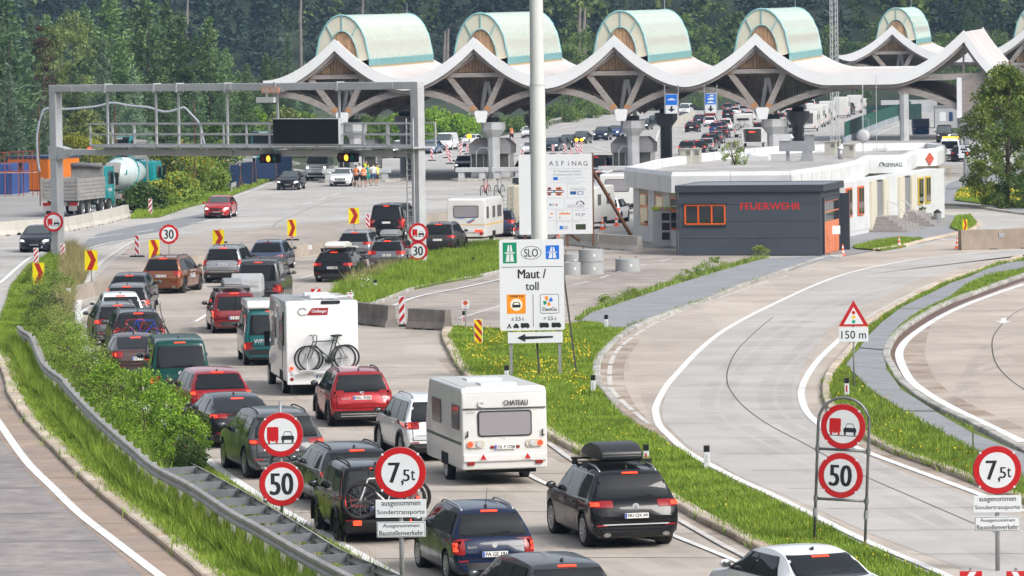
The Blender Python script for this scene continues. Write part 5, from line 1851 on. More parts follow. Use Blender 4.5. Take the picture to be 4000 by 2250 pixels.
def trunk_mesh(h,r,m,seed=0,lean=0.0,limbs=0,crown=(3,3)):
 b=MB()
 rg=random.Random(seed)
 pts=[(lean*t*t+rg.uniform(-.04,.04),rg.uniform(-.04,.04),h*t)for t in[0,.15,.35,.6,.85,1]]
 b.tube(pts,[r,r*.85,r*.7,r*.5,r*.25,.03],7)
 for k in range(limbs):
  t=rg.uniform(.3,.8);th=rg.uniform(0,2*pi);ln=crown[0]*rg.uniform(.5,.85)
  p0=Vector((lean*t*t,0,h*t));p1=p0+Vector((cos(th)*ln*.5,sin(th)*ln*.5,ln*.35));p2=p0+Vector((cos(th)*ln,sin(th)*ln,ln*.55))
  b.tube([p0,p1,p2],[r*.35,r*.22,.03],5)
 return b.mesh('trunk',m,smooth=True)
def blob_pts(n,c,r,rg,shell=.55):
 d=unit(rg.normal(size=(n,3)))
 rad=shell+(1-shell)*rg.uniform(0,1,(n,1))**.6
 return np.array(c)+d*rad*np.array(r)
def bushy_pts(h,R,rg,nclump=60,base=.05,per=60,cl=.32,top=.5):
 pass
 out=[]
 for k in range(nclump):
  f=rg.uniform(0,1)**.85
  z=base*h+f*(h-base*h)*.93
  prof=sin(pi*min(1,(f*.82+.16)))**.7
  th=rg.uniform(0,2*pi);rr=R*prof*rg.uniform(.35,1.0)**.6
  c=(cos(th)*rr,sin(th)*rr,z)
  s=R*cl*rg.uniform(.6,1.3)
  out.append(blob_pts(int(per*rg.uniform(.6,1.3)),c,(s,s,s*.8),rg,.35))
 p=np.concatenate(out)
 p[:,2]=np.abs(p[:,2])
 return p
def plant(name,label,cat,px,py,kind,h,R,m,group=None,n=60,per=60,size=.2,seed=1,trunk=True,Y=None,base=.05,cl=.32,part='crown',bloom=None,aspect=.55,zoff=0):
 g=G(px,py)if Y is None else Vector((P(px,py,Y).x,Y,0))
 t=thing(name,label,cat,(g.x,g.y,zoff),RNG.uniform(0,6.28),group)
 rg=np.random.default_rng(seed)
 p=bushy_pts(h,R,rg,n,base,per,cl)
 put(part,leaves(part,p,rg.uniform(.6,1.2,len(p))*size,m,rg=rg,aspect=aspect),t)
 if bloom:
  q=p[(p[:,2]>h*.45)]
  q=q[rg.choice(len(q),int(len(q)*bloom[1]),replace=False)]
  put('bloom',leaves('bloom',q+np.array([0,0,.06]),rg.uniform(.6,1.2,len(q))*size,bloom[0],rg=rg),t)
 if trunk:
  o=bpy.data.objects.new('trunk',trunk_mesh(h*.8,max(.03,h*.016),M_bark,seed,0,6,(R,R)));C.objects.link(o);o.parent=t
 return t
 # conifer belt on the left
VAR={}
def conifer(label,px,ptop,Y,kind,Rf=.24,group='conifers on the left slope',seed=0):
 zt=P(px,ptop,Y).z
 h0=16.0
 key=(kind,seed%3)
 if key not in VAR:
  m={'pine':L_pine,'spruce':L_spruce,'blue':L_blue}[kind]
  kw=dict(pine=dict(roundness=.62,droop=.05,base=.10),spruce=dict(roundness=.85,droop=.30,base=.06),blue=dict(roundness=.70,droop=.15,base=.05))[kind]
  VAR[key]=(conifer_mesh('crown',h0,{'pine':4.0,'spruce':3.1,'blue':3.6}[kind],100+seed%3*7+len(kind),m,size=.62 if kind=='pine' else.55,dens=1.15,**kw),trunk_mesh(15.2,.26,M_bark,seed))
 x=P(px,ptop,Y).x
 t=thing({'pine':'pine_tree','spruce':'spruce_tree','blue':'spruce_tree'}[kind],label,'tree',(x,Y,0),RNG.uniform(0,6.28),group)
 s=zt/h0
 t.scale=(max(s*.8,.55)*Rf/.24,max(s*.8,.55)*Rf/.24,s)
 put('crown',VAR[key][0],t);put('trunk',VAR[key][1],t)
 return t
CON=[('tallest dark spruce at the left edge of the photo',25,-120,430,'spruce',.30),('dark pine cut by the left edge, behind the orange container',-60,-40,470,'pine',.28),('dark spruce just right of the one at the left edge',120,60,500,'spruce',.24),('low dark spruce above the red scaffold',30,250,425,'blue',.24),('spruce rising behind the left gantry post',215,130,520,'spruce',.24),('blue green spruce in front of the taller pines',400,150,455,'blue',.24),('tall pine with a reddish trunk showing',425,-60,540,'pine',.27),('pine left of the tall one with the reddish trunk',330,20,560,'pine',.24),('broad tall pine reaching the top of the photo',570,-50,550,'pine',.27),('pine standing close against the broad tall one',650,10,560,'pine',.24),('wide dark pine over the middle of the gantry',705,50,530,'pine',.28),('pine at the right end of the tall belt',815,68,530,'pine',.27),('slim pine edging the right end of the tall belt',885,190,540,'pine',.22),('low dark spruce under the gantry beam',520,260,440,'blue',.24),('low dark pine above the railing',640,300,450,'pine',.26),('dark spruce above the railing',760,290,470,'spruce',.26),('dark spruce right of the railing end',860,330,470,'spruce',.24),('small pine between the belt and the canopy',965,250,560,'pine',.24),('small pine left of the bright spruce',1040,215,600,'pine',.24),('bright green spruce left of the first glazed vault',1122,135,640,'spruce',.26),('pine half behind the bright green spruce',1075,230,640,'pine',.24),('small spruce tucked behind the canopy edge',1190,245,650,'spruce',.25),('young pine behind the light bush',950,350,490,'pine',.26),('young spruce behind the container roof',150,320,440,'blue',.22),('dark pine filling the gap behind the container',285,260,480,'pine',.26)]
for i,(lab,px,py,Y,k,rf)in enumerate(CON):
 conifer(lab,px,py,Y,k,rf,seed=i)
BR=['back row spruce behind the tall spruce at the left edge','back row pine left of the withered tree','back row spruce right above the withered tree','back row pine between the two tallest pines','back row spruce behind the wide dark pine','back row pine right of the tall belt','back row spruce cut off by the left edge','back row pine behind the small pines near the canopy','back row spruce seen through the left of the gantry','back row pine seen above the message walkway','back row spruce seen through the gantry hangers','back row pine behind the sagging hose']
for i,(px,py,Y)in enumerate([(60,150,640),(180,60,650),(260,40,640),(500,30,660),(760,120,650),(930,280,640),(-120,0,600),(1000,330,600),(330,330,520),(590,330,520),(700,380,500),(440,380,500)]):
 conifer(BR[i],px,py,Y,('spruce','pine')[i%2],.26,'back row conifers on the left',seed=i+40)
def broad(label,px,ptop,Y,R,m,cat='tree',name='broadleaf_tree',n=70,per=70,size=.34,seed=1,cl=.30,grp=None,bloom=None):
 zt=P(px,ptop,Y).z
 x=P(px,ptop,Y).x
 return plant(name,label,cat,px,ptop,0,zt,R,m,grp,n,per,size,seed,True,Y,.06,cl,'crown',bloom)
broad('pale leaved broadleaf tree rising among the dark conifers',280,20,505,3.4,L_pale,seed=3,n=80)
broad('pale broadleaf tree beside the withered one',205,80,500,2.5,L_pale,seed=4)
broad('withered tree with brown leaves among the conifers',165,45,495,1.5,L_brownl,seed=5,n=26,cl=.4,name='withered_tree')
broad('light willow bush left of the tipper trucks',330,430,430,2.6,L_willow,'bush','willow_bush',seed=6)
broad('yellow green bush behind the orange container',300,520,400,2.6,L_yg,'bush','bush',seed=7,size=.26)
broad('willow bush right of the yellow green bush',365,470,420,1.9,L_willow,'bush','willow_bush',seed=8)
broad('low dark bush beside the concrete mixer',250,600,380,2.2,L_dark,'bush','bush',seed=9,size=.26)
broad('bright broadleaf bush right of the railing',985,420,560,2.1,L_bright,'bush','bush',seed=10)
broad('feathery light bush under the left canopy edge',1115,415,480,2.6,L_willow,'bush','bush',seed=12)
broad('round green bush under the first canopy arch',1190,440,480,2.6,L_broad,'bush','bush',seed=13)
for i,(px,py,Y,R,m,lab)in enumerate([(1440,455,560,3.0,L_broad,'green bush between the first two columns, nearest the gantry'),(1560,450,600,3.0,L_bright,'bright bush right of the gantry ladder'),(1700,430,600,3.4,L_bright,'largest bright bush above the white van'),(1790,455,590,3.0,L_bright,'bright bush left of the second column'),(1980,470,620,3.2,L_broad,'dark green bush right of the second column'),(2060,460,640,3.2,L_broad,'green bush left of the mast behind the white car'),(2180,420,700,3.6,L_broad,'green bush right of the mast along the guard rail'),(2270,405,740,3.4,L_broad,'green bush along the far guard rail'),(2340,395,780,3.0,L_broad,'last green bush along the far guard rail'),(1370,470,540,2.6,L_broad,'green bush behind the first toll booth'),(1620,480,560,2.6,L_bright,'bright bush behind the gantry post'),(2730,350,900,3.0,L_dark,'dark bush above the blue lane sign'),(2800,345,930,2.6,L_dark,'dark bush right of the blue lane sign')]):
 broad(lab,px,py,Y,R,m,'bush','bush',seed=20+i,size=.36)
for i,(px,py,Y,R,m,lab)in enumerate([(2270,110,800,4.6,L_broad,'round green tree between the second and third vaults'),(2220,160,790,3.4,L_broad,'lower green tree left of the third vault'),(2330,165,800,3.2,L_broad,'small green tree touching the third vault'),(2760,170,820,3.6,L_broad,'green tree between the third and fourth vaults'),(2830,140,840,3.2,L_dark,'dark tree left of the fourth vault'),(2690,40,860,4.2,L_broad,'tall light tree above the third vault'),(2740,90,860,3.0,L_pale,'yellowish tree right of the third vault'),(2860,30,880,4.2,L_broad,'tall tree left of the fourth vault top'),(3230,90,840,4.6,L_broad,'green tree behind the lattice mast'),(3330,150,820,3.8,L_dark,'dark tree right of the lattice mast'),(3420,80,850,4.2,L_broad,'green tree left of the distant vault'),(3700,110,820,4.4,L_broad,'green tree right of the distant vault'),(3790,60,850,4.4,L_dark,'tall dark tree right of the distant vault'),(3900,100,830,4.4,L_broad,'green tree above the right roof end')]):
 broad(lab,px,py,Y,R,m,'tree','broadleaf_tree',seed=60+i,size=.5,grp='broadleaf trees behind the canopy',n=60,per=50)
for i,(px,py,h,R,m,bl,lab)in enumerate([(590,800,2.4,1.5,L_dark,(L_gold,.12),'dark shrub with yellow bloom at the end of the white barrier'),(650,790,3.2,1.7,L_dark,(L_gold,.25),'goldenrod shrub in front of the tipper truck'),(715,775,3.3,1.7,L_weed,(L_gold,.30),'tallest goldenrod shrub by the trucks'),(775,760,3.2,1.6,L_dark,(L_gold,.20),'goldenrod shrub right of the trucks'),(560,830,1.6,1.2,L_dark,None,'low dark weeds behind the end of the white barrier'),(845,745,4.6,1.6,L_dark,None,'dark upright shrub left of the blue mesh screens'),(880,735,3.2,1.4,L_weed,None,'green shrub touching the guard rail'),(690,800,1.8,1.3,L_weed,(L_gold,.2),'low goldenrod on the verge'),(815,760,2.2,1.3,L_weed,None,'low green shrub on the verge'),(620,815,1.6,1.2,L_weed,(L_gold,.15),'low weeds beside the leaning beacon')]):
 plant('shrub',lab,'shrub',px,py,0,h*1.2,R*1.3,m,'shrubs on the verge by the trucks',60,80,.26,80+i,False,bloom=bl,part='foliage')
HED=[(205,1160,1.0,1.0,L_weed,'weedy bush at the far end of the median'),(170,1215,1.2,1.1,L_weed,'weedy bush behind the yellow chevron board'),(190,1290,1.3,1.0,L_dark,'darker bush beside the rail end'),(215,1370,1.5,1.1,L_weed,'loose green bush along the upper rail'),(265,1435,1.5,1.05,L_weed,'green bush in the middle of the median hedge'),(310,1490,1.45,.95,L_weed,'green bush left of the brown car'),(365,1560,1.4,.9,L_weed,'green bush left of the dark green van'),(420,1620,1.45,.9,L_bright,'bright bush below the dark green van'),(480,1680,1.5,.85,L_weed,'grey green bush left of the bright hornbeam'),(560,1735,1.95,.95,L_bright,'tall bright hornbeam bush left of the red hatchback'),(640,1790,1.95,.95,L_bright,'tallest bright hornbeam bush at the end of the hedge'),(715,1835,1.35,.7,L_bright,'lower bright hornbeam bush beside the black car'),(735,1862,.9,.5,L_dark,'dry dark weed bush at the end of the hedge'),(240,1180,1.0,.8,L_weed,'weedy bush under the left chevron boards'),(150,1120,.9,.9,L_weed,'low weeds by the gantry foot')]
for i,(px,py,h,R,m,lab)in enumerate(HED):
 plant('bush',lab,'bush',px,py,0,h,R,m,'bushes in the left median',46,95,.085 if m is L_bright else.07,120+i,True,cl=.33,part='foliage',zoff=.08)
g=G(2870,645,ZR)
t=thing('roof_shrub','small loose green shrub growing on the flat roof','shrub',(g.x,g.y,ZR))
rg=np.random.default_rng(5)
p=bushy_pts(1.5,.9,rg,24,.02,26,.26);put('foliage',leaves('foliage',p,rg.uniform(.6,1.2,len(p))*.15,L_weed,rg=rg),t)
mb=MB()
for k in range(6):mb.tube([(0,0,0),(cos(k)*.3,sin(k)*.3,.7),(cos(k)*.6,sin(k)*.6,1.3)],[.03,.02,.01],5)
mb.build('stem',M_bark,t)
g=G(3585,870)
t=thing('climbing_plant','green climbing plant on the wall left of the bench','plant',g)
p=bushy_pts(2.2,.45,rg,20,.02,60,.35);put('foliage',leaves('foliage',p,rg.uniform(.6,1.2,len(p))*.14,L_dark,rg=rg),t)
for i,(px,py,h,lab)in enumerate([(2790,1063,.75,'tall weeds growing in the yard joint beside the pavement'),(2745,1085,.6,'weeds left of the tall ones beside the pavement'),(2680,1098,.45,'low weeds on the pavement edge near the concrete rings'),(2965,1003,.5,'weeds at the foot of the fire station wall'),(2385,1190,.4,'weeds at the far pavement edge'),(2470,1165,.35,'thin weeds along the pavement edge')]):
 plant('weed',lab,'weed',px,py,0,h,.55,L_weed,'weeds along the pavement',22,40,.08,200+i,False,part='foliage',zoff=.03)
g=G(3935,812)
t=thing('broadleaf_tree','big loose birch like tree at the right edge of the photo','tree',g)
p=bushy_pts(9.8,3.0,rg,260,.02,80,.19);put('crown',leaves('crown',p,rg.uniform(.6,1.2,len(p))*.23,leafmat('birch leaves',(0.097,0.154,0.028),(0.322,0.416,0.098),.35,.9),rg=rg),t)
o=bpy.data.objects.new('trunk',trunk_mesh(8.5,.2,M_bark,3,.3,14,(2.4,2.4)));C.objects.link(o);o.parent=t
plant('bush','dark bush at the foot of the birch like tree','bush',3960,815,0,2.2,1.6,L_dark,None,50,80,.16,300,False,part='foliage')
plant('bush','green bush behind the birch like tree at the right edge','bush',4010,740,0,7.5,2.6,L_dark,None,80,80,.22,301,False,part='foliage')
# hillside and far forest
hill=MB()
vs=[]
xs_=[-420+28*i for i in range(31)]
ys_=[760,820,900,1000,1120,1260,1420,1600]
def hz(x,y):
 s=.5+.5*math.tanh((x-10)/60.0)
 y0=930-110*s
 return max(0,y-y0)*(.30+.02*sin(x*.05))+(-.2 if y<=y0 else 0)
for y in ys_:
 for x in xs_:
  vs.append((x,y,hz(x,y)))
n=len(xs_)
hill.add(vs,[(j*n+i,j*n+i+1,(j+1)*n+i+1,(j+1)*n+i)for j in range(len(ys_)-1)for i in range(n-1)])
structure(hill.build('hill',mat('forest floor',(0.035,0.05,0.02),.95,var=.3,scale=.05),smooth=True))
reflect_ring=MB()  # unseen hill ring behind and beside the camera, added to darken car reflections
vs=[]
AZ=[radians(24+312*i/44)for i in range(45)]
for r,z in((330,-2),(420,40),(620,140),(880,260),(1200,390)):
 for i,a in enumerate(AZ):
  k=1+.16*sin(i*.9)+.10*sin(i*2.3)
  vs.append((sin(a)*r*1.05,cos(a)*r+(0 if cos(a)<0 else 60),z*k if z>0 else z))
reflect_ring.add(vs,[(j*45+i,j*45+i+1,(j+1)*45+i+1,(j+1)*45+i)for j in range(4)for i in range(44)])
structure(reflect_ring.build('hill',mat('added reflection slope',(.034,.042,.028),.95,var=.55,scale=.03,bump=.6),smooth=True))
fv=[]
for k in range(5):
 rg=np.random.default_rng(500+k)
 h=1.0
 pp,dd=conifer_pts(19,3.4,rg,base=.05,dens=.62,roundness=.8,droop=.25)
 pp=np.repeat(pp,2,0)+rg.normal(size=(len(pp)*2,3))*.25;dd=np.repeat(dd,2,0)+rg.normal(size=(len(dd)*2,3))*.4
 fv.append(leaf_arrays(pp,rg.uniform(.7,1.25,len(pp))*1.05,axis=dd,aspect=.42,rg=rg))
bv=[]
for k in range(5):
 rg=np.random.default_rng(600+k)
 pp=bushy_pts(15,4.4,rg,42,.05,15,.30)
 bv.append(leaf_arrays(pp,rg.uniform(.7,1.3,len(pp))*1.15,rg=rg,aspect=.7))
def forest(name,spots,variants,m,smin,smax):
 Vs,Is=[],[]
 o=0
 rg=np.random.default_rng(len(spots))
 for(x,y)in spots:
  V,I=variants[rg.integers(len(variants))]
  a=rg.uniform(0,6.28);s=rg.uniform(smin,smax)
  R_=np.array([[cos(a),-sin(a),0],[sin(a),cos(a),0],[0,0,1]])*s
  Vs.append(V@R_.T+np.array([x,y,hz(x,y)-.3]));Is.append(I+o);o+=len(V)
 me=mesh_np(name,np.concatenate(Vs),np.concatenate(Is),3,m)
 return stuff(put(name,me,None))
rg=np.random.default_rng(77)
sp,br=[],[]
for row in range(13):
 yb=850+row*24
 x=-190.0-row*4
 while x<190+row*4:
  xx,yy=x+rg.uniform(-3,3),yb+rg.uniform(-9,9)
  sgap=.5+.5*math.tanh((xx-10)/60.0)
  if yy>925-95*sgap and not(row>1 and row<7 and-46<xx<-26 and rg.uniform()<.8):
   (br if rg.uniform()<(.12+.5*sgap)else sp).append((xx,yy))
  x+=rg.uniform(5.0,8.5)
forest('far_spruce_forest',sp,fv,leafmat('far spruce',(0.025,0.046,0.032),(0.080,0.123,0.081),.15,.06),.85,1.45)
forest('far_broadleaf_forest',br,bv,leafmat('far broadleaf',(0.062,0.102,0.027),(0.208,0.276,0.069),.25,.06),.75,1.25)
forest('left_wood',[(rg.uniform(-190,-68)-(y_-430)*.1,y_)for y_ in rg.uniform(420,640,150)],fv,MATS['far spruce'],.7,1.1)
cl=[(rg.uniform(-50,-24),rg.uniform(950,1080))for _ in range(60)]
forest('clearing_scrub',cl,bv,leafmat('clearing scrub',(0.075,0.112,0.045),(0.210,0.255,0.105),.25,.06),.25,.5)
BT=['in the clearing left of the first vault','above the top of the first vault','right of the first vault, thicker one','right of the first vault, thinner one','behind the mast, left of a pair','behind the mast, right of a pair','above the tall pines on the left']
for i,(px,p0,p1,Y)in enumerate([(1173,-20,60,925),(1415,-20,52,925),(1747,110,225,850),(1735,120,215,855),(2262,30,110,845),(2281,35,115,840),(730,-10,60,930)]):
 a,b=P(px,p1,Y),P(px+4,p0,Y)
 t=thing('bare_trunk','pale bare tree trunk '+BT[i],'tree',(a.x,Y,0),0,'pale bare trunks in the far forest')
 MB().tube([(0,0,0),(0,0,a.z),(b.x-a.x,0,b.z)],[.36,.33,.2],6).build('trunk',M_barkp,t)
 # grass
def scatter(poly,dens,rg,z):
 w_=np.array([(G(p[0],p[1],z).x,G(p[0],p[1],z).y)for p in poly])
 x0,y0=w_.min(0);x1,y1=w_.max(0)
 n=int((x1-x0)*(y1-y0)*dens)
 pts=np.stack([rg.uniform(x0,x1,n),rg.uniform(y0,y1,n)],1)
 inside=np.zeros(n,bool)
 for i in range(len(w_)):
  xa,ya=w_[i];xb,yb=w_[i-1]
  c=((ya>pts[:,1])!=(yb>pts[:,1]))
  with np.errstate(divide='ignore',invalid='ignore'):
   xi=(xb-xa)*(pts[:,1]-ya)/(yb-ya)+xa
  inside^=c&(pts[:,0]<xi)
 return pts[inside]
def grass(name,poly,dens,h,m,z=.10,w=.035,seed=1,patchy=.4):
 rg=np.random.default_rng(seed)
 p=scatter(poly,dens,rg,z)
 n=len(p)
 f=.5+.5*np.sin(p[:,0]*1.3+np.sin(p[:,1]*.37)*2)*np.sin(p[:,1]*.61+p[:,0]*.4)
 hh=h*rg.uniform(.55,1.25,n)*(1-patchy+patchy*1.4*f)
 th=rg.uniform(0,pi,n)
 b=np.stack([np.cos(th),np.sin(th),np.zeros(n)],1)*(w*rg.uniform(.7,1.4,n))[:,None]
 lean=rg.normal(size=(n,2))*.35
 base=np.stack([p[:,0],p[:,1],np.full(n,z-.01)],1)
 tip=base+np.stack([lean[:,0]*hh,lean[:,1]*hh,hh],1)
 V=np.stack([base-b/2,base+b/2,tip],1).reshape(-1,3)
 return stuff(put(name,mesh_np(name,V,np.arange(3*n),3,m),None))
grass('grass',isl,300,.15,L_grass,seed=1)
grass('grass',lv,280,.18,L_grass,seed=2)
grass('grass',ti,200,.42,L_grass,seed=3,patchy=.6)
ris_l=[p for p in ris[:20]]+[(p[0]-6,p[1]+2)for p in SL[1:-1]][::-1]
ris_l=ris[:14]+[(3500,1768),(3680,1830),(3810,1880),(4000,1955),(4050,1975),(4050,1884)]+SL[3:-1][::-1]
grass('grass',ris_l,170,.16,L_grass,seed=4)
grass('weeds',[(3985,1012),(4050,1000),(4050,1012),(3985,1018),(3890,1030),(3797,1073),(3720,1099),(3616,1151),(3569,1166),(3673,1115),(3776,1078)],150,.16,L_grass,seed=24)
grass('weeds',[(p[0]+4,p[1])for p in SR[1:-1]]+[(3806,1674),(3666,1610),(3583,1560),(3512,1503),(3486,1460),(3456,1404),(3466,1346),(3510,1294),(3616,1225),(3722,1174),(3827,1137),(4000,1075)],110,.12,L_grass,seed=25)
grass('grass',f1,120,.16,L_grass,seed=5);grass('grass',f2,120,.18,L_grass,seed=6);grass('grass',f3,60,.22,L_grass,seed=7,w=.06)
grass('grass',lb,60,.30,L_grass,seed=8,w=.06)
grass('dry_grass',[(262,985),(310,1000),(345,1050),(335,1085),(280,1170),(262,1268),(255,1340),(215,1300),(225,1180),(245,1080)],260,.85,L_dry,seed=9,w=.03)
grass('dry_grass',[(1420,1085),(1560,1030),(1640,1003),(1620,1020),(1500,1075),(1400,1120),(1330,1130)],60,.75,L_dry,seed=10,w=.02)
grass('dry_grass',[(990,1942),(1147,2037),(1535,2262),(1500,2262),(1130,2045),(960,1935)],30,.45,L_dry,seed=14,w=.015)
grass('weeds',[(2269,1252),(2310,1221),(2435,1180),(2621,1117),(2750,1076),(2952,1019),(3000,1009),(3000,1006),(2940,1012),(2740,1066),(2610,1106),(2425,1168),(2300,1212),(2240,1252)],90,.22,L_weed,seed=15,w=.06,z=.02)
grass('weeds',[(3200,1014),(3000,1080),(2906,1110),(2725,1182),(2569,1239),(2450,1280),(2450,1288),(2572,1247),(2728,1190),(2908,1117),(3003,1087),(3200,1019)],120,.18,L_weed,seed=16,w=.06,z=.02)
def tufts(name,path,step,h,m,seed):
 rg=np.random.default_rng(seed)
 pts=resample(gpath(path,6),step)
 V=[]
 for p in pts:
  if rg.uniform()<.45:continue
  for k in range(int(rg.uniform(12,30))):
   c=np.array([p.x+rg.normal()*.08,p.y+rg.normal()*.35,0.02]);a=rg.uniform(0,pi)
   b=np.array([cos(a),sin(a),0])*.02
   t_=c+np.array([rg.normal()*.1,rg.normal()*.1,h*rg.uniform(.5,1.3)])
   V+=[c-b,c+b,t_]
 V=np.array(V)
 return stuff(put(name,mesh_np(name,V,np.arange(len(V)),3,m),None))
tufts('weeds',[(8,1402),(45,1541),(118,1652),(204,1740),(328,1864),(465,1983),(638,2118),(800,2248)],2.6,.30,L_weed,1)
tufts('weeds',[(2140,1697),(2220,1750),(2437,1853),(2622,1964),(2762,2047),(2878,2104),(2966,2150)],.8,.3,L_weed,2)
tufts('weeds',[(1738,1319),(1764,1378),(1826,1472),(1980,1592)],.9,.3,L_weed,3)
tufts('weeds',[(3228,1500),(3236,1583),(3376,1710),(3500,1777),(3673,1838),(3802,1890),(4000,1968)],1.6,.22,L_weed,4)
def flowers(name,poly,dens,m,seed,h=.2,s=.035):
 rg=np.random.default_rng(seed)
 p=scatter(poly,dens,rg,.1)
 f=np.sin(p[:,0]*1.1+1)*np.sin(p[:,1]*.35)
 p=p[f>-.1]
 c=np.stack([p[:,0],p[:,1],.1+h*rg.uniform(.6,1.3,len(p))],1)
 return stuff(put(name,leaves(name,c,rg.uniform(.8,1.4,len(c))*s,m,rg=rg,aspect=1.0),None))
flowers('wildflowers',[(1800,1300),(2200,1285),(2300,1300),(2310,1500),(2280,1600),(2000,1480),(1830,1400)],14,M_flower,1,s=.05)
flowers('wildflowers',isl,2.5,M_flower,2)
flowers('wildflowers',ris_l,3.5,M_flower,3,s=.045)
flowers('wildflowers',f3,8,M_flower,4,s=.1)
flowers('wildflowers',[(1315,1130),(1420,1085),(1500,1080),(1440,1188),(1380,1180)],6,M_flowerw,5,h=.4,s=.05)
# SIGNS AND STREET FURNITURE
M_sred=mat('sign red',(0.50,0.010,0.014),0.35,coat=.2)
M_swhite=mat('sign white',(0.70,0.72,0.745),0.4,coat=.15)
M_sblack=mat('sign black',(0.012,0.013,0.018),0.5)
M_syel=mat('sign yellow',(0.85,0.68,0.01),0.4)
M_srd2=mat('sign arrow red',(0.42,0.02,0.015),0.45)
M_sgreen=mat('sign green',(0.0,0.24,0.12),0.4)
M_sblue=mat('sign blue',(0.005,0.15,0.62),0.4)
M_sor=mat('sign orange',(0.85,0.28,0.01),0.4)
M_sback=mat('sign back grey',(0.30,0.31,0.32),0.5,.3)
M_galv=mat('galvanised pole',(0.36,0.37,0.385),0.45,.5,var=.12,scale=3)
M_concb=mat('barrier concrete light',(0.52,0.49,0.44),0.85,var=.10,scale=1.5,bump=.2,stain=(.38,.35,.30),stain_scale=.6,stain_amt=.4,rnd=.06)
M_concw=mat('barrier concrete weathered',(0.27,0.245,0.22),0.9,var=.3,scale=2.0,bump=.4,stain=(.14,.125,.11),stain_scale=.8,stain_amt=.7,rnd=.1)
M_rust=mat('rusty steel',(0.14,0.065,0.035),0.85,var=.35,scale=4,bump=.3)
def disc_faces(t,x,z,d,y=0):
 pass
 r=d/2
 mb=MB();mb.lathe([(r,.012),(r,-.012),(r*.985,-.016)],40,(x,y,z),'Y')
 pl=mb.build('sign_plate',M_sred,t)
 MB().lathe([(r+.008,.0),(r+.008,.014)],40,(x,y,z),'Y').build('sign_rim',M_galv,t)
 MB().lathe([(r*.745,-.017),(r*.745,-.021)],40,(x,y,z),'Y').build('sign_face',M_swhite,pl)
 for a in(.8,2.34,3.9,5.5):
  MB().box(x+cos(a)*r-.02,y-.02,z+sin(a)*r-.02,x+cos(a)*r+.02,y+.02,z+sin(a)*r+.02).build('clamp',M_swhite,t)
 return pl
def sym_overtake(pl,x,z,d,y=0):
 k=d/2
 b=MB()
 yy=y-.0225
 def poly(pts,mi):
  b.add([(x+px*k,yy,z+pz*k)for px,pz in pts],[tuple(range(len(pts)))],mi)
 poly([(-.62,-.26),(-.10,-.26),(-.10,.33),(-.15,.36),(-.57,.36),(-.62,.33)],0)
 poly([(-.58,-.38),(-.48,-.38),(-.48,-.26),(-.58,-.26)],0);poly([(-.24,-.38),(-.14,-.38),(-.14,-.26),(-.24,-.26)],0)
 poly([(-.45,-.30),(-.27,-.30),(-.30,-.26),(-.42,-.26)],0)
 poly([(.02,-.24),(.60,-.24),(.60,-.10),(.54,-.04),(.08,-.04),(.02,-.10)],1)
 poly([(.05,-.37),(.14,-.37),(.14,-.24),(.05,-.24)],1);poly([(.48,-.37),(.57,-.37),(.57,-.24),(.48,-.24)],1)
 for p in([(.09,-.04),(.12,-.04),(.19,.13),(.17,.15)],[(.50,-.04),(.53,-.04),(.45,.15),(.43,.13)],[(.17,.12),(.45,.12),(.45,.15),(.17,.15)]):
  poly(p,1)
 poly([(-.66,-.42),(.64,-.42),(.64,-.385),(-.66,-.385)],1)
 b.build('symbol',[M_sred,M_sblack],pl,fix=True)
def sym_text(pl,parts,x,z,d,y=0,name='numerals'):
 b=MB()
 for(word,dx,dz,h,w_,bold)in parts:
  put_text(b,word,x+dx*d,z+dz*d,h*d,w_*d if w_ else None,y-.0225,0,bold)
 b.build(name,M_sblack,pl)
def sign_base(name,label,px,pyb,lean=0,D=None,group=None,Y=None):
 g=G(px,pyb)
 return thing(name,label,'road sign',g,lean,group),g
def z_at(g,px,py):
 return P(px,py,g.y).z
t,g=sign_base('road_sign','no overtaking by lorries above a 50 limit, on a pole in the guard rail',1103,2090)
t.rotation_euler=(0,0,radians(4))
MB().tube([(0,.06,0),(0,.06,2.95)],.035,10).build('pole',M_galv,t,smooth=True)
MB().bar((-.42,1.2,.2),(-.1,.05,2.4),.07).build('stay',M_galv,t)
z1,z2=z_at(g,1105,1698),z_at(g,1105,1890)
pl=disc_faces(t,0,z1,.975);sym_overtake(pl,0,z1,.975)
pl=disc_faces(t,0,z2,.975);sym_text(pl,[('50',0,0,.50,.50,.035)],0,z2,.975)
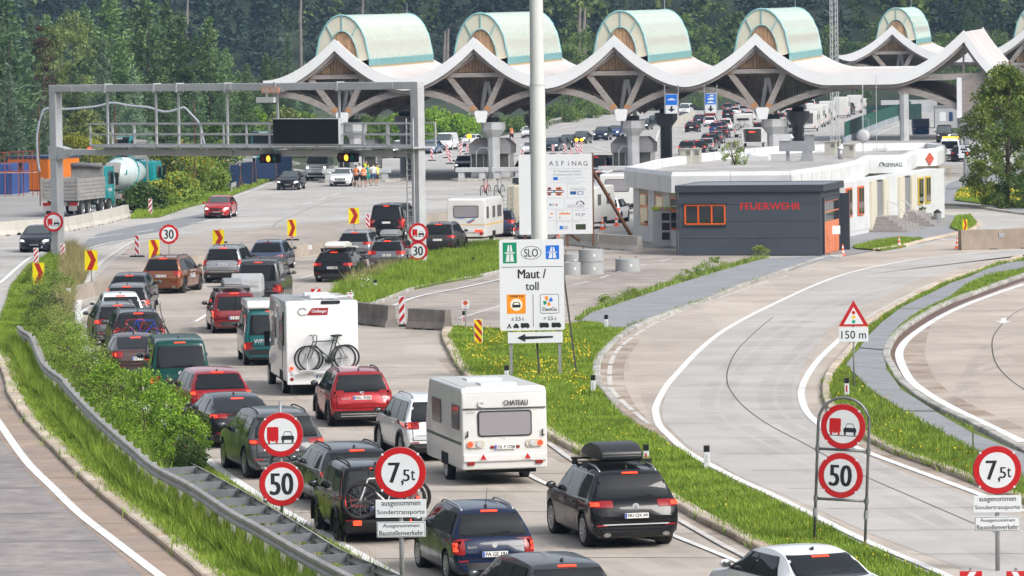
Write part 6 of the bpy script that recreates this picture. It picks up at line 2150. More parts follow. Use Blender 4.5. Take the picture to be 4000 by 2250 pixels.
def weight_sign(px,pyc,dia_px,label,pyb,Yd):
 x=P(px,pyc,Yd).x
 g=Vector((x,Yd,0))
 t=thing('road_sign',label,'road sign',g,0)
 zc=P(px,pyc,Yd).z
 d=dia_px*Yd/F
 k=d/.97
 MB().tube([(0,.06,0),(0,.06,zc+.3)],.045,10).build('pole',M_galv,t,smooth=True)
 pl=disc_faces(t,0,zc,d)
 sym_text(pl,[('7',-.12,.0,.40,.21,.03),(',',.035,-.205,.10,.04,.02),('5',.115,-.055,.23,.13,.02),('t',.245,-.055,.20,.075,.02)],0,zc,d)
 for(dz,hh,ww,l1,l2,w1,w2,bold,fr)in((-.5*d-.20*k,.345*k,.965*k,'ausgenommen','Sondertransporte',.74*k,.90*k,.014,False),(-.5*d-.60*k,.30*k,.93*k,'Ausgenommen','Baustellenverkehr',.70*k,.84*k,.018,True)):
  z=zc+dz
  o=MB().box(-ww/2,-.015,z-hh/2,ww/2,.012,z+hh/2).build('supplementary_plate',M_swhite,t,bevel=.008)
  tb=MB()
  put_text(tb,l1,0,z+hh*.22,hh*.30,w1,-.017,0,bold);put_text(tb,l2,0,z-hh*.22,hh*.32,w2,-.017,0,bold)
  if fr:
   for s in(-1,1):
    tb.box(-ww/2+.012,-.0175,z+s*(hh/2-.016)-.004,ww/2-.012,-.0165,z+s*(hh/2-.016)+.004)
    tb.box(s*(ww/2-.016)-.004,-.0175,z-hh/2+.016,s*(ww/2-.016)+.004,-.0165,z+hh/2-.016)
  tb.build('lettering',M_sblack,o)
 return t
weight_sign(1564,1846,200,'7,5t limit sign with two white plates in front of the boxy black car',2380,86.0)
weight_sign(3895,1836,189,'7,5t limit sign with two white plates at the right edge of the photo',2241,91.0)
gA,gB=G(3178,2122),G(3382,2150)
gm=(gA+gB)/2
t=thing('road_sign','no overtaking by lorries above 50 in a tall arched tube frame','road sign',gm,0)
t.rotation_euler=(0,radians(2.6),atan2(gB.y-gA.y,gB.x-gA.x)*.25)
hwf=.545
zt=3.18
mb=MB()
pts=[(-hwf,0,0),(-hwf,0,zt-hwf)]+[(-hwf*cos(pi*k/12),0,zt-hwf+hwf*sin(pi*k/12)*.98)for k in range(1,12)]+[(hwf,0,zt-hwf),(hwf,0,0)]
mb.tube(pts,.032,10);mb.build('frame',mat('weathered tube',(.20,.205,.21),.5,.5,var=.2,scale=4),t,smooth=True)
for z in(1.0,2.06):
 MB().tube([(-hwf,0,z),(hwf,0,z)],.030,8).build('cross_tube',MATS['weathered tube'],t,smooth=True)
 for s in(-1,1):
  MB().lathe([(.048,z-.06),(.048,z+.06)],10,(s*hwf,0,0)).build('coupling',MATS['weathered tube'],t)
for s in(-1,1):
 MB().lathe([(.05,.62),(.05,.8)],10,(s*hwf,0,0)).build('coupling',M_galv,t)
pl=disc_faces(t,0,2.56,.95,-.05);sym_overtake(pl,0,2.56,.95,-.05)
pl=disc_faces(t,-.02,1.52,.95,-.05);sym_text(pl,[('50',0,0,.48,.48,.035)],-.02,1.52,.95,-.05)
g=G(3337,1530)
t=thing('road_sign','warning triangle with a traffic light symbol above a 150 m plate','road sign',g,0)
zc=P(3330,1240,g.y).z
MB().tube([(0,.05,0),(0,.05,zc+.3)],.03,8).build('pole',M_galv,t,smooth=True)
def tri(k):
 return[(-.46*k,-.27*k),(.46*k,-.27*k),(0,.53*k)]
pl=MB().prism([(a,zc+b)for a,b in tri(1)],-.015,.01,'Y').build('sign_plate',M_sred,t)
mb=MB();mb.add([(a,-.018,zc-.03+b)for a,b in tri(.66)],[(0,1,2)]);mb.build('sign_face',M_swhite,pl)
for dz,m in((.17,M_sred),(.03,mat('signal yellow',(.8,.5,.02),.5)),(-.11,mat('signal green',(0,.3,.18),.5))):
 MB().lathe([(.055,-.020),(.055,-.022)],16,(0,0,zc+dz-.02),'Y').build('light_symbol',m,pl)
o=MB().box(-.45,-.015,zc-.75,.45,.012,zc-.31).build('supplementary_plate',M_swhite,t,bevel=.01)
tb=MB();put_text(tb,'150 m',0,zc-.53,.25,.76,-.018,0,.01);tb.build('lettering',M_sblack,o)
gA,gB=G(2002,1478),G(2195,1482)
gm=(gA+gB)/2
t=thing('toll_information_board','large white board reading Maut / toll on two legs in the grass island','information board',gm,radians(1.0))
pxm=120.3
def bz(py):return P(2082,py,gm.y).z
xl,xr=(1957-2098)/pxm,(2208-2098)/pxm
zb,zt=bz(1290),bz(935)
W_,H_=xr-xl,zt-zb
cx=(xl+xr)/2
bd=MB().prism([(cx+sx*(W_/2-a),(zt+zb)/2+sz*(H_/2-b))for sx,sz,a,b in[(-1,-1,.05,0),(1,-1,.05,0),(1,-1,0,.05),(1,1,0,.05),(1,1,.05,0),(-1,1,.05,0),(-1,1,0,.05),(-1,-1,0,.05)]],-.04,.02,'Y').build('board',M_swhite,t)
za,zbb=bz(1340),bz(1297)
pa=MB().box(xl+.24,-.035,za,xr-.07,.015,zbb).build('arrow_board',M_swhite,t,bevel=.01)
for x in(xl+.34,xr-.17):
 MB().box(x-.05,.02,-.05,x+.05,.14,zt-.1).build('leg',M_galv,t)
for x0,x1,y1 in((xl+1.25,xl+1.05,1.4),(xr+.38,xr-.05,2.6)):
 MB().bar((x0,.2-0,0.02),(x1,y1*.2,zt-.7),.06).build('stay',mat('dark stay',(.06,.055,.05),.7),t)
def bx(px,py):return((px-2098)/pxm,bz(py)-0)
def flat(bm,px0,py0,px1,py1,mi,y=-.044):
 x0,z0=bx(px0,py1);x1,z1=bx(px1,py0)
 bm.add([(x0,y,z0),(x1,y,z0),(x1,y,z1),(x0,y,z1)],[(0,1,2,3)],mi)
def flatp(bm,pts,mi,y):
 bm.add([(bx(*p)[0],y,bx(*p)[1])for p in pts],[tuple(range(len(pts)))],mi)
sb=MB()
flat(sb,1971,946,2025,1027,0);flat(sb,2138,959,2190,1013,1)
for(x0,x1,y0,y1)in((1971,2025,946,1027),(2138,2190,959,1013)):
 w_=x1-x0;h_=y1-y0;cxp=(x0+x1)/2
 for s in(-1,1):
  flatp(sb,[(cxp+s*w_*.03,y0+h_*.12),(cxp+s*w_*.13,y0+h_*.12),(cxp+s*w_*.20,y0+h_*.44),(cxp+s*w_*.03,y0+h_*.44)],2,-.047)
  flatp(sb,[(cxp+s*w_*.03,y0+h_*.56),(cxp+s*w_*.22,y0+h_*.56),(cxp+s*w_*.30,y0+h_*.92),(cxp+s*w_*.03,y0+h_*.92)],2,-.047)
 flatp(sb,[(cxp-w_*.36,y0+h_*.47),(cxp+w_*.36,y0+h_*.47),(cxp+w_*.36,y0+h_*.53),(cxp-w_*.36,y0+h_*.53)],2,-.0475)
sb.build('motorway_symbol',[M_sgreen,M_sblue,M_swhite],bd)
tb=MB()
x,z=bx(2081,987);put_text(tb,'SLO',x,z,.26,.44,-.045,0,.01)
N=36
for k in range(N):
 a0,a1=2*pi*k/N,2*pi*(k+1)/N
 q=[(x+cos(a)*r1,-.045,z+sin(a)*r2)for a,r1,r2 in((a0,.335,.215),(a1,.335,.215),(a1,.318,.20),(a0,.318,.20))]
 tb.add(q,[(0,1,2,3)])
x,z=bx(2083,1069);put_text(tb,'Maut /',x,z,.30,.90,-.045,0,.03)
x,z=bx(2083,1117);put_text(tb,'toll',x,z,.27,.42,-.045,0,.02)
x,z=bx(2025,1245);put_text(tb,'\u2264 3,5 t',x,z,.14,.40,-.045,0,.03)
x,z=bx(2151,1245);put_text(tb,'> 3,5 t',x,z,.14,.40,-.045,0,.03)
x,z=bx(2021,1157);put_text(tb,'VINJETA',x,z,.085,.46,-.049,0,.04)
x,z=bx(2151,1208);put_text(tb,'DarsGo',x,z,.115,.46,-.05,0,.03)
flat(tb,1965,1041,2205,1043,0);flat(tb,2085,1150,2087,1278,0)
def pict(px0,px1,py,kind):
 w_=px1-px0;y0=py
 if kind=='car':
  flatp(tb,[(px0,y0),(px1,y0),(px1,y0-7),(px1-4,y0-9),(px1-6,y0-16),(px0+6,y0-16),(px0+4,y0-9),(px0,y0-7)],0,-.045)
 elif kind=='moto':
  flatp(tb,[(px0+4,y0-4),(px1-4,y0-4),(px1-8,y0-14),(px0+10,y0-18)],0,-.045)
 else:
  flatp(tb,[(px0,y0),(px1,y0),(px1,y0-10),(px1-5,y0-18),(px0,y0-18)],0,-.045)
 for cx_ in(px0+w_*.22,px0+w_*.78):
  flatp(tb,[(cx_+3.2*cos(a*.785),y0-.5+3.2*sin(a*.785))for a in range(8)][::-1],0,-.0455)
for a in((1982,2002,'moto'),(2008,2030,'car'),(2037,2071,'van'),(2110,2147,'lorry'),(2157,2194,'bus')):
 pict(a[0],a[1],1279,a[2])
flatp(tb,[(2162,1320),(2054,1325),(2054,1335),(2022,1319),(2054,1303),(2054,1313),(2162,1313)],0,-.041)
tb.build('lettering',M_sblack,bd)
vb=MB()
flat(vb,1984,1149,2057,1224,0);
x,z=bx(2021,1189)
vb.lathe([(.20,-.0465),(.20,-.047)],28,(x,0,z),'Y',1)
flatp(vb,[(2005,1200),(2037,1200),(2037,1188),(2031,1178),(2011,1178),(2005,1188)],2,-.049)
flatp(vb,[(2009,1189),(2033,1189),(2029,1181),(2013,1181)],1,-.050)
vb.build('vignette_sticker',[M_sor,mat('cream print',(.8,.75,.62),.5),M_sblack],bd)
db=MB()
flatp(db,[(2119,1149),(2182,1149),(2187,1154),(2187,1220),(2182,1225),(2119,1225),(2113,1220),(2113,1154)],0,-.0445)
flatp(db,[(2120,1151),(2181,1151),(2185,1155),(2185,1219),(2181,1223),(2120,1223),(2115,1219),(2115,1155)],1,-.046)
for pts,mi in(([(2130,1160),(2143,1156),(2146,1172),(2136,1174)],2),([(2147,1172),(2158,1161),(2164,1176),(2151,1180)],3),([(2125,1176),(2138,1176),(2138,1188),(2128,1192)],4),([(2141,1182),(2150,1181),(2156,1193),(2143,1196)],2)):
 flatp(db,pts,mi,-.048)
db.build('toll_logo',[M_sblack,M_swhite,M_sor,M_sblue,M_sgreen],bd)
g0=G(2310,984)
Yb=g0.y
def ex(px,py):p=P(px,py,Yb);return p.x,p.z
xR,zT=ex(2313,600);xL=xR-3.9;_,zB=ex(2310,913)
t=thing('construction_billboard','tall white construction billboard with company logos on rusty steel posts','billboard',Vector((xR,Yb,0)),0)
bb=MB().box(-3.9,-.05,zB,-.02,.03,zT).build('panel',M_swhite,t)
for x in(-.0,-1.36,-3.6):
 MB().box(x-.06,.035,.3,x+.06,.16,zT+.03).build('post',M_rust,t)
MB().bar((.05,.3,zT-.95),(2.18,3.2-0,.55),.14).build('brace',M_rust,t)
MB().bar((-1.36,.3,zB+.1),(-.70,2.6,.5),.12).build('brace',M_rust,t)
tb=MB();gb=MB()
def bt(word,px,py,h,w_=None,mi=0,bold=0,align='C'):
 x,z=ex(px,py);put_text(tb,word,x-xR,z,h,w_,-.053,mi,bold,align=align)
pk=F/Yb
for i,ch in enumerate('ASFiNAG'):
 bt(ch,2153+i*22.3,638,.25,None,0,.0)
bt('A11 Karawanken Autobahn',2216,668,.12,110/pk,2)
bt('Karawankentunnel 2. R\u00f6hre',2216,681,.12,110/pk,2)
bt('Von der Europ\u00e4ischen Union kofinanziert',2233,695,.06,100/pk,2);bt('Fazilit\u00e4t "Connecting Europe"',2215,703,.05,62/pk,2)
bt('\u00d6rtliche Bauaufsicht',2240,717,.05,45/pk,2);bt('ARGE \u00d6rtliche Bauaufsicht',2257,734,.05,58/pk,0);bt('A11 KARAWANKENTUNNEL',2257,741,.05,58/pk,0)
bt('mobile',2230,800,.08,28/pk,2);bt('mbk',2267,800,.08,18/pk,0);bt('betonkonzepte',2249,808,.09,66/pk,0)
bt('FCP',2267,839,.15,36/pk,0);bt('Vermessung',2188,823,.05,28/pk,2);bt('begleitende Kontrolle',2262,823,.05,48/pk,2)
bt('Baustellenkoordination',2201,866,.05,52/pk,2);bt('Architektur',2252,866,.05,25/pk,2);bt('RY',2150,850,.09,12/pk,3)
tb.build('lettering',[M_sblack,M_sblue,mat('print grey',(.22,.23,.25),.6),mat('print navy',(.01,.02,.12),.6)],bb)['kind']='stuff'
def br(px0,py0,px1,py1,mi,y=-.052):
 x0,z0=ex(px0,py1);x1,z1=ex(px1,py0)
 gb.add([(x0-xR,y,z0),(x1-xR,y,z0),(x1-xR,y,z1),(x0-xR,y,z1)],[(0,1,2,3)],mi)
for py in(658,711,773,816,860):br(2145,py,2299,py+.8,5)
for px,a,b in((2215,711,773),(2204,773,816),(2173,816,905),(2235,816,905)):br(px,a,px+.8,b,5)
br(2161,691,2179,704,0)
br(2171,731,2194,764,1);br(2140,731,2151,764,1)
for c in(2183,2146):
 gb.add([(ex(p,q)[0]-xR,-.054,ex(p,q)[1])for p,q in((c-10,739),(c,731),(c+10,739))],[(0,2,1)],2)
 gb.add([(ex(p,q)[0]-xR,-.054,ex(p,q)[1])for p,q in((c-10,756),(c+10,756),(c,764))],[(0,2,1)],2)
 br(c-18,742,c+18,753,2,-.055);br(c-15,745,c+15,750,6,-.0565)
br(2227,747,2251,760,3);br(2256,747,2278,760,3);br(2259,749,2275,758,6,-.0545)
br(2146,796,2153,803,3);br(2154,796,2167,803,5);br(2171,797,2177,804,4)
for k in range(5):br(2184+k*9,832-(k%2)*2,2192+k*9,838,1)
br(2150,831,2159,837,1);br(2183,847,2190,852,7);br(2186,882,2198,896,0);br(2198,882,2219,896,5);br(2249,875,2288,897,8)
x,z=ex(2266,801)
for k in range(12):
 a0,a1=pi*k/12+.01,pi*(k+1)/12-.01
 if k==6:continue
 gb.add([(x-xR+cos(a)*r,-.053,z+sin(a)*r)for a,r in((a0,.24),(a1,.24),(a1,.17),(a0,.17))],[(0,1,2,3)],9 if k>6 else 10)
gb.build('logo_print',[M_sblue,mat('logo orange',(.75,.22,.02),.5),mat('logo navy',(.01,.02,.10),.5),mat('logo blue',(.01,.09,.28),.5),mat('logo dark red',(.35,.04,.03),.5),mat('rule grey',(.45,.47,.52),.5),M_swhite,mat('olive',(.30,.30,.02),.5),mat('dark green print',(.03,.045,.015),.5),MATS['print grey'],M_sblack],bb)
def ring(px,py,r,h,label,marks=True,lift=0):
 g=G(px,py)
 t=thing('concrete_ring',label,'concrete weight',(g.x,g.y,lift),0,'concrete weights of the billboard')
 o=MB().lathe([(r,0.02),(r,h-.02),(r-.02,h),(.01,h)],28).build('body',M_concb if False else mat('ring concrete',(.36,.37,.375),.85,var=.12,scale=2,bump=.2),t);smooth_by_angle(o,.6)
 for a in(-.7,.7):
  MB().tube([(a*r*.9,0,h-.02),(a*r*.9-.04,0,h+.1),(a*r*.9+.04,0,h+.1),(a*r*.9+.02,0,h-.02)],.015,5).build('lifting_loop',M_rust,t)
 mb=MB();mb.add([(r*.16,-r*1.004*cos(.16)-.004,h*.45),(r*.34,-r*cos(.345)-.006,h*.45),(r*.34,-r*cos(.345)-.006,h*.62),(r*.16,-r*1.004*cos(.16)-.004,h*.62)],[(0,1,2,3)]);mb.build('label_sticker',M_plate,t)
ring(2310,1074,.60,.62,'lower concrete ring of the stacked pair under the billboard');ring(2310,1074,.595,.60,'upper concrete ring of the stacked pair under the billboard',lift=.625)
ring(2453,1062,.60,.64,'single concrete ring at the foot of the long rusty brace')
ring(2235,1075,.55,.64,'concrete ring half hidden behind the toll board');ring(2238,1050,.55,.75,'concrete ring behind the half hidden one')
def chevron(px,pyc,w_px,h_px,label,pyb,right=True,pole=True):
 g=G(px,pyb)
 Yd=g.y
 k=Yd/F
 w_,h_=w_px*k,h_px*k
 t=thing('chevron_board',label,'chevron board',g,radians(-6 if right else 6),'yellow chevron boards')
 zc=P(px,pyc,Yd).z
 MB().tube([(0,.04,0),(0,.04,zc+h_*.45)],.032,8).build('pole',M_galv,t)
 b=MB().box(-w_/2,-.012,zc-h_/2,w_/2,.012,zc+h_/2).build('board',M_syel,t)
 s=1 if right else-1
 pts=[(-.36*s,.5),(.06*s,.5),(.40*s,0.02),(.06*s,-.5),(-.38*s,-.5),(0.0,0.02)]
 mb=MB();mb.add([(a*w_,-.016,zc+c*h_*.97)for a,c in pts],[(0,1,2,5),(5,2,3,4)]);mb.build('chevron_arrow',M_srd2,b)
chevron(152,1069,46,85,'yellow chevron board lowest in the left median, in front of a red white beacon',1150)
chevron(358,1017,50,79,'yellow chevron board standing at the edge of the dry grass',1135)
chevron(604,973,42,74,'yellow chevron board just left of the round 30 sign',1062)
chevron(854,930,46,64,'yellow chevron board behind the silver off roader',1010)
chevron(1141,890,35,66,'yellow chevron board behind the low concrete wall, left of the black van row',968)
chevron(1383,843,42,62,'yellow chevron board left of the black van',912)
chevron(3770,879,18,44,'small yellow chevron board on the grass tip at the right',925)
def beacon(px,pyc,h_px,label,pyb,kind='red',base=True,left=True,group='red white beacons',w_m=.25):
 g=G(px,pyb)
 Yd=g.y
 h_=h_px*Yd/F
 zc=P(px,pyc,Yd).z
 t=thing('beacon',label,'beacon',g,radians(-4),group)
 zb=max(.10,zc-h_/2)
 if base:
  MB().prism([(-.42,0),(.42,0),(.34,.10),(-.34,.10)],-.2,.2,'Y').build('foot',M_black,t)
 elif zb>.15:
  MB().tube([(0,.03,0),(0,.03,zb+.1)],.03,6).build('post',M_galv,t)
 b=MB().box(-w_m/2,-.03,zb,w_m/2,.03,zb+h_).build('board',M_swhite,t,bevel=.015)
 sm=MB()
 n=3 if h_<1.3 else 4
 st=h_/n
 s=1 if left else-1
 x0,x1=-w_m/2+.018,w_m/2-.018
 lo,hi=zb+.02,zb+h_-.02
 for k in range(-1,n+1):
  z0=lo+k*st
  pa=[(x0,z0 if s>0 else z0+w_m*1.1),(x1,z0+w_m*1.1 if s>0 else z0),(x1,(z0+w_m*1.1 if s>0 else z0)+st*.5),(x0,(z0 if s>0 else z0+w_m*1.1)+st*.5)]
  c=clip_poly(pa,[(x0,lo),(x1,lo),(x1,hi),(x0,hi)])
  if len(c)>=3:
   sm.add([(a,-.034,z)for a,z in c],[tuple(range(len(c)))],0)
 if kind=='yellow':
  bk=MB();bk.box(x0,-.0325,lo,x1,-.0315,hi);bk.build('yellow_field',M_syel,b)
 sm.build('red_stripe',M_srd2 if kind=='yellow' else M_sred,b)
 return t
BE=[(588,810,66,'red white beacon leaning at the end of the white barrier',848,True),(142,998,60,'red white beacon behind the lowest chevron board',1062,True),(246,982,58,'red white beacon at the foot of the left gantry post',1040,True),(536,962,80,'red white beacon on a black foot left of the round 30 sign',1005,False),(862,905,30,'red white beacon peeping over the chevron board behind the silver off roader',950,True),(1437,865,60,'red white beacon just left of the black van',912,False),(1142,922,40,'short red white beacon hidden behind a chevron board',940,True),(1367,1172,60,'red white beacon in the white flowers at the tip of the grass strip',1212,False),(1571,1212,110,'red white beacon between the two weathered concrete blocks',1277,True),(1687,600,50,'red white beacon in front of the light blue car',628,False),(1746,590,50,'red white beacon before the white van, taller of two',617,False),(1757,612,50,'red white beacon right in front of the two by the van',640,False),(1799,590,45,'red white beacon left of the second toll booth',612,True),(1803,572,40,'red white beacon behind another left of the second toll booth',594,True),(1827,584,38,'red white beacon close to the second toll booth roof',603,True),(2041,607,45,'red white beacon right of the second toll booth',632,False),(2160,582,35,'red white beacon right of the mast among the oncoming cars',603,False),(2207,580,38,'red white beacon before the dark estate, right of the mast',603,True),(2252,575,42,'left beacon of the pair under the twin amber lamps',602,False),(2270,578,42,'right beacon of the pair under the twin amber lamps',605,False),(2262,587,30,'beacon in front of the pair under the twin amber lamps',608,True)]
for i,(px,pc,h,lab,pb,lf)in enumerate(BE):
 beacon(px,pc,h,lab,pb,left=lf)
beacon(1869,1303,104,'yellow and red striped beacon standing in the grass island',1360,'yellow',base=True,left=False,group=None,w_m=.31)
beacon(3350,480,36,'yellow and red beacon left of the two near the green fence',500,'yellow',group=None);beacon(3393,484,26,'yellow and red beacon right of the two near the green fence',500,'yellow',group=None)
beacon(2228,935,40,'orange white beacon under the billboard',955,group=None)
def arrow_panel(px,pyc,w_px,h_px,label,pyb,Yd=None,left=True):
 g=G(px,pyb)if Yd is None else Vector((P(px,pyc,Yd).x,Yd,0))
 k=g.y/F;w_,h_=w_px*k,h_px*k
 zc=P(px,pyc,g.y).z
 t=thing('arrow_panel',label,'arrow panel',g,0)
 MB().tube([(0,.04,0),(0,.04,zc+h_*.6)],.03,6).build('pole',M_galv,t)
 b=MB().box(-w_/2,-.015,zc-h_/2,w_/2,.015,zc+h_/2).build('board',M_sred,t,bevel=.01)
 s=1 if left else-1
 mb=MB();mb.add([(a*w_*s,-.019,zc+c*h_)for a,c in[(-.05,.48),(.25,.48),(-.15,0),(.25,-.48),(-.05,-.48),(-.45,0)]],[(0,5,2,1),(5,4,3,2)]);mb.build('chevron_arrow',M_swhite,b)
arrow_panel(1235,1155,38,54,'red panel with a white arrow at the tip of the grass strip',1222)
arrow_panel(3793,2290,88,120,'red white arrow panel left of the right 7,5t pole at the lower edge',0,89.5);arrow_panel(3970,2290,78,120,'red white arrow panel right of the right 7,5t pole at the lower edge',0,89.5,False)
g=G(662,1058)
t=thing('road_sign','round 30 limit sign on its own pole behind the brown off roader','road sign',g,0)
zc=P(662,915,g.y).z
MB().tube([(0,.05,0),(0,.05,zc+.55)],.03,8).build('pole',M_galv,t)
pl=disc_faces(t,0,zc,76*g.y/F);sym_text(pl,[('30',0,0,.48,.48,.03)],0,zc,76*g.y/F)
def post_disc(px,py,base,label,kind):
 Yd=base.y-.55
 p=P(px,py,Yd)
 t=thing('road_sign',label,'road sign',p,0)
 d=76*Yd/F
 mb=MB();mb.bar((0,.05,-.1),(0,.32,-.1),.06);mb.bar((0,.05,.1),(0,.32,.1),.06);mb.build('bracket',M_galv,t)
 pl=disc_faces(t,0,0,d)
 if kind=='o':sym_overtake(pl,0,0,d)
 else:sym_text(pl,[('30',0,0,.48,.48,.03)],0,0,d)
post_disc(209,867,gl,'no overtaking by lorries sign fixed to the left gantry post','o')
post_disc(1634,909,gr,'no overtaking by lorries sign fixed to the right gantry post','o')
post_disc(1633,980,gr,'round 30 limit sign fixed low on the right gantry post','30')
def lane_sign(px,py0,py1,w_px,label,Yd,icons):
 k=Yd/F
 p=P(px,(py0+py1)/2,Yd);w_=w_px*k;h_=(py1-py0)*k
 t=thing('lane_sign',label,'lane sign',(p.x,Yd,p.z),ua)
 b=MB().box(-w_/2,-.03,-h_/2,w_/2,.03,h_/2).build('board',M_swhite,t,bevel=.03)
 MB().box(-w_/2+.03,-.036,-h_*.06,w_/2-.03,-.032,h_/2-.03).build('blue_field',M_sblue,b)
 mb=MB()
 mb.add([(a*w_,-.034,c*h_)for a,c in[(-.08,-.12),(.08,-.12),(.08,-.26),(.3,-.26),(0,-.42),(-.3,-.26),(-.08,-.26)]],[(0,6,2,1),(5,4,3)]);mb.build('arrow',M_sblack,b)
 for zi,kind in icons:
  mb=MB()
  c=zi*h_
  if kind=='car':pts=[(-.33,-.02),(.33,-.02),(.33,.03),(.2,.04),(.1,.085),(-.1,.085),(-.2,.04),(-.33,.02)]
  elif kind=='camper':pts=[(-.28,-.03),(.28,-.03),(.28,.10),(-.1,.10),(-.22,.04),(-.28,.02)]
  else:pts=[(-.3,-.02),(.28,-.02),(.28,.07),(-.05,.07),(-.05,.0),(-.3,.0)]
  mb.add([(a*w_*1.0,-.039,c+d*h_*.9)for a,d in pts],[tuple(range(len(pts)))]);mb.build('symbol',M_swhite,b)
 for s in(-1,1):
  MB().tube([(s*(w_/2+.06),.02,-h_/2),(s*(w_/2+.06),.02,h_/2+.75)],.05,6).build('pole',M_galv,t)
lane_sign(2623,367,444,48,'blue lane sign with one car symbol and a black arrow',376,[(.2,'car')])
lane_sign(2776,365,442,44,'blue lane sign with three vehicle symbols and a black arrow',376,[(.37,'caravan'),(.2,'camper'),(.03,'car')])
p=P(3772,592,362)
t=thing('lane_signal','white lane panel with car symbols and a red cross on the right column','lane signal',p,ua)
b=MB().box(-.55,-.05,-.5,.45,.05,.5).build('board',M_swhite,t)
mb=MB()
for(cx_,cz_)in((-.15,.12),(.2,.3),(-.05,-.12)):
 mb.box(cx_-.25,-.06,cz_,cx_+.25,-.052,cz_+.12);mb.box(cx_-.2,-.06,cz_+.12,cx_-.16,-.052,cz_+.24);mb.box(cx_+.16,-.06,cz_+.12,cx_+.2,-.052,cz_+.24);mb.box(cx_-.2,-.061,cz_+.22,cx_+.2,-.053,cz_+.25)
mb.build('car_symbol',M_sblack,b)
MB().ell((.17,-.08,-.17),(.24,.03,.17),14,6).build('lamp_head',M_sblack,b)
mb=MB();mb.bar((.1,-.12,-.27),(.24,-.12,-.07),.04);mb.bar((.24,-.12,-.27),(.1,-.12,-.07),.04);mb.build('red_cross',mat('red cross lit',(.7,.02,.01),.3,emit=(1,.05,.03),estr=1.2),b)
p=P(3860,345,350);t=thing('road_sign','small round red and white sign beside the end pier, in the birch twigs','road sign',p,radians(20));pl=disc_faces(t,0,0,.5);MB().box(-.12,0,-.9,.28,.05,.3).build('backing_plate',M_swhite,t)
def delineator(px,pyb,pyt,label,refl=True):
 g=G(px,pyb)
 h=P(px,pyt,g.y).z
 t=thing('delineator_post',label,'delineator',g,radians(-5),'white delineator posts')
 h=max(h,.5)
 MB().prism([(-.06,-.05),(.06,-.05),(.075,.03),(0,.07),(-.075,.03)],0,h-.16,'Z').build('post',M_swhite,t)
 MB().prism([(-.062,-.053),(.062,-.053),(.078,.03),(0,.073),(-.078,.03)],h-.16,h,'Z').build('cap',M_black,t)
 if refl:
  MB().box(-.022,-.058,h-.42,.022,-.052,h-.22).build('reflector',M_sred if refl=='r' else M_lens,t)
for a in((2368,1295,1230,'white post standing at the tip of the grey pavement','w'),(2317,1548,1465,'white post on the kerb right of the caravan','w'),(2524,1812,1736,'white post with a red reflector behind the black off roader','r'),(2761,1845,1740,'white post in the grass right of the black off roader','w'),(3308,1560,1476,'white post with a red reflector behind the arched sign frame','r'),(1979,1488,1455,'short white post just behind the caravan roof','w'),(1850,1046,1005,'white post in the grass strip near the caravan with coloured stripes','w'),(1355,1122,1090,'white post with a red reflector at the flowery tip','r'),(1466,1135,1095,'white post in the middle of the grass strip','w'),(1665,1025,998,'white post close to the right gantry post','r'),(1813,1265,1230,'white post with a red reflector at the top of the grass island','r')):
 delineator(a[0],a[1],a[2],a[3],a[4])
g=G(1820,1300)
t=thing('road_sign','small sign with an orange disc reading 37 over an arrow','road sign',g,0)
zc=P(1820,1188,g.y).z
MB().tube([(0,.03,0),(0,.03,zc)],.03,8).build('pole',M_galv,t)
b=MB().box(-.14,-.01,zc-.16,.14,.01,zc+.16).build('board',M_swhite,t)
MB().lathe([(.095,-.012),(.095,-.014)],20,(0,0,zc+.05),'Y').build('disc',mat('brick orange',(.62,.12,.04),.5),b)
mb=MB();put_text(mb,'37',0,zc+.05,.09,None,-.016);mb.box(-.09,-.014,zc-.105,.09,-.012,zc-.09);mb.build('lettering',M_sblack,b)
def cone(px,pyb,h,label):
 g=G(px,pyb)
 t=thing('traffic_cone',label,'traffic cone',g,0,'orange traffic cones')
 mo=mat('cone orange',(.85,.13,.03),.5)
 MB().box(-.2*h/.75,-.2*h/.75,0,.2*h/.75,.2*h/.75,.04).build('base',mo,t)
 r=lambda z:(.14-.11*z/h)*h/.75
 for i,(a,b,m)in enumerate(((.04,.25,mo),(.25,.45,M_swhite),(.45,.65,mo),(.65,.82,M_swhite),(.82,1.0,mo))):
  MB().lathe([(r(a*h),a*h),(r(b*h),b*h)],14,cap=True).build('band',m,t,smooth=False)
for a in((2353,898,.78,'orange cone between the white car and the wall, left one'),(2408,882,.78,'orange cone in front of the white motorhome'),(2176,928,.75,'orange cone half hidden under the billboard'),(3292,1000,.62,'orange cone at the corner of the fire station gate'),(3512,969,.62,'orange cone on the kerb before the entrance steps'),(3739,972,.60,'orange cone at the end of the low concrete wall'),(2231,602,.6,'small orange cone among the oncoming cars right of the mast')):
 cone(*a)
g=G(3266,994)
t=thing('sign_stand','blank white board on a salmon post beside the fire station gate','sign stand',g,radians(10))
MB().prism([(-.4,-.2),(.4,-.2),(.4,.2),(-.4,.2)],0,.08,'Z').build('foot',M_sback,t)
MB().tube([(0,0,.05),(0.02,0,1.5)],.03,6).build('post',M_door,t)
MB().box(-.2,-.04,1.05,.22,-.02,1.48).build('board',M_plate,t)
g=G(3640,878)
t=thing('bench','dark bench at the white wall beside the steps','bench',g,radians(55))
for k in range(3):
 MB().box(-.8,-.22+k*.15,.43,.8,-.09+k*.15,.47).build('seat_plank',M_woodd,t)
for x in(-.65,.65):
 MB().box(x-.05,-.2,0,x+.05,.2,.43).build('leg',M_blk,t)
g=G(3662,880)
t=thing('litter_bin','small dark litter bin beside the bench','litter bin',g)
MB().lathe([(.2,0),(.24,.75)],12).build('drum',M_sback,t)
MB().lathe([(.27,.76),(.05,.95)],12).build('lid',M_blk,t)
g=G(3690,700)
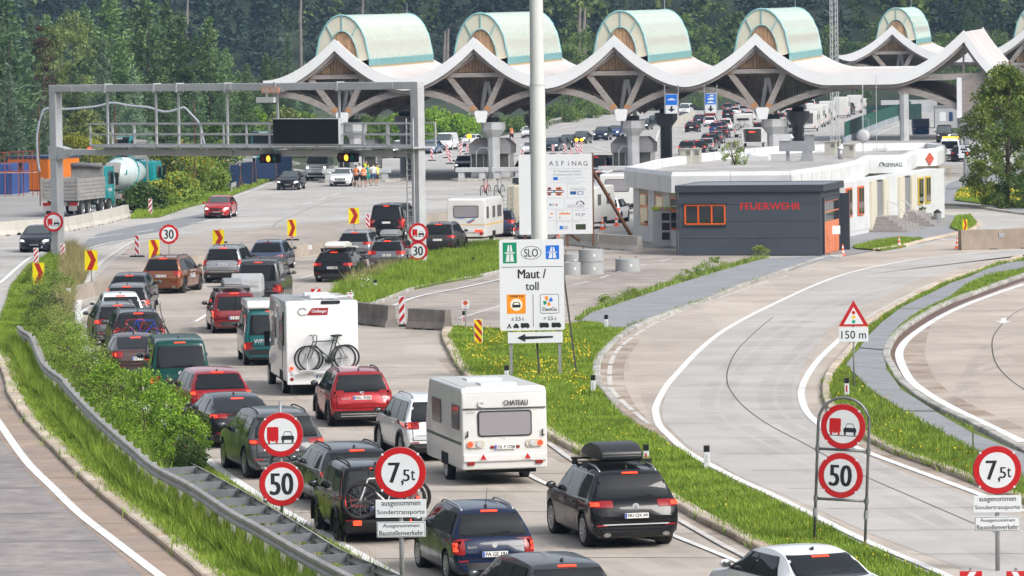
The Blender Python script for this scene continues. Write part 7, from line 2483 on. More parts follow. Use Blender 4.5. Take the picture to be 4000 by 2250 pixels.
t=thing('trestle','wooden trestle under the right roof end','trestle',g,.3)
MB().box(-.5,-.3,.9,.5,.3,.95).build('top',M_tan,t)
for sx in(-1,1):
 for sy in(-1,1):
  MB().bar((sx*.4,sy*.2,.9),(sx*.48,sy*.35,0),.05).build('leg',M_tan,t)
  # BARRIERS, WALLS, RAILS
def jersey(name,label,a,b,h,m,group=None,wt=.12,wb=.30,reflect=None):
 d=b-a;L=Vector((d.x,d.y,0)).length
 t=thing(name,label,'concrete barrier',a,atan2(d.y,d.x),group)
 MB().prism([(-wb,0),(wb,0),(wb,.10),(wt+.05,.32),(wt,h),(-wt,h),(-wt-.05,.32),(-wb,.10)],.012,L-.012,'X').build('body',m,t,bevel=.012)
 for k in(1,2):
  MB().box(L*k/3-.25,-wb-.004,0,L*k/3+.25,-wb+.02,.06).build('drain_slot',M_blk,t)
 return t
wb_path=resample(gpath([(-60,935),(0,921),(248,905),(300,896),(409,873),(502,848)],8),3.9)
LB=['white concrete barrier segment at the left edge of the photo','white concrete barrier segment left of the gantry post','white concrete barrier segment behind the left gantry post','white concrete barrier segment below the tipper truck','white concrete barrier segment below the cement mixer']
for i in range(len(wb_path)-1):
 jersey('concrete_barrier',LB[i]if i<len(LB)else 'white concrete barrier segment in the bend towards the goldenrod, %s from its end'%('first','second','third','fourth','fifth','sixth','seventh','eighth','ninth','tenth','eleventh','twelfth')[min(11,len(wb_path)-2-i)],wb_path[i],wb_path[i+1],.86,M_concb,'white concrete barrier by the building site',.14,.30)
jersey('concrete_barrier','weathered concrete block behind the white motorhome, left of the striped beacon',G(1395,1265),G(1532,1280),.86,M_concw,None,.14,.30)
jersey('concrete_barrier','weathered concrete block right of the striped beacon',G(1605,1285),G(1752,1292),.80,M_concw,None,.14,.30)
jersey('concrete_barrier','light concrete barrier under the billboard, left segment',G(2215,955),G(2345,972),.82,M_concb,None,.12,.32);jersey('concrete_barrier','light concrete barrier under the billboard, right segment',G(2346,973),G(2500,983),.82,M_concb,None,.12,.32)
t=jersey('concrete_wall','long brown grey concrete wall at the right edge by the curved road',G(3748,978),G(4120,968),1.05,mat('old wall concrete',(.32,.265,.215),.9,var=.2,scale=1.5,stain=(.22,.17,.13),stain_scale=.6,stain_amt=.5),None,.2,.26)
MB().box(2.1,-.26,.62,2.4,-.23,.86).build('plaque',M_zinc,t)
wp=resample(gpath([(259,1182),(393,1148),(480,1122),(620,1080),(766,1046),(980,1024),(1171,1003),(1330,970),(1430,937),(1600,900),(1740,866),(1850,845)],8),5.0)
t=thing('concrete_wall','low beige concrete wall curving behind the first row of queuing cars','low wall',wp[0],0)
mw=mat('wall concrete beige',(.37,.32,.27),.9,var=.15,scale=1.2,stain=(.25,.21,.18),stain_scale=.5,stain_amt=.5,rnd=.06)
for a,b in zip(wp,wp[1:]):
 a,b=a-wp[0],b-wp[0]
 d=(b-a).normalized();n_=Vector((-d.y,d.x,0))*.16
 a2,b2=a+d*.012,b-d*.012
 mb=MB();mb.add([a2-n_*1.3,b2-n_*1.3,b2+n_*1.3,a2+n_*1.3,a2-n_+Vector((0,0,.62)),b2-n_+Vector((0,0,.62)),b2+n_+Vector((0,0,.62)),a2+n_+Vector((0,0,.62))],[(0,3,2,1),(4,5,6,7),(0,1,5,4),(1,2,6,5),(2,3,7,6),(3,0,4,7)])
 mb.build('wall_segment',mw,t)
for px,py in((268,1140),(1211,968),(1694,885)):
 g=G(px,py,.62)
 t2=thing('lamp_box','small white lamp box on the low concrete wall, %s'%{268:'at its near end',1211:'beside the roof box car',1694:'behind the caravan'}[px],'lamp box',g)
 MB().box(-.1,-.08,-.1,.1,.08,.14).build('box',M_plate,t2,bevel=.02)
def wbeam(px,z,side):
 pts=[G(a,b,z)for a,b in spline(px,8)]
 return resample([Vector((p.x,p.y,0))for p in pts],1.0)
near=wbeam([(72,1283),(90,1300),(124,1325),(171,1428),(248,1490),(264,1515),(383,1640),(518,1759),(611,1836),(750,1909),(906,2012),(1000,2062),(1181,2168),(1336,2250),(1500,2330)],.72,0)
far=wbeam([(745,1826),(761,1833),(900,1910),(1000,1966),(1197,2085),(1331,2168),(1518,2250),(1700,2330)],.72,1)
t=thing('guard_rail','double steel guard rail with ladder like cross struts in the left median','guard rail',near[0],0)
M_rail2=mat('guard rail steel',(0.46,0.445,0.425),0.5,0.15,var=.18,scale=2.5,stain=(.22,.18,.14),stain_scale=1.2,stain_amt=.4)
def beam(path,sgn,step=4):
 o0=near[0]
 i=0
 while i<len(path)-1:
  seg=path[i:i+step+1]
  prof=[(0,.54),(.07,.57),(.07,.625),(.01,.67),(.01,.695),(.07,.74),(.07,.80),(0,.835)]
  mb=MB();vs=[]
  for k,p in enumerate(seg):
   d=seg[min(k+1,len(seg)-1)]-seg[max(k-1,0)]
   n_=Vector((-d.y,d.x,0)).normalized()*sgn
   for(o,z)in prof:
    vs.append(p-o0+n_*o+Vector((0,0,z)))
   for(o,z)in reversed(prof):
    vs.append(p-o0+n_*(o-.012)+Vector((0,0,z)))
  m=2*len(prof)
  mb.add(vs,[(k*m+j,k*m+(j+1)%m,(k+1)*m+(j+1)%m,(k+1)*m+j)for k in range(len(seg)-1)for j in range(m)])
  mb.build('rail_beam',M_rail2,t)
  i+=step
beam(near,-1);beam(far,1)
def wgrass(name,path,o0_,o1_,dens,h,m,w,seed):
 rg=np.random.default_rng(seed)
 V=[]
 for a,b in zip(path,path[1:]):
  d=(b-a);L=d.length;d=d/L;nx,ny=-d.y,d.x
  k=int(L*(o1_-o0_)*dens)
  t_,o_=rg.uniform(0,1,k),rg.uniform(o0_,o1_,k)
  x=a.x+d.x*L*t_+nx*o_;y=a.y+d.y*L*t_+ny*o_
  th=rg.uniform(0,pi,k);hh=h*rg.uniform(.5,1.3,k);bx_,by_=np.cos(th)*w/2,np.sin(th)*w/2
  z0_=np.full(k,.08)
  V.append(np.stack([np.stack([x-bx_,y-by_,z0_],1),np.stack([x+bx_,y+by_,z0_],1),np.stack([x+rg.normal(size=k)*.3*hh,y+rg.normal(size=k)*.3*hh,z0_+hh],1)],1).reshape(-1,3))
 V=np.concatenate(V)
 stuff(put(name,mesh_np(name,V,np.arange(len(V)),3,m),None))
sg_=1 if(lambda d:Vector((-d.y,d.x,0)))(near[9]-near[8]).x<0 else-1
wgrass('grass',near if sg_>0 else near,*((.06,.55)if sg_>0 else(-.55,-.06)),330,.46,L_grass,.035,31)
wgrass('grass',near,*((-.9,-.05)if sg_>0 else(.05,.9)),160,.36,L_weed,.03,32)
wgrass('dry_grass',far,*((-.5,-.05)if sg_>0 else(.05,.5)),90,.5,L_dry,.018,33)
for i,p in enumerate(near):
 if i%2==0:
  mb=MB();q=p-near[0];mb.box(q.x+.05,q.y+.10,0,q.x+.15,q.y+.22,.78);mb.build('post',M_rail2,t)
fi=0
M_strut=mat('cross strut steel',(0.22,0.23,0.25),.5,.5,var=.15,scale=3)
for i,p in enumerate(near):
 if p.y<far[0].y+.2 and i%2==0:
  q=min(far,key=lambda r:abs(r.y-p.y-.25))
  if abs(q.y-p.y)<1.5:
   a,b=p-near[0],q-near[0]
   MB().bar((a.x+.02,a.y,.74),(b.x-.02,b.y,.74),.10,.16).build('cross_strut',M_strut,t)
   MB().box(b.x-.05,b.y-.06,0,b.x+.05,b.y+.06,.8).build('post',M_rail2,t)
def simple_rail(label,px,every=4):
 path=resample(gpath(px,8),4.0)
 t=thing('guard_rail',label,'guard rail',path[0],0)
 for a,b in zip(path,path[1:]):
  a,b=a-path[0],b-path[0]
  MB().bar(a+Vector((0,0,.7)),b+Vector((0,0,.7)),.08,.31).build('rail_beam',M_rail2,t)
  MB().bar(a,a+Vector((0,0,.7)),.1).build('post',M_rail2,t)
simple_rail('steel guard rail below the blue mesh screens',[(905,760),(960,735),(1060,700),(1170,662)])
simple_rail('far guard rail running along the bushes behind the mast',[(2040,522),(2120,497),(2230,470),(2330,446),(2380,436)])
simple_rail('bent guard rail end beside the orange container',[(75,748),(110,735),(160,728),(260,726),(330,722)])
mp=resample(gpath([(2630,500),(2660,478),(2700,462),(2720,452)],8),6)
t=thing('concrete_wall','white concrete median wall running away behind the blue lane sign','median wall',mp[0],0)
for a,b in zip(mp,mp[1:]):
 a,b=a-mp[0],b-mp[0]
 MB().bar(a+Vector((0,0,.5)),b+Vector((0,0,.5))-(b-a)*.01,.3,1.0).build('wall_segment',M_concb,t)
 # near traffic
K=lambda*c:paint(c)
BLACKP,GREYP,DGREY,SILV=K(.008,.008,.010),K(.11,.115,.125),K(.035,.037,.042),paint((.36,.37,.385),.6)
TEAL=mat('teal lorry paint',(.0,.24,.26),.35,coat=.4)
def roof_box(root,sh,m,y0=.15,L=2.0,W_=.85,h=.38,x=0.0,bars=True):
 zt=sh.H
 yc=-sh.L/2+sh.L*(y0)+L/2
 b=MB()
 prof=[(-L/2,.10),(-L/2+.05,.02),(L/2-.2,.02),(L/2,.12),(L/2-.35,h*.72),(L/2-.8,h*.95),(0,h),(-L/2+.35,h*.93),(-L/2+.06,h*.62)]
 b.prism([(y+yc,z+zt+.085)for y,z in prof],x-W_/2,x+W_/2,'X')
 o=b.build('roof_box',m,root,bevel=.07,seg=3)
 smooth_by_angle(o,.7)
 if bars:
  for yy in(yc-L*.25,yc+L*.25):
   r=MB();r.bar((-sh.W*.40,yy,zt+.07),(sh.W*.40,yy,zt+.07),.06,.04)
   for s in(-1,1):r.box(s*sh.W*.36-.05,yy-.06,zt-.06,s*sh.W*.36+.05,yy+.06,zt+.09)
   r.build('roof_bar',M_black,root)
 MB().bar((x-W_/2-.004,yc-L*.5+.02,zt+.085+h*.42),(x+W_/2+.004,yc-L*.5+.02,zt+.085+h*.42),.02,.02).build('box_seam',M_blk,o)
def bicycle(label,pos,rz,m,tilt=0.0,wr=.34,group=None,scale=1.0,ty=.024):
 pass
 t=thing('bicycle',label,'bicycle',pos,rz,group)
 t.rotation_euler=(tilt,0,rz)
 t.scale=(scale,)*3
 wbk=.52
 for x in(-wbk,wbk):
  b=MB()
  b.tube([(x+cos(2*pi*k/22)*wr,0,wr+sin(2*pi*k/22)*wr)for k in range(22)],ty,6,0,closed=True)
  w_=b.build('wheel',M_tyre,t,smooth=True)
  b=MB()
  b.tube([(x+cos(2*pi*k/22)*wr*.93,0,wr+sin(2*pi*k/22)*wr*.93)for k in range(22)],.012,4,closed=True)
  for k in range(12):
   a=2*pi*k/12
   b.bar((x,0,wr),(x+cos(a)*wr*.93,0,wr+sin(a)*wr*.93),.006)
  b.lathe([(.03,-.03),(.03,.03)],8,(x,0,wr),'Y')
  b.build('spokes',M_alloy,w_)
 f=MB()
 bb,st,ht,hb=(-.08,0,.30),(-.24,0,.86),(.34,0,.84),(.37,0,.72)
 for p,q,r in((bb,st,.018),(bb,hb,.022),(st,ht,.018),(bb,(-wbk,0,wr),.012),(st,(-wbk,0,wr),.011),(ht,(wbk,0,wr),.016)):
  f.tube([p,q],r,6)
 f.build('frame',m,t)
 s=MB();s.tube([st,(-.27,0,.98)],.014,6);s.ell((-.28,0,1.0),(.13,.07,.035),10,5);s.build('saddle',M_black,t)
 h=MB();h.tube([ht,(.33,0,1.0),(.40,0,1.03)],.014,6);h.tube([(.38,-.30,1.03),(.40,-.1,1.03),(.40,.1,1.03),(.38,.30,1.03)],.014,6);h.build('handlebar',M_black,t)
 c=MB();c.lathe([(.09,-.03),(.09,-.02)],14,bb,'Y');c.bar((bb[0],-.04,bb[2]),(bb[0]+.1,-.05,bb[2]-.13),.02);c.bar((bb[0],.04,bb[2]),(bb[0]-.1,.05,bb[2]+.13),.02);c.build('crank',M_black,t)
 return t
def on_car(pos,ang,off,z,back=.86):
 pass
 a=radians(ang)
 o1=off[1]-back
 return(pos.x+cos(a)*off[0]-sin(a)*o1,pos.y+sin(a)*off[0]+cos(a)*o1,z)
p=G(2445,2131)
r,sh=car('off_road_car','black off road car with a black roof box and chrome trim, plate NU QX 44','car',p,13,'suv',(4.8,1.94,1.69),BLACKP,tum=.25,tail=(.50,.975,.535,.615,.42),plate='NU QX 44',rails=M_rail,wheel=(.37,.27,'10'),exhaust=2,platez=.435,belt=.60,trimline=True)
sh.patch(((-.93,.315*1.7),(.93,.315*1.7),(.93,.33*1.7),(-.93,.33*1.7)),'rear',.012,8,1,0).build('chrome_strip',M_chrome,r)
o=MB().lathe([(.075,0),(.075,.012)],20,axis='Y').build('badge',M_chrome,r);h=sh.bvh.ray_cast(Vector((0,-4,.54*1.7)),Vector((0,1,0)))[0];o.location=h+Vector((0,-.02,0))
mb=MB();put_text(mb,'V',0,.02,.05,.06,-.003);put_text(mb,'W',0,-.03,.05,.10,-.003);q=mb.build('badge_letters',M_blk,o)
roof_box(r,sh,mat('roof box black',(.022,.023,.025),.38),.24,1.9,.92,.37)
r,sh=car('estate_car','dark blue estate car with silver roof rails, plate PA GE 191','car',G(1898,2264),14,'wagon',(4.24,1.68,1.50),K(.006,.015,.048),tail=(.72,.975,.40,.60,.22),plate='PA GE 191',rails=M_rail,wheel=(.31,.2,'10'),platez=.40,badge=[('\u0160KODA',-.55,.50,.05,M_chrome),('FABIA',.60,.50,.05,M_chrome)])
o=MB().lathe([(.055,0),(.055,.012)],18,axis='Y').build('badge',M_chrome,r);h=sh.bvh.ray_cast(Vector((0,-4,.52*1.5)),Vector((0,1,0)))[0];o.location=h+Vector((0,-.02,0))
MB().tube([(0,-1.35,1.48),(0,-1.5,1.85)],.006,5).build('aerial',M_black,r)
pj=G(1468,2111)
r,sh=car('off_road_car','black boxy off road car carrying mountain bikes on its tail','car',pj,12,'suv',(4.24,1.80,1.69),paint((.007,.007,.008),.2,.22),tail=(.72,.94,.48,.62,.10),plate=None,rails=M_black,wheel=(.35,.22,'5d'),clad=True,belt=.58,tum=.13)
bicycle('white front forked mountain bike on the black boxy car behind the 7,5t sign',on_car(pj,12,(-.02,-.32),.62),radians(12+180),mat('bike frame white',(.7,.7,.7),.3),wr=.37,ty=.042)
bicycle('second dark mountain bike behind the white one on the black boxy car',on_car(pj,12,(.12,-.14),.64),radians(12),M_blk,wr=.37,ty=.042)
for s in(-1,1):
 o=MB();o.box(-.09,-.03,-.05,.09,.03,.05);q=o.build('rack_light',M_redlit,r,bevel=.01);q.location=(s*.62,-2.55,.52)
mb=MB();mb.bar((-.75,-2.5,.55),(.75,-2.5,.55),.06);mb.bar((0,-2.1,.42),(0,-2.6,.5),.08);mb.build('bike_rack',M_black,r)
car('estate_car','dark grey estate car half hidden behind the boxy black one with bikes','car',G(1385,1985),14,'wagon',(4.63,1.82,1.46),K(.03,.034,.042),tail=(.58,.975,.55,.64,.40),wheel=(.34,.22,'10'),trimline=True,rails=M_black)
car('off_road_car','dark grey sloping off road car right behind the no overtaking sign','car',G(1100,1862),14,'suv',(4.85,1.94,1.68),K(.085,.09,.097),tail=(.55,.96,.535,.60,.36),wheel=(.38,.27,'10'),exhaust=2,tum=.26,rails=M_black)
r,sh=car('coupe_car','black four door coupe with slim lit tail lamps beside the hedge','car',G(935,1742),14,'fastback',(4.71,1.87,1.38),paint((.009,.009,.011),.3,.2),tail=(.50,.965,.60,.68,.40),wheel=(.34,.24,'10'),exhaust=2,glass=None)
car('hatchback','red hatchback with wide dark rear window beside the hedge','car',G(848,1642),14,'hatch',(4.42,1.81,1.50),K(.36,.010,.018),tail=(.58,.97,.52,.62,.34),wheel=(.33,.22,'5'),badge=[('ASTRA',.1,.52,.05,M_chrome)])
r,sh=car('van','dark green passenger van with a big rear window in the left queue','van',G(700,1562),8,'van',(4.8,1.84,1.93),K(.006,.055,.048),tail=(.86,.985,.28,.42,.10),plate='GT SG 75',wheel=(.33,.21,'steel'),platez=.27,glass=None,tum=.12,panes=[(.70,.835,.70,.755),(.42,.675,.42,.675),(.09,.39,.10,.39)])
o=MB().lathe([(.07,0),(.07,.012)],18,axis='Y').build('badge',M_chrome,r);h=sh.bvh.ray_cast(Vector((0,-4,.46*1.93)),Vector((0,1,0)))[0];o.location=h+Vector((0,-.02,0))
car('saloon_car','brown hatch tailed saloon in the left queue, plate WI TW 27','car',G(535,1480),12,'fastback',(4.66,1.81,1.46),K(.065,.042,.040),tail=(.62,.97,.53,.66,.30),plate='WI TW 27',wheel=(.33,.22,'10'),platez=.50)
pv=G(540,1396)
r,sh=car('off_road_car','dark grey off road car with red and blue bicycles on its tail','car',pv,9,'suv',(4.63,1.9,1.67),K(.022,.022,.024),tail=(.80,.985,.50,.82,.25),wheel=(.36,.24,'5d'),rails=M_rail,clad=False)
bicycle('red bicycle on the rack of the dark grey off road car',on_car(pv,9,(-.12,-.22),.55),radians(9+180),mat('bike frame red',(.5,.02,.03),.3))
bicycle('blue bicycle on the rack of the dark grey off road car',on_car(pv,9,(.12,-.38),.53),radians(9),mat('bike frame blue',(.02,.06,.5),.3))
car('estate_car','grey compact car with red lit lamps left of the bicycle carrier','car',G(460,1347),10,'wagon',(4.36,1.80,1.56),K(.12,.125,.13),tail=(.56,.975,.52,.63,.40),wheel=(.34,.22,'10'),rails=M_rail,exhaust=2)
car('off_road_car','white car with black mirrors in the left queue','car',G(472,1305),7.5,'suv',(4.4,1.80,1.58),wpaint(),tail=(.66,.97,.48,.62,.30),wheel=(.34,.22,'5'),clad=False)
car('off_road_car','mid grey car ahead of the white one in the left queue','car',G(500,1268),1,'suv',(4.45,1.83,1.62),K(.15,.155,.165),tail=(.62,.97,.50,.62,.36),wheel=(.35,.22,'10'),clad=True)
car('estate_car','dark blue grey car at the far end of the left queue','car',G(510,1207),-2,'hatch',(4.37,1.80,1.50),K(.03,.036,.045),tail=(.64,.97,.50,.62,.36),wheel=(.33,.22,'10'),rails=None)
r,sh=car('off_road_car','copper brown off road car with white print on its side, plate KO VG 254','car',G(648,1146),-11,'suv',(4.52,1.84,1.68),paint((.24,.085,.035),.45,.25),tail=(.66,.97,.50,.61,.34),plate='KO VG 254',wheel=(.36,.23,'5d'),clad=False,rails=M_black,platez=.49,exhaust=2)
tb=MB();put_text(tb,'nur bei uns!',0,0,.07,.62,0);o=tb.build('lettering',mat('yellow print',(.85,.65,.03),.5),r);o.location=(-.25,-2.30,.62)
tb=MB();put_text(tb,'19.600,-',0,0,.26,1.05,0,0,.04);put_text(tb,'jetzt schon ab',0,.24,.12,.9,0,0,.02)
o=tb.build('lettering',M_swhite,r);o.location=(.955,-.15,.75);o.rotation_euler=(0,0,pi/2)
car('off_road_car','silver off road car with a black rear bumper, plate KR BD 837','car',G(880,1104),-7,'suv',(4.64,1.85,1.74),SILV,tail=(.80,.98,.49,.63,.25),plate='KR BD 837',wheel=(.36,.24,'10'),clad=True,rails=M_rail,platez=.52,exhaust=2)
car('hatchback','grey blue hatchback with round tail lamps behind the dark grey van','car',G(1050,1058),-6,'hatch',(4.34,1.79,1.50),K(.06,.085,.15),tail=(.78,.97,.44,.54,.22),wheel=(.33,.22,'5'),lit=False)
p8=G(1020,1190)
car('van','dark grey van towing a tarpaulin covered trailer','van',p8,-4.5,'van',(4.9,1.9,1.95),K(.05,.052,.058),tail=(.87,.985,.28,.46,.10),wheel=(.34,.22,'5'),platez=.32,panes=[(.70,.835,.70,.755),(.42,.675,.42,.675),(.09,.39,.10,.39)])
t=thing('trailer','small trailer under a pale grey tarpaulin behind the dark grey van','trailer',on_car(p8,-4.5,(-.15,-2.2),0),radians(-2))
MB().box(-.62,-.85,.38,.62,.85,.75).build('body',M_sback,t,bevel=.02)
MB().prism([(-.85,.7),(.85,.7),(.82,1.18),(.5,1.42),(-.2,1.5),(-.75,1.25)],-.64,.64,'X').build('tarpaulin',mat('grey tarpaulin',(.40,.41,.42),.6,var=.15,scale=3,bump=.6),t,bevel=.06)
add_wheels(t,[(.68,0),(-.68,0)],.27,.16,'steel');MB().bar((0,.85,.42),(0,2.0,.42),.07).build('drawbar',M_steel,t)
pd=G(915,1300)
r,sh=car('estate_van','dark red high roofed estate with a grey roof box, plate LI B 408','car',pd,8,'wagon',(4.45,1.74,1.62),K(.20,.012,.018),tail=(.84,.985,.36,.60,.12),plate='LI B 408',wheel=(.31,.2,'steel'),platez=.385,belt=.58,tum=.13,rearw=(.575,.86,.38,.34),rails=M_black)
roof_box(r,sh,mat('roof box grey',(.25,.26,.27),.4),.22,1.8,.72,.36)
MB().bar((0,-2.24,.95),(0,-2.17,1.45),.03).build('door_split',M_trim,r)
mb=MB()
for yy in(-1.2,-.2):mb.bar((-.95,yy,1.74),(.95,yy,1.74),.05,.04)
mb.build('roof_bar',M_rail,r)
pt=G(1055,1424)
r,sh=car('camper_van','teal camper van with a white raised roof beside the white motorhome','camper van',pt,7,'van',(4.7,1.86,1.98),K(.012,.12,.125),tail=(.86,.98,.28,.42,.10),wheel=(.33,.21,'steel'),panes=[(.70,.835,.70,.755),(.42,.675,.42,.675),(.09,.39,.10,.39)],badge=[('WM',-.45,.44,.14,M_chrome),('SYNCRO',-.55,.36,.07,M_black)])
o=MB().prism([(-2.1,1.94),(1.2,1.94),(1.35,2.0),(.9,2.2),(-1.9,2.22),(-2.15,2.05)],-.80,.80,'X').build('raised_roof',wpaint(),r,bevel=.08,seg=3);smooth_by_angle(o,.7)
car('van','long black van with tinted windows beside the right gantry post','van',G(1520,928),-9,'van',(4.97,1.98,1.97),BLACKP,tail=(.88,.985,.30,.62,.10),wheel=(.34,.22,'5'))
pk=G(1312,1101)
r,sh=car('estate_car','black estate car with a white roof box, plate VS XO 8888','car',pk,-8.5,'wagon',(4.86,1.86,1.48),BLACKP,tail=(.56,.97,.53,.62,.40),plate='VS XO 8888',wheel=(.34,.23,'5d'),platez=.475,rails=M_black,exhaust=2)
roof_box(r,sh,mat('roof box white',(.72,.71,.66),.35),.12,2.2,.95,.30)
car('estate_car','silver estate car behind the black one with the white roof box','car',G(1392,1012),-8,'wagon',(4.77,1.83,1.48),paint((.30,.31,.33),.6),tail=(.54,.97,.53,.62,.40),wheel=(.33,.22,'10'),rails=M_rail)
r,sh=car('estate_car','grey estate car with a light grey roof box, plate BC MP 117','car',G(1520,1050),-8,'wagon',(4.9,1.85,1.47),paint((.19,.195,.205),.6),tail=(.54,.97,.50,.63,.38),plate='BC MP 117',wheel=(.33,.22,'10'),platez=.49,rails=M_black)
roof_box(r,sh,mat('roof box grey',(.25,.26,.27),.4),.16,2.0,.85,.36)
car('off_road_car','dark grey off road car behind the round 30 sign on the gantry post','car',G(1720,990),-9.5,'suv',(4.48,1.85,1.65),K(.045,.043,.045),tail=(.55,.97,.52,.60,.38),wheel=(.35,.23,'5d'),clad=True,rails=M_rail)
car('off_road_car','white off road car with open windows towing the white caravan','car',G(1700,1795),13,'suv',(4.7,1.88,1.68),wpaint(),tail=(.62,.98,.52,.62,.36),wheel=(.36,.24,'10'),clad=True,rails=M_rail)
r,sh=car('off_road_car','red off road car with black lower body, plate RIL-928','car',G(1402,1662),10,'suv',(4.17,1.80,1.61),K(.38,.010,.016),tail=(.56,.975,.55,.65,.32),plate='RIL-928',wheel=(.34,.22,'5d'),clad=True,rails=M_black,lit=False,platez=.53,badge=[('SUZUKI',-.52,.52,.05,M_chrome),('VITARA',.62,.52,.05,M_chrome)],chmsl=False)
mb=MB();put_text(mb,'S',0,0,.12,.11,0,0,.06);o=mb.build('badge',M_chrome,r);h=sh.bvh.ray_cast(Vector((0,-4,.60*1.61)),Vector((0,1,0)))[0];o.location=h+Vector((0,-.02,0))
sh.patch(((-.62,.20*1.61),(.62,.20*1.61),(.62,.255*1.61),(-.62,.255*1.61)),'rear',.012,8,1,0).build('skid_plate',mat('silver plastic',(.3,.3,.3),.5),r)
car('saloon_car','white saloon car cut by the lower edge beside the grass island','car',G(3245,2472),21,'sedan',(4.9,1.87,1.46),wpaint(),tail=(.55,.97,.55,.65,.38),wheel=(.34,.23,'10'),glass=None)
car('estate_car','dark grey estate car cut by the lower edge','car',G(2195,2508),17,'wagon',(4.5,1.80,1.49),K(.045,.05,.058),tail=(.58,.97,.50,.62,.36),wheel=(.33,.22,'10'))
car('hatchback','black hatchback with a soft top beside the left gantry post','car',G(140,985),177,'hatch',(4.25,1.76,1.45),K(.016,.019,.028),headlit=True,plate='SZ 974 KF',wheel=(.33,.22,'10'))
car('hatchback','bright red hatchback coming towards the camera, plate SL 751 ZE','car',G(851,853),175.5,'hatch',(4.42,1.76,1.47),K(.52,.018,.016),headlit=True,plate='SL 751 ZE',wheel=(.33,.22,'5'))
car('saloon_car','black saloon with four ring grille left of the white camper','car',G(1128,742),175,'sedan',(4.9,1.87,1.46),BLACKP,headlit=True,plate='W 341',wheel=(.34,.23,'10'),detail=1)
car('saloon_car','white saloon stopped beside the group of people','car',G(1333,728),176,'sedan',(4.9,1.85,1.47),wpaint(),headlit=True,plate='KL 251',wheel=(.34,.23,'10'),detail=1)
car('estate_car','grey brown car with bright lamps at the second toll booth','car',G(1815,674),177,'wagon',(4.7,1.83,1.52),K(.10,.085,.075),headlit=True,wheel=(.33,.22,'10'),detail=1)
# caravans and motorhomes
M_cvw=mat('caravan white',(.68,.68,.66),.4,var=.04,scale=1,coat=.3,stain=(.52,.51,.47),stain_scale=.8,stain_amt=.25)
M_cvc=mat('caravan cream',(.62,.57,.43),.45,var=.05,scale=1,coat=.2)
M_acr=mat('acrylic window grey',(.10,.095,.10),.12,spec=.8,coat=.3)
M_acrl=mat('acrylic window light',(.30,.28,.30),.15,spec=.8,coat=.3)
M_rub=mat('window rubber',(.02,.02,.022),.6)
def rbox(name,m,parent,x0,z0,x1,z1,y,r=.05,d=.02,axis='Y'):
 mb=MB()
 pts=[]
 for cx_,cz_,a0 in((x1-r,z1-r,0),(x0+r,z1-r,pi/2),(x0+r,z0+r,pi),(x1-r,z0+r,1.5*pi)):
  for k in range(5):
   a=a0+pi/2*k/4
   pts.append((cx_+r*cos(a),cz_+r*sin(a)))
 lo,hi=min(y,y+d),max(y,y+d)
 mb.prism(pts,lo,hi,axis)
 return mb.build(name,m,parent)
def caravan(name,label,cat,pos,ang,L,W,H,m,gc=.42,win=(.52,.28,.84),axle=.47,slant=.25,wheel_r=.31,group=None,rear_slant=.06,facing=1,side_windows=((.12,.3),(.62,.85)),stripe=None,detail=True,lamps=True):
 pass
 a=radians(ang)
 fwd=Vector((-sin(a),cos(a),0))
 c=Vector((pos[0],pos[1],0))+fwd*(L/2)*facing
 t=thing(name,label,cat,c,a,group)
 y0,y1=-L/2,L/2
 prof=[(y0+.03,gc),(y0,gc+(H-gc)*.35),(y0+rear_slant,H-.12),(y0+rear_slant+.12,H),(y1-slant-.1,H),(y1-slant,H-.1),(y1,gc+(H-gc)*.45),(y1-.1,gc)]
 mb=MB();mb.prism(prof,-W/2,W/2,'X')
 o=mb.build('body',m,t,bevel=.07,seg=3);smooth_by_angle(o,.6)
 MB().prism([(p[0]*1.0,p[1]+.012)for p in prof[2:6]]+[(prof[5][0],prof[5][1]-.03),(prof[2][0],prof[2][1]-.03)],-W/2+.12,W/2-.12,'X').build('roof',m,t)
 hb=H-gc
 wx,wz0,wz1=win
 ry=lambda z:y0+(rear_slant*max(0,(z-gc-hb*.35))/(hb*.62))
 zm=gc+hb*(wz0+wz1)/2
 yy=min(ry(gc+hb*wz0),ry(zm))
 wo=rbox('rear_window',M_acrl if detail else M_acr,t,-wx*W/2*1.0,gc+hb*wz0,wx*W/2,gc+hb*wz1,yy-.035,.06,.06)
 fr=rbox('window_frame',M_rub,t,-wx*W/2-.035,gc+hb*wz0-.035,wx*W/2+.035,gc+hb*wz1+.035,yy-.02,.08,.06)
 for sx in(-1,1):
  for(f0,f1)in side_windows:
   rbox('side_window',M_acr,t,y0+L*f0,gc+hb*.48,y0+L*f1,gc+hb*.78,sx*W/2,.05,sx*.03,'X')
  if stripe:
   mb=MB();s=sorted((sx*W/2,sx*(W/2+.006)));mb.box(s[0],y0+.12,gc+hb*.30,s[1],y1-.15,gc+hb*.335);mb.build('stripe',stripe,t)
  mb=MB();s=sorted((sx*W/2,sx*(W/2+.01)));mb.box(s[0],y0+L*axle-.42,gc-.02,s[1],y0+L*axle+.42,gc+.28);mb.build('wheel_arch',M_under,t)
 add_wheels(t,[(W/2-.12,y0+L*axle),(-W/2+.12,y0+L*axle)],wheel_r,.2,'steel')
 MB().box(-W/2+.25,y0+.2,gc-.1,W/2-.25,y1-.3,gc+.01).build('chassis',M_under,t)
 if lamps:
  for sx in(-1,1):
   MB().box(sx*W*.40-.09,y0-.025,gc+.12,sx*W*.40+.09,y0+.05,gc+.26).build('tail_light',M_red,t,bevel=.015)
 MB().bar((0,y1-.2,gc),(0,y1+.9,gc),.1).build('drawbar',M_steel,t)
 return t
pc=G(1975,1900)
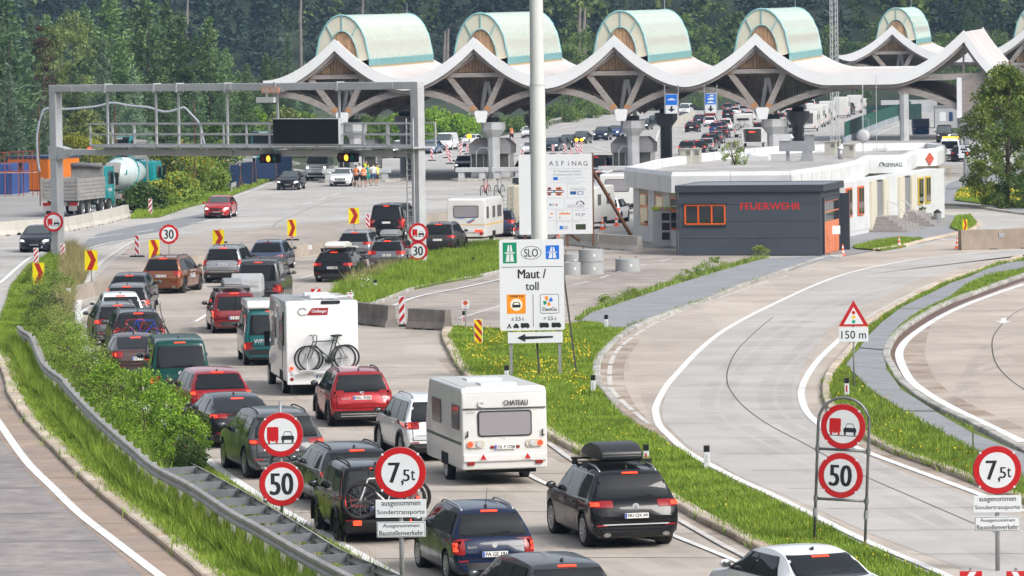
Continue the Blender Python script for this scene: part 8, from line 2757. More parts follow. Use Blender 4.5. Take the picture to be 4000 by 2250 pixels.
cv=caravan('caravan','white touring caravan lettered CHATEAU with a curtained rear window, plate OL P 1720','caravan',pc,12,4.7,2.12,2.42,M_cvw,gc=.42,win=(.60,.42,.70),slant=.5,rear_slant=.05,stripe=mat('green stripe',(.05,.12,.08),.5),side_windows=((.06,.25),(.55,.78)))
y0=-2.35
tb=MB();put_text(tb,'CHATEAU',0,2.04,.13,.60,0,0,.03);o=tb.build('lettering',M_sblack,cv);o.location=(.28,y0-.0,0)
o=MB().lathe([(.085,-.01),(.085,.02)],20,(-.36-.22,y0-.0,2.04),'Y').build('speed_disc',M_plate,cv);tb=MB();put_text(tb,'100',-.58,2.04,.07,.12,y0-.012);tb.build('numerals',M_ink,o)
tb=MB();put_text(tb,'La Car',-.85,1.83,.06,.22,y0-.012);tb.build('lettering',M_ink,cv)
o=MB().lathe([(.06,-.01),(.06,.01)],16,(0,y0-.0,1.21),'Y').build('country_sticker',M_plate,cv);tb=MB();put_text(tb,'D',0,1.21,.06,.05,y0-.012);tb.build('letter',M_ink,o)
MB().box(-1.03,y0-.012,1.91,1.03,y0+.03,1.925).build('seam',M_rub,cv)
MB().box(-1.04,y0-.03,.62,1.04,y0+.02,.80).build('bumper_band',M_cvw,cv,bevel=.03)
for sx in(-1,1):
 rbox('lamp_cluster',mat('lamp housing beige',(.55,.50,.42),.5),cv,sx*.73-.22,.96,sx*.73+.22,1.14,y0-.035,.08,.06)
 for k,m in((sx*.14,M_amber),(sx*-.07,M_lens)):
  MB().lathe([(.07,-.05),(.06,-.065),(.01,-.07)],14,(sx*.73+k,y0,1.05),'Y').build('tail_light',M_redlit if m is M_amber else m,cv)
 o=MB().prism([(sx*.55-.11,.66),(sx*.55+.11,.66),(sx*.55,.84)],y0-.05,y0-.035,'Y').build('triangle_reflector',M_plate,cv)
 MB().prism([(sx*.55-.08,.675),(sx*.55+.08,.675),(sx*.55,.81)],y0-.056,y0-.051,'Y').build('red_triangle',M_sred,o)
 mb=MB();mb.bar((sx*.93,y0-.04,1.24),(sx*.93,y0-.04,1.38),.03);mb.bar((sx*.93,y0-.04,1.24),(sx*.98,y0-.02,1.24),.03);mb.build('grab_handle',M_blk,cv)
 MB().box(sx*.32-.04,y0-.02,.94,sx*.32+.04,y0,1.0).build('reflector',M_red,cv)
plate_obj(cv,0,y0-.03,.97,'OL P 1720')
for yy in(-1.4,.3):
 MB().box(-.45,yy-.3,2.42,.45,yy+.3,2.48).build('roof_hatch',M_wpan,cv,bevel=.02)
def motorhome(name,label,pos,ang,L,W,H,m,gc=.45,wheel_r=.34,group=None,detail=True,alcove=False,cat='motorhome'):
 a=radians(ang);fwd=Vector((-sin(a),cos(a),0))
 c=Vector((pos[0],pos[1],0))+fwd*L/2
 t=thing(name,label,cat,c,a,group)
 y0,y1=-L/2,L/2
 yc=y1-1.9
 mb=MB();mb.prism([(y0,gc),(y0,H-.1),(y0+.1,H),(yc-.1,H),(yc+(1.0 if alcove else.25),H-(.15 if alcove else.5)),(yc+(1.0 if alcove else.3),H-.8),(yc,H-.95),(yc,gc)],-W/2,W/2,'X')
 o=mb.build('body',m,t,bevel=.08,seg=3);smooth_by_angle(o,.6)
 o=MB().prism([(yc-.1,gc-.1),(yc-.1,2.1),(yc+.5,2.15),(yc+1.0,1.35),(y1-.1,1.05),(y1,.5),(y1-.1,.3)],-W/2+.14,W/2-.14,'X').build('cab',m,t,bevel=.08,seg=2);smooth_by_angle(o,.6)
 for sx in(-1,1):
  s=sorted((sx*(W/2-.145),sx*(W/2-.125)))
  MB().prism([(yc+.02,1.35),(yc+.02,1.95),(yc+.42,1.95),(yc+.85,1.35)],s[0],s[1],'X').build('side_window',M_glass,t)
  for f0,f1 in((.10,.26),(.45,.58)):
   rbox('side_window',M_acr,t,y0+L*f0,gc+(H-gc)*.48,y0+L*f1,gc+(H-gc)*.74,sx*W/2,.05,sx*.03,'X')
  MB().box(sx*(W/2+.02)-.09,yc+.75,1.25,sx*(W/2+.02)+.09,yc+.85,1.75).build('mirror',M_black,t,bevel=.03)
  for ya in(y0+L*.22,y1-.95):
   s=sorted((sx*W/2,sx*(W/2+.01)))
   if ya<yc:
    MB().box(s[0],ya-.45,gc-.02,s[1],ya+.45,gc+.3).build('wheel_arch',M_under,t)
 MB().prism([(yc+.52,2.12),(yc+1.0,1.38),(yc+1.02,1.40),(yc+.55,2.14)],-W/2+.25,W/2-.25,'X').build('windscreen',M_glass,t)
 add_wheels(t,[(sx*(W/2-.14),ya)for sx in(-1,1)for ya in(y0+L*.22,y1-.95)],wheel_r,.22,'steel')
 MB().box(-W/2+.2,y0+.1,gc-.15,W/2-.2,y1-.3,gc+.01).build('chassis',M_under,t)
 MB().box(-W/2+.02,y0-.05,gc-.08,W/2-.02,y0+.05,gc+.28).build('rear_bumper',m,t,bevel=.04)
 for sx in(-1,1):
  for k,mm in enumerate((M_redlit,M_lens,M_red)):
   MB().lathe([(.06,-.06),(.05,-.075),(.01,-.08)],12,(sx*(W/2-.16),y0,gc+.78-k*.17-.35),'Y').build('tail_light',mm,t)
 return t
pm=G(1262,1547)
mh=motorhome('motorhome','big white motorhome lettered Challenger with bicycles on its rear wall',pm,9,6.6,2.26,2.96,wpaint())
y0=-3.3
o=MB().prism([(-.48,2.52),(.17,2.52),(.21,2.74),(-.30,2.74)],y0-.012,y0+.0,'Y').build('logo_panel',mat('dark red logo',(.30,.02,.025),.4),mh)
tb=MB();put_text(tb,'Challenger',0,2.63,.12,.46,0,0,.03);q=tb.build('lettering',M_swhite,mh);q.location=(-.08,y0-.016,0)
MB().tube([(-.60+.14*cos(t_*.5+.6),y0-.006,2.63+.11*sin(t_*.5+.6))for t_ in range(0,11)],.018,5).build('logo_ring',M_sback,mh)
rbox('high_brake_light',M_blk,mh,-.02,2.86,.58,2.96,y0-.02,.04,.05)
mb=MB();mb.box(-.3,y0+.6,3.0,.5,y0+1.3,3.1);mb.box(-.3,y0+2.0,3.0,.5,y0+2.7,3.1);mb.build('roof_hatch',M_wpan,mh,bevel=.03)
MB().bar((.1,y0+.5,3.02),(1.05,y0+.3,3.1),.05).build('awning_rail',M_swhite,mh)
plate_obj(mh,.05,y0-.07,.62,'WL MG 55')
for k in range(2):
 bicycle(('dark green trekking bicycle on the rear wall of the white motorhome','second trekking bicycle behind the first on the white motorhome')[k],on_car(pm,9,(.05+.13*k,-.26+.15*k),.80,0),radians(9+180),mat('bike frame green',(.015,.04,.03),.35),wr=.36,scale=1.08)
mb=MB();mb.bar((-.75,y0-.2,.82),(.95,y0-.2,.82),.07,.04);mb.bar((-.75,y0-.32,.82),(.95,y0-.32,.82),.05,.04)
for x in(-.5,.6):mb.bar((x,y0,1.35),(x,y0-.3,.82),.04)
mb.build('bike_rack',M_steel,mh)
mb=MB();mb.box(-1.14,y0+.5,1.55,-1.131,y0+.9,2.6);mb.box(-1.14,y0+1.0,.8,-1.131,y0+1.06,2.45);mb.build('side_graphic',M_blk,mh)
ps=G(1822,958)
c2=caravan('caravan','white caravan with blue and yellow stripes on its tail, bicycles on the car ahead','caravan',ps,-12,4.9,2.15,2.58,M_cvw,gc=.45,win=(.62,.52,.80),slant=.4,side_windows=((.08,.18),(.40,.52),(.66,.86)),stripe=mat('yellow stripe',(.75,.48,.12),.5))
y0=-2.45
mb=MB()
mb.box(-1.06,y0-.012,1.13,1.06,y0+.02,1.16);mb.build('stripe',MATS['yellow stripe'],c2)
tb=MB();put_text(tb,'STERCKEMAN',-.3,1.5,.08,.42,y0-.014);tb.build('lettering',M_sblue,c2)
mb=MB();mb.add([(.0,y0-.016,1.28),(.5,y0-.016,1.52),(.52,y0-.016,1.47),(.15,y0-.016,1.27)],[(0,3,2,1)],0);mb.add([(.05,y0-.018,1.22),(.5,y0-.018,1.42),(.48,y0-.018,1.36),(.2,y0-.018,1.22)],[(0,3,2,1)],1);mb.build('streak_logo',[mat('logo sky',(.05,.35,.65),.5),M_sred],c2)
MB().box(-1.0,y0-.03,.72,1.0,y0+.02,.86).build('bumper_band',M_wpan,c2)
for sx,m in((-1,M_red),(1,M_amber)):
 MB().box(sx*.72-.22,y0-.045,.73,sx*.72+.22,y0-.031,.86).build('tail_light',M_redlit if sx>0 else M_red,c2)
plate_obj(c2,-.45,y0-.04,.79,'TZ 373')
for k,(m,off)in enumerate(((mat('bike frame red',(.5,.02,.03),.3),-.45),(mat('bike frame grey',(.25,.25,.26),.3),.35))):
 bicycle(('red bicycle standing upright on the roof ahead of the striped caravan','grey bicycle standing upright on the roof ahead of the striped caravan')[k],on_car(ps,-12,(off,7.2),2.42,0),radians(70),m)
car('off_road_car','dark blue estate with roof rack bicycles ahead of the striped caravan','car',G(1960,925),-12,'wagon',(4.7,1.83,1.62),K(.03,.05,.10),tail=(.6,.97,.5,.62,.3),wheel=(.33,.22,'10'),rails=M_black,detail=1)
pa_=G(2055,925)
m2=motorhome('motorhome','cream motorhome with a rear ladder and boxes on the roof behind the mast',pa_,-12,6.2,2.2,3.0,M_cvc,alcove=True)
MB().box(-.05,-3.14,1.65,.95,-3.10,2.2).build('rear_window',M_acr,m2)
mb=MB()
for x in(-.95,-.65):mb.bar((x,-3.2,.7),(x,-3.2,3.1),.04)
for k in range(8):mb.bar((-.95,-3.2,.8+k*.3),(-.65,-3.2,.8+k*.3),.03)
mb.build('ladder',M_steel,m2)
MB().prism([(-2.8,3.05),(-1.2,3.05),(-1.25,3.35),(-2.7,3.4)],-.85,-.05,'X').build('roof_box',mat('roof box black',(.022,.023,.025),.38),m2,bevel=.06)
MB().prism([(-2.6,3.05),(-.8,3.05),(-1.0,3.4),(-2.4,3.42)],.1,.95,'X').build('roof_box',M_cvc,m2,bevel=.09)
pb=G(2075,952)
car('saloon_car','silver car with a loaded bike rack half hidden behind the mast','car',pb,-13,'hatch',(4.3,1.78,1.48),paint((.42,.43,.45),.6),tail=(.6,.97,.5,.62,.3),wheel=(.33,.22,'10'),detail=1)
bicycle('dark blue bicycle on the rack left of the mast',on_car(pb,-13,(-.05,-.35),.50),radians(-13),mat('bike frame navy',(.02,.03,.2),.3))
bicycle('red child seat bicycle on the rack left of the mast',on_car(pb,-13,(.1,-.55),.48),radians(158),mat('bike frame red',(.5,.02,.03),.3))
caravan('caravan','white caravan whose side shows right of the billboard post','caravan',G(2262,897),-16,4.6,2.1,2.55,M_cvw,side_windows=((.10,.25),(.55,.72)))
car('off_road_car','white car with black wheels right of the billboard brace','car',G(2372,872),-11,'suv',(4.45,1.85,1.60),wpaint(),tail=(.62,.97,.5,.6,.3),wheel=(.35,.23,'5d'),detail=1)
c3=caravan('caravan','white caravan with a wide dark rear window beside the office building','caravan',G(2412,838),-5,5.0,2.25,2.62,M_cvw,win=(.66,.50,.84))
plate_obj(c3,0,-2.54,.92,'TH WN 76');MB().box(-1.05,-2.55,.45,1.05,-2.48,.72).build('bumper_band',M_black,c3)
for k,(px,py)in enumerate(((2345,742),)):
 car('estate_car','white estate with a bicycle on its tail above the caravan at the billboard','car',G(px,py),-14,'wagon',(4.6,1.83,1.5),wpaint(),wheel=(.33,.22,'10'),detail=1)
 bicycle('black bicycle on the white estate right of the billboard',on_car(G(px,py),-14,(0,-.25),.6),radians(-14),M_blk)
car('van','dark grey van with red lamps right of the billboard top','van',G(2338,698),-14,'van',(4.9,1.9,1.95),K(.06,.062,.068),wheel=(.34,.22,'5'),detail=1,panes=[(.70,.835,.70,.755),(.42,.675,.42,.675),(.09,.39,.10,.39)])
car('estate_car','black estate with open boot at the second toll booth','car',G(2055,690),-12,'wagon',(4.7,1.83,1.5),BLACKP,wheel=(.33,.22,'10'),detail=1,lit=False)
def facing_van(label,px,py,ang,H=2.55,m=None,name='camper_van',L=5.6,W=2.0,cat='camper van',det=1,plate='VI 586'):
 return car(name,label,cat,G(px,py),ang,'van',(L,W,H),m or wpaint(),headlit=True,plate=plate,wheel=(.35,.22,'steel'),detail=det,panes=[(.72,.835,.72,.76)],belt=.50)
facing_van('white panel van camper waiting under the right traffic signal',1240,706,176)
facing_van('white delivery van with black bumper left of the second column',1735,588,169,1.97,name='van',L=4.9,W=1.9,cat='van')
facing_van('white small van behind the right gantry post',1568,617,172,1.85,name='van',L=4.4,W=1.8,cat='van')
# far traffic: one prototype per kind, copied
PROTO={}
def proto(kind,dims,head,wheel=(.33,.22,'steel'),**kw):
 key=(kind,head)
 if key in PROTO:
  return PROTO[key]
 root,sh=car('car','x','car',(0,0),0 if not head else 180,kind,dims,M_ink,headlit=True if head else None,detail=0,wheel=wheel,antenna=False,wiper=False,**kw)
 root.location=(0,0,0);root.rotation_euler=(0,0,0)
 PROTO[key]=(root,sh,[False])
 return PROTO[key]
DIM={'suv':(4.5,1.85,1.66),'wagon':(4.7,1.83,1.48),'hatch':(4.25,1.79,1.47),'sedan':(4.7,1.82,1.45),'van':(5.0,1.92,2.0)}
def far_car(kind,pm,px,py,ang,label,head=False,name=None,cat='car'):
 root,sh,used=proto(kind,DIM[kind],head)
 L=DIM[kind][0]
 ang=180-(180-ang)*.68 if head else ang*.68
 if not used[0]:
  r=root;used[0]=True
 else:
  r=root.copy();C.objects.link(r)
  def rec(src,dst):
   for ch in src.children:
    c=ch.copy();C.objects.link(c);c.parent=dst
    if ch.children:rec(ch,c)
  rec(root,r)
 a=radians(ang)
 g=G(px,py)
 fwd=Vector((-sin(a),cos(a),0))
 r.location=g+fwd*(L/2 if not head else-L/2)
 r.rotation_euler=(0,0,a)
 r.name=name or{'suv':'off_road_car','wagon':'estate_car','hatch':'hatchback','sedan':'saloon_car','van':'van'}[kind]
 r['label']=label;r['category']=cat
 r['group']='cars coming towards the toll' if head else 'cars queuing beyond the toll'
 FAR.append((r,pm))
FAR=[]
BLU,DRED,RED,NAVY,GRN=K(.02,.06,.22),K(.07,.01,.02),K(.4,.015,.015),K(.015,.022,.045),K(.03,.035,.02)
MG=K(.085,.09,.10)
W_=wpaint()
for a in[('sedan',BLACKP,2700,517,-12,'black saloon with lit lamps alone in its lane under the blue lane signs'),('sedan',NAVY,2730,486,-9,'dark saloon ahead of the one alone in its lane'),('wagon',W_,2772,495,-9,'white estate right of the dark saloon under the blue sign'),('suv',W_,2832,512,-10,'white off road car behind the blue estate'),('wagon',BLU,2797,522,-8,'blue estate in the far queue left of the dark saloons'),('hatch',DGREY,2812,516,-9,'dark hatchback peeping out behind the blue estate'),('sedan',DRED,2816,540,-10,'dark plum saloon with one bright lamp in the far queue'),('sedan',MG,2792,562,-12,'dark grey saloon behind the silver hatchback'),('suv',BLACKP,2766,583,-14,'black off road car directly ahead of the silver hatchback'),('hatch',SILV,2756,594,-14,'silver hatchback last but one in the far queue'),('wagon',DGREY,2682,606,-12,'dark car with an open door behind the grey roof vents'),('wagon',BLACKP,2722,604,-10,'black estate with raised tailgate behind the roof vents'),('hatch',BLACKP,2868,505,-8,'dark hatchback squeezed beside the bicycle motorhome'),('hatch',BLACKP,2842,463,-8,'black hatchback with two red lamps right of the three symbol sign'),('wagon',RED,2772,457,-8,'red estate behind the three symbol lane sign'),('suv',MG,2843,440,-8,'dark grey off road car above the black hatchback'),('hatch',W_,2872,452,-8,'white hatchback left of the fourth column head'),('wagon',SILV,2890,428,-8,'silver estate under a white load near the arch'),('wagon',DRED,2952,524,-10,'dark red car half hidden by the fourth column'),('wagon',SILV,3075,529,-14,'silver car with a grey covered load left of the dark column'),('van',BLACKP,3306,450,-16,'black van among the white motorhomes'),('van',BLACKP,3365,405,-14,'tall black van behind the thin antenna pole'),('suv',BLACKP,3275,369,-12,'dark off road car with one red lamp under the roof edge'),('hatch',MG,3232,374,-12,'dark hatchback at the left end of the farthest row'),('wagon',RED,3328,366,-12,'red car in the farthest row'),('hatch',SILV,3455,390,-14,'silver car left of the distant white column'),('hatch',W_,3305,357,-12,'white car in the farthest row behind the dark off road car'),('van',SILV,3395,358,-12,'pale blue grey van in the farthest row'),('van',W_,3447,367,-12,'white van left of the distant column'),('hatch',DRED,3515,377,-12,'dark red car between the two distant columns'),('hatch',NAVY,3572,374,-12,'dark car with a red lamp right of the distant columns'),('suv',NAVY,3350,352,-12,'dark car at the very back of the queue'),('sedan',MG,3250,352,-12,'grey car at the very back under the arch'),('hatch',W_,3480,352,-12,'white car at the very back right of the white van'),('hatch',BLACKP,3420,350,-12,'black car at the very back behind the pale van'),('wagon',W_,2925,470,-10,'white estate showing right of the bicycle motorhome roof'),('suv',BLACKP,2960,455,-10,'black off road car behind the fourth column head'),('hatch',SILV,2905,445,-9,'silver hatchback above the bicycle motorhome'),('hatch',DGREY,3040,480,-12,'dark hatchback left of the dark rear column'),('wagon',W_,3085,462,-12,'white estate behind the dark rear column'),('sedan',MG,3120,440,-12,'grey saloon ahead of the white estate by the dark column'),('suv',W_,3165,425,-12,'white off road car above the row of campers'),('hatch',RED,3190,405,-12,'red hatchback above the row of campers'),('wagon',NAVY,3215,392,-12,'dark blue estate above the tallest motorhome'),('van',W_,3150,398,-12,'white van under the arch above the campers')]:
 far_car(*a)
for a in[('wagon',W_,2062,540,172,'white estate with lowered lamps left of the mast, farther of two'),('wagon',W_,2067,610,172,'white estate nearer to the toll left of the mast'),('wagon',NAVY,2147,592,168,'dark blue car right of the mast, nearest of the oncoming row'),('sedan',DGREY,2176,588,166,'dark saloon second in the oncoming row right of the mast'),('sedan',BLACKP,2205,577,165,'black saloon with bright lamp behind the beacons'),('sedan',DGREY,2258,562,162,'dark coupe under the twin amber lamps'),('suv',NAVY,2343,549,165,'dark off road car with two bright headlamps left of the third column'),('hatch',BLU,2390,536,160,'blue grey hatchback at the third column'),('wagon',BLACKP,2505,508,162,'black estate right of the third column'),('wagon',NAVY,2547,491,162,'dark blue estate beside the dark rear column'),('hatch',K(.14,.22,.38),1668,602,163,'light blue hatchback left of the white delivery van'),('hatch',W_,1825,575,160,'white car with a bicycle behind the delivery van'),('van',W_,2672,450,165,'white minibus coming past the blue car sign'),('van',W_,2800,420,168,'white lorry like van behind the three symbol sign'),('van',W_,2858,410,168,'white van beside the arch in the distance'),('van',RED,3432,487,172,'red van parked behind the green fence'),('wagon',RED,3510,458,172,'red car half hidden by the green fence')]:
 far_car(*a,head=True)
def repaint(r,pm):
 for ch in r.children:
  if ch.name.split('.')[0]in('body','mirror','antenna'):
   ch.material_slots[0].link='OBJECT'
   ch.material_slots[0].material=pm
for r,pm in FAR:
 repaint(r,pm)
car('off_road_car','dark olive military style off road car with a sand coloured roof by the blue skip','car',G(3688,557),174,'van',(4.6,1.76,1.95),K(.035,.028,.018),headlit=False,wheel=(.38,.24,'steel'),detail=1,belt=.58,tum=.06)
far_van=car('pickup_lorry','white recovery lorry with an orange light bar behind the office corner','lorry',G(3712,628),-8,'van',(5.5,2.0,2.1),W_,wheel=(.36,.24,'steel'),detail=1,lit=False)
MB().box(-.75,-.6,2.1,.75,-.3,2.24).build('light_bar',mat('amber glow',(.8,.35,.02),.3,emit=(1,.45,.02),estr=1.2),far_van[0])
car('hatchback','black car with an open door beside the right column','car',G(3752,632),-8,'hatch',(4.3,1.8,1.5),BLACKP,wheel=(.33,.22,'5'),detail=1,lit=False)
for i,(kind,px,py,ang,L,H,lab)in enumerate([('m',2902,537,-12,6.0,2.9,'white motorhome with a grey bicycle in the far queue'),('c',3030,548,-18,4.8,2.6,'white caravan left of the covered silver car'),('c',3158,514,-18,5.0,2.7,'white camper with a round spare wheel cover right of the dark column'),('m',3182,498,-18,6.0,2.9,'white motorhome behind the spare wheel camper'),('m',3205,487,-18,6.2,2.9,'white motorhome with a grey tail in the far queue'),('c',3228,472,-18,6.0,2.9,'long white caravan with an orange lamp in the far queue'),('m',3285,459,-18,6.5,3.2,'tallest white motorhome in the far queue'),('m',3335,442,-18,6.0,3.0,'white motorhome right of the black van'),('c',3425,387,-16,5.0,2.6,'small white caravan near the distant columns'),('c',3358,427,-16,3.2,1.9,'low white trailer beside the antenna pole')]):
 g=G(px,py);ang*=.5
 if kind=='m':
  t=motorhome('motorhome',lab,g,ang,L,2.2,H,M_cvw,group='white campers in the far queue')
 else:
  t=caravan('caravan',lab,'caravan',g,ang,L,2.15,H,M_cvw,group='white campers in the far queue',detail=False)
 if i==0:
  bicycle('grey bicycle on the white motorhome in the far queue',on_car(g,ang,(-.1,-.25),.95,0),radians(ang),M_sback)
  rbox('awning_roll',M_blk,t,-.7,2.1,.75,2.35,-L/2-.06,.05,.06)
 if i==2:
  MB().lathe([(.34,-.1),(.34,.02)],18,(-.55,-L/2,1.2),'Y').build('spare_wheel_cover',M_sback,t)
g=G(2938,575)
t=thing('trailer','white box trailer with an open dark tail at the fourth column','trailer',g,radians(-12))
mb=MB();mb.box(-1.1,0,2.0,1.1,3.5,2.12);mb.box(-1.1,0,.5,-1.0,3.5,2.0);mb.box(1.0,0,.5,1.1,3.5,2.0);mb.box(-1.0,3.4,.5,1.0,3.5,2.0);mb.box(-1.0,.0,.45,1.0,3.5,.55);mb.build('body',M_cvw,t)
add_wheels(t,[(1.0,1.6),(-1.0,1.6)],.3,.2,'steel')
MB().box(-.35,-.02,1.62,.35,.0,1.74).build('tail_light',M_redlit,t)
# lorries on the building site
M_dust=mat('dusty grey steel',(.30,.29,.28),.85,var=.2,scale=2,stain=(.20,.19,.18),stain_scale=.7,stain_amt=.5)
def lorry(label,kind,px,py,ang,group=None,name='tipper_lorry'):
 pass
 facing=abs(ang)>90
 L,W=8.6,2.5
 a=radians(ang);fwd=Vector((-sin(a),cos(a),0))
 g=G(px,py)+fwd*(L/2)*(-1 if facing else 1)
 t=thing(name,label,'lorry',g,a,group)
 y0,y1=-L/2,L/2
 MB().box(-.45,y0+.1,.75,.45,y1-.3,1.05).build('chassis',M_dust,t)
 add_wheels(t,[(sx*(W/2-.17),y)for sx in(-1,1)for y in(y0+1.2,y0+2.6,y1-3.1,y1-1.3)],.52,.32,'steel')
 for sx in(-1,1):
  for y in(y0+1.9,y1-3.1,y1-1.3):
   mb=MB();wd=1.35 if y<0 and y<y0+2 else.62
   mb.tube([(sx*(W/2-.18),y-wd,.75),(sx*(W/2-.18),y-wd*.75,1.16),(sx*(W/2-.18),y+wd*.75,1.16),(sx*(W/2-.18),y+wd,.75)],.07,4);mb.build('mudguard',M_dust,t)
  MB().box(sx*.95-.25,y0-.04,.78,sx*.95+.25,y0+.1,.98).build('tail_light',M_red,t)
  MB().box(sx*.9-.28,y0-.02,.42,sx*.9+.28,y0+.06,.78).build('mud_flap',M_dust,t)
 o=MB().prism([(y1-2.2,1.0),(y1-2.2,3.15),(y1-2.0,3.25),(y1-.35,3.22),(y1-.1,3.0),(y1-.02,2.0),(y1,.55),(y1-.9,.55),(y1-1.0,1.0)],-W/2+.08,W/2-.08,'X').build('cab',TEAL,t,bevel=.08,seg=3);smooth_by_angle(o,.6)
 MB().prism([(y1-.095,2.98),(y1-.015,1.95),(y1+.01,1.95),(y1-.07,3.0)],-W/2+.2,W/2-.2,'X').build('windscreen',M_glass,t)
 MB().box(-W/2+.15,y1-.3,2.98,W/2-.15,y1+.02,3.2).build('sun_visor',M_black,t)
 tb=MB();put_text(tb,'WEBER',0,0,.2,.95,0,0,.04);o=tb.build('lettering',M_swhite,t);o.location=(0,y1+.03,3.08);o.rotation_euler=(0,0,pi)
 MB().box(-.9,y1-.02,.9,.9,y1+.03,1.6).build('grille',M_trim,t)
 for sx in(-1,1):
  MB().box(sx*.9-.22,y1-.04,.62,sx*.9+.22,y1+.03,.85).build('headlight',M_lens,t)
  s=sorted((sx*(W/2-.085),sx*(W/2-.06)))
  MB().prism([(y1-1.5,2.0),(y1-1.5,2.85),(y1-.4,2.85),(y1-.25,2.0)],s[0],s[1],'X').build('side_window',M_glass,t)
  tb=MB();put_text(tb,'WEBER',0,0,.22,.95,0,0,.04);o=tb.build('lettering',M_swhite,t);o.location=(sx*(W/2-.07),y1-1.1,1.6);o.rotation_euler=(0,0,sx*pi/2)
  mb=MB();mb.box(sx*(W/2+.12)-.1,y1-.15,1.9,sx*(W/2+.12)+.1,y1-.02,2.75);mb.bar((sx*(W/2-.1),y1-.1,2.8),(sx*(W/2+.12),y1-.1,2.6),.05);mb.build('mirror',M_black,t)
 yb=y1-2.4
 if kind=='tipper':
  mb=MB()
  zt=2.55
  mb.box(-W/2,y0,1.1,W/2,yb,1.25);mb.box(-W/2,y0,1.25,-W/2+.1,yb,zt);mb.box(W/2-.1,y0,1.25,W/2,yb,zt);mb.box(-W/2+.1,yb-.12,1.25,W/2-.1,yb,zt+.7);mb.box(-W/2+.1,y0,1.25,W/2-.1,y0+.1,zt)
  bo=mb.build('tipper_body',M_dust,t)
  for k in range(5):
   z=1.32+k*.25
   for x0,x1,ya,yb2 in((-W/2+.12,W/2-.12,y0-.03,y0),(W/2,W/2+.03,y0+.15,yb-.1),(-W/2-.03,-W/2,y0+.15,yb-.1)):
    MB().box(x0,ya,z,x1,yb2,z+.2).build('board',M_dust,bo)
  for sx in(-1,1):
   MB().box(sx*W/2-.08,y0-.06,1.1,sx*W/2+.08,y0+.1,zt+.12).build('corner_post',M_dust,bo)
 elif kind=='mulde':
  bo=MB().prism([(y0,1.35),(y0-.1,2.75),(yb,2.95),(yb,1.15),(y0+.6,1.15)],-W/2+.02,W/2-.02,'X').build('tipper_body',M_dust,t,bevel=.05)
  MB().box(-W/2-.03,y0-.1,2.6,W/2+.03,yb,2.75).build('body_rim',M_dust,bo)
  for sx in(-1,1):
   MB().box(sx*W/2-.04,yb-.3,1.2,sx*W/2+.04,yb-.1,2.7).build('corner_post',M_dust,bo)
 else:
  prof=[(.45,y0+.2),(1.0,y0+.9),(1.18,y0+2.2),(1.15,y0+3.2),(.75,yb-.3),(.3,yb)]
  o=MB().lathe([(r_,y)for r_,y in prof],20,(0,0,2.45),'Y').build('mixer_drum',mat('mixer drum white',(.52,.60,.60),.4,var=.15,scale=1.2,stain=(.35,.40,.40),stain_scale=.8,stain_amt=.5),t,smooth=True)
  mb=MB()
  for k in range(2):
   mb.tube([(cos(k*pi+q*.35)*(1.21 if 3<q<13 else.9),y0+.6+q*.22,2.45+sin(k*pi+q*.35)*(1.21 if 3<q<13 else.9))for q in range(16)],.05,4)
  mb.build('drum_stripe',TEAL,o)
  mb=MB();mb.bar((-.8,yb-.15,1.05),(-.8,yb-.15,3.5),.1);mb.bar((.8,yb-.15,1.05),(.8,yb-.15,3.5),.1);mb.bar((-.8,yb-.15,3.5),(.8,yb-.15,3.5),.1);mb.build('ladder_frame',M_dust,t)
  MB().prism([(y0-.2,2.6),(y0+.3,3.3),(y0+.6,3.2),(y0+.2,2.3)],-.5,.5,'X').build('hopper',M_dust,t)
  MB().bar((0,y0,2.2),(.3,y0-.9,1.4),.35,.1).build('chute',M_dust,t)
 return t
tl=lorry('grey sided tipper lorry with a rolled tarpaulin standing behind the white barrier','tipper',235,848,-12.5)
MB().tube([(-1.1,1.7,3.3),(-.5,1.72,3.38),(.2,1.7,3.32),(1.1,1.7,3.3)],.17,8).build('tarpaulin_roll',mat('grey tarp roll',(.17,.17,.18),.8,var=.3,scale=4,bump=.6),tl,smooth=True)
lorry('teal concrete mixer lorry with a white drum beside the tipper','mixer',440,818,-12,name='mixer_lorry')
lorry('teal lorry coming towards the gantry with its front above the mixer','mulde',578,792,174)
lorry('teal tipper lorry farthest back behind the gantry railing','mulde',462,668,174)
lorry('teal lorry front half hidden by the black message board','mulde',1030,640,174)
g=G(112,748)
t=thing('site_container','orange site container with a dark blue roof edge at the left','container',g,radians(-24))
MB().box(-1.9,0,.1,1.9,5,2.65).build('wall',mat('container orange',(.62,.17,.015),.5,var=.08,scale=1),t)
for k in range(12):
 mb=MB();x=-1.9+3.8*k/12;mb.box(x+.02,-.03,.15,x+.29,0,2.55);mb.build('wall_panel',MATS['container orange'],t)
MB().box(-1.98,-.06,2.65,1.98,5.1,2.85).build('roof',mat('container roof blue',(.03,.055,.11),.5),t)
g=G(18,760)
t=thing('site_container','blue container at the left edge behind the red scaffold','container',g,radians(-10))
MB().box(-2,0,0,.6,5,2.4).build('wall',mat('container blue',(.03,.08,.25),.5),t)
for k in range(8):
 MB().box(-2+k*.32,-.03,.1,-1.74+k*.32,0,2.3).build('wall_panel',MATS['container blue'],t)
g=G(45,768)
t=thing('scaffold','rusty red scaffold frame at the left edge','scaffold',g,radians(-12))
mr_=mat('scaffold red',(.28,.06,.045),.7,var=.2,scale=4)
for i,x in enumerate((-1.6,-.5,.6,1.75)):
 for y in(0,1.2):
  MB().tube([(x,y,0),(x,y,3.5)],.035,6).build('standard',mr_,t)
for z in(1.9,2.6,3.4):
 for y in(0,1.2):
  MB().tube([(-1.7,y,z),(1.8,y,z+.1)],.03,6).build('ledger',mr_,t)
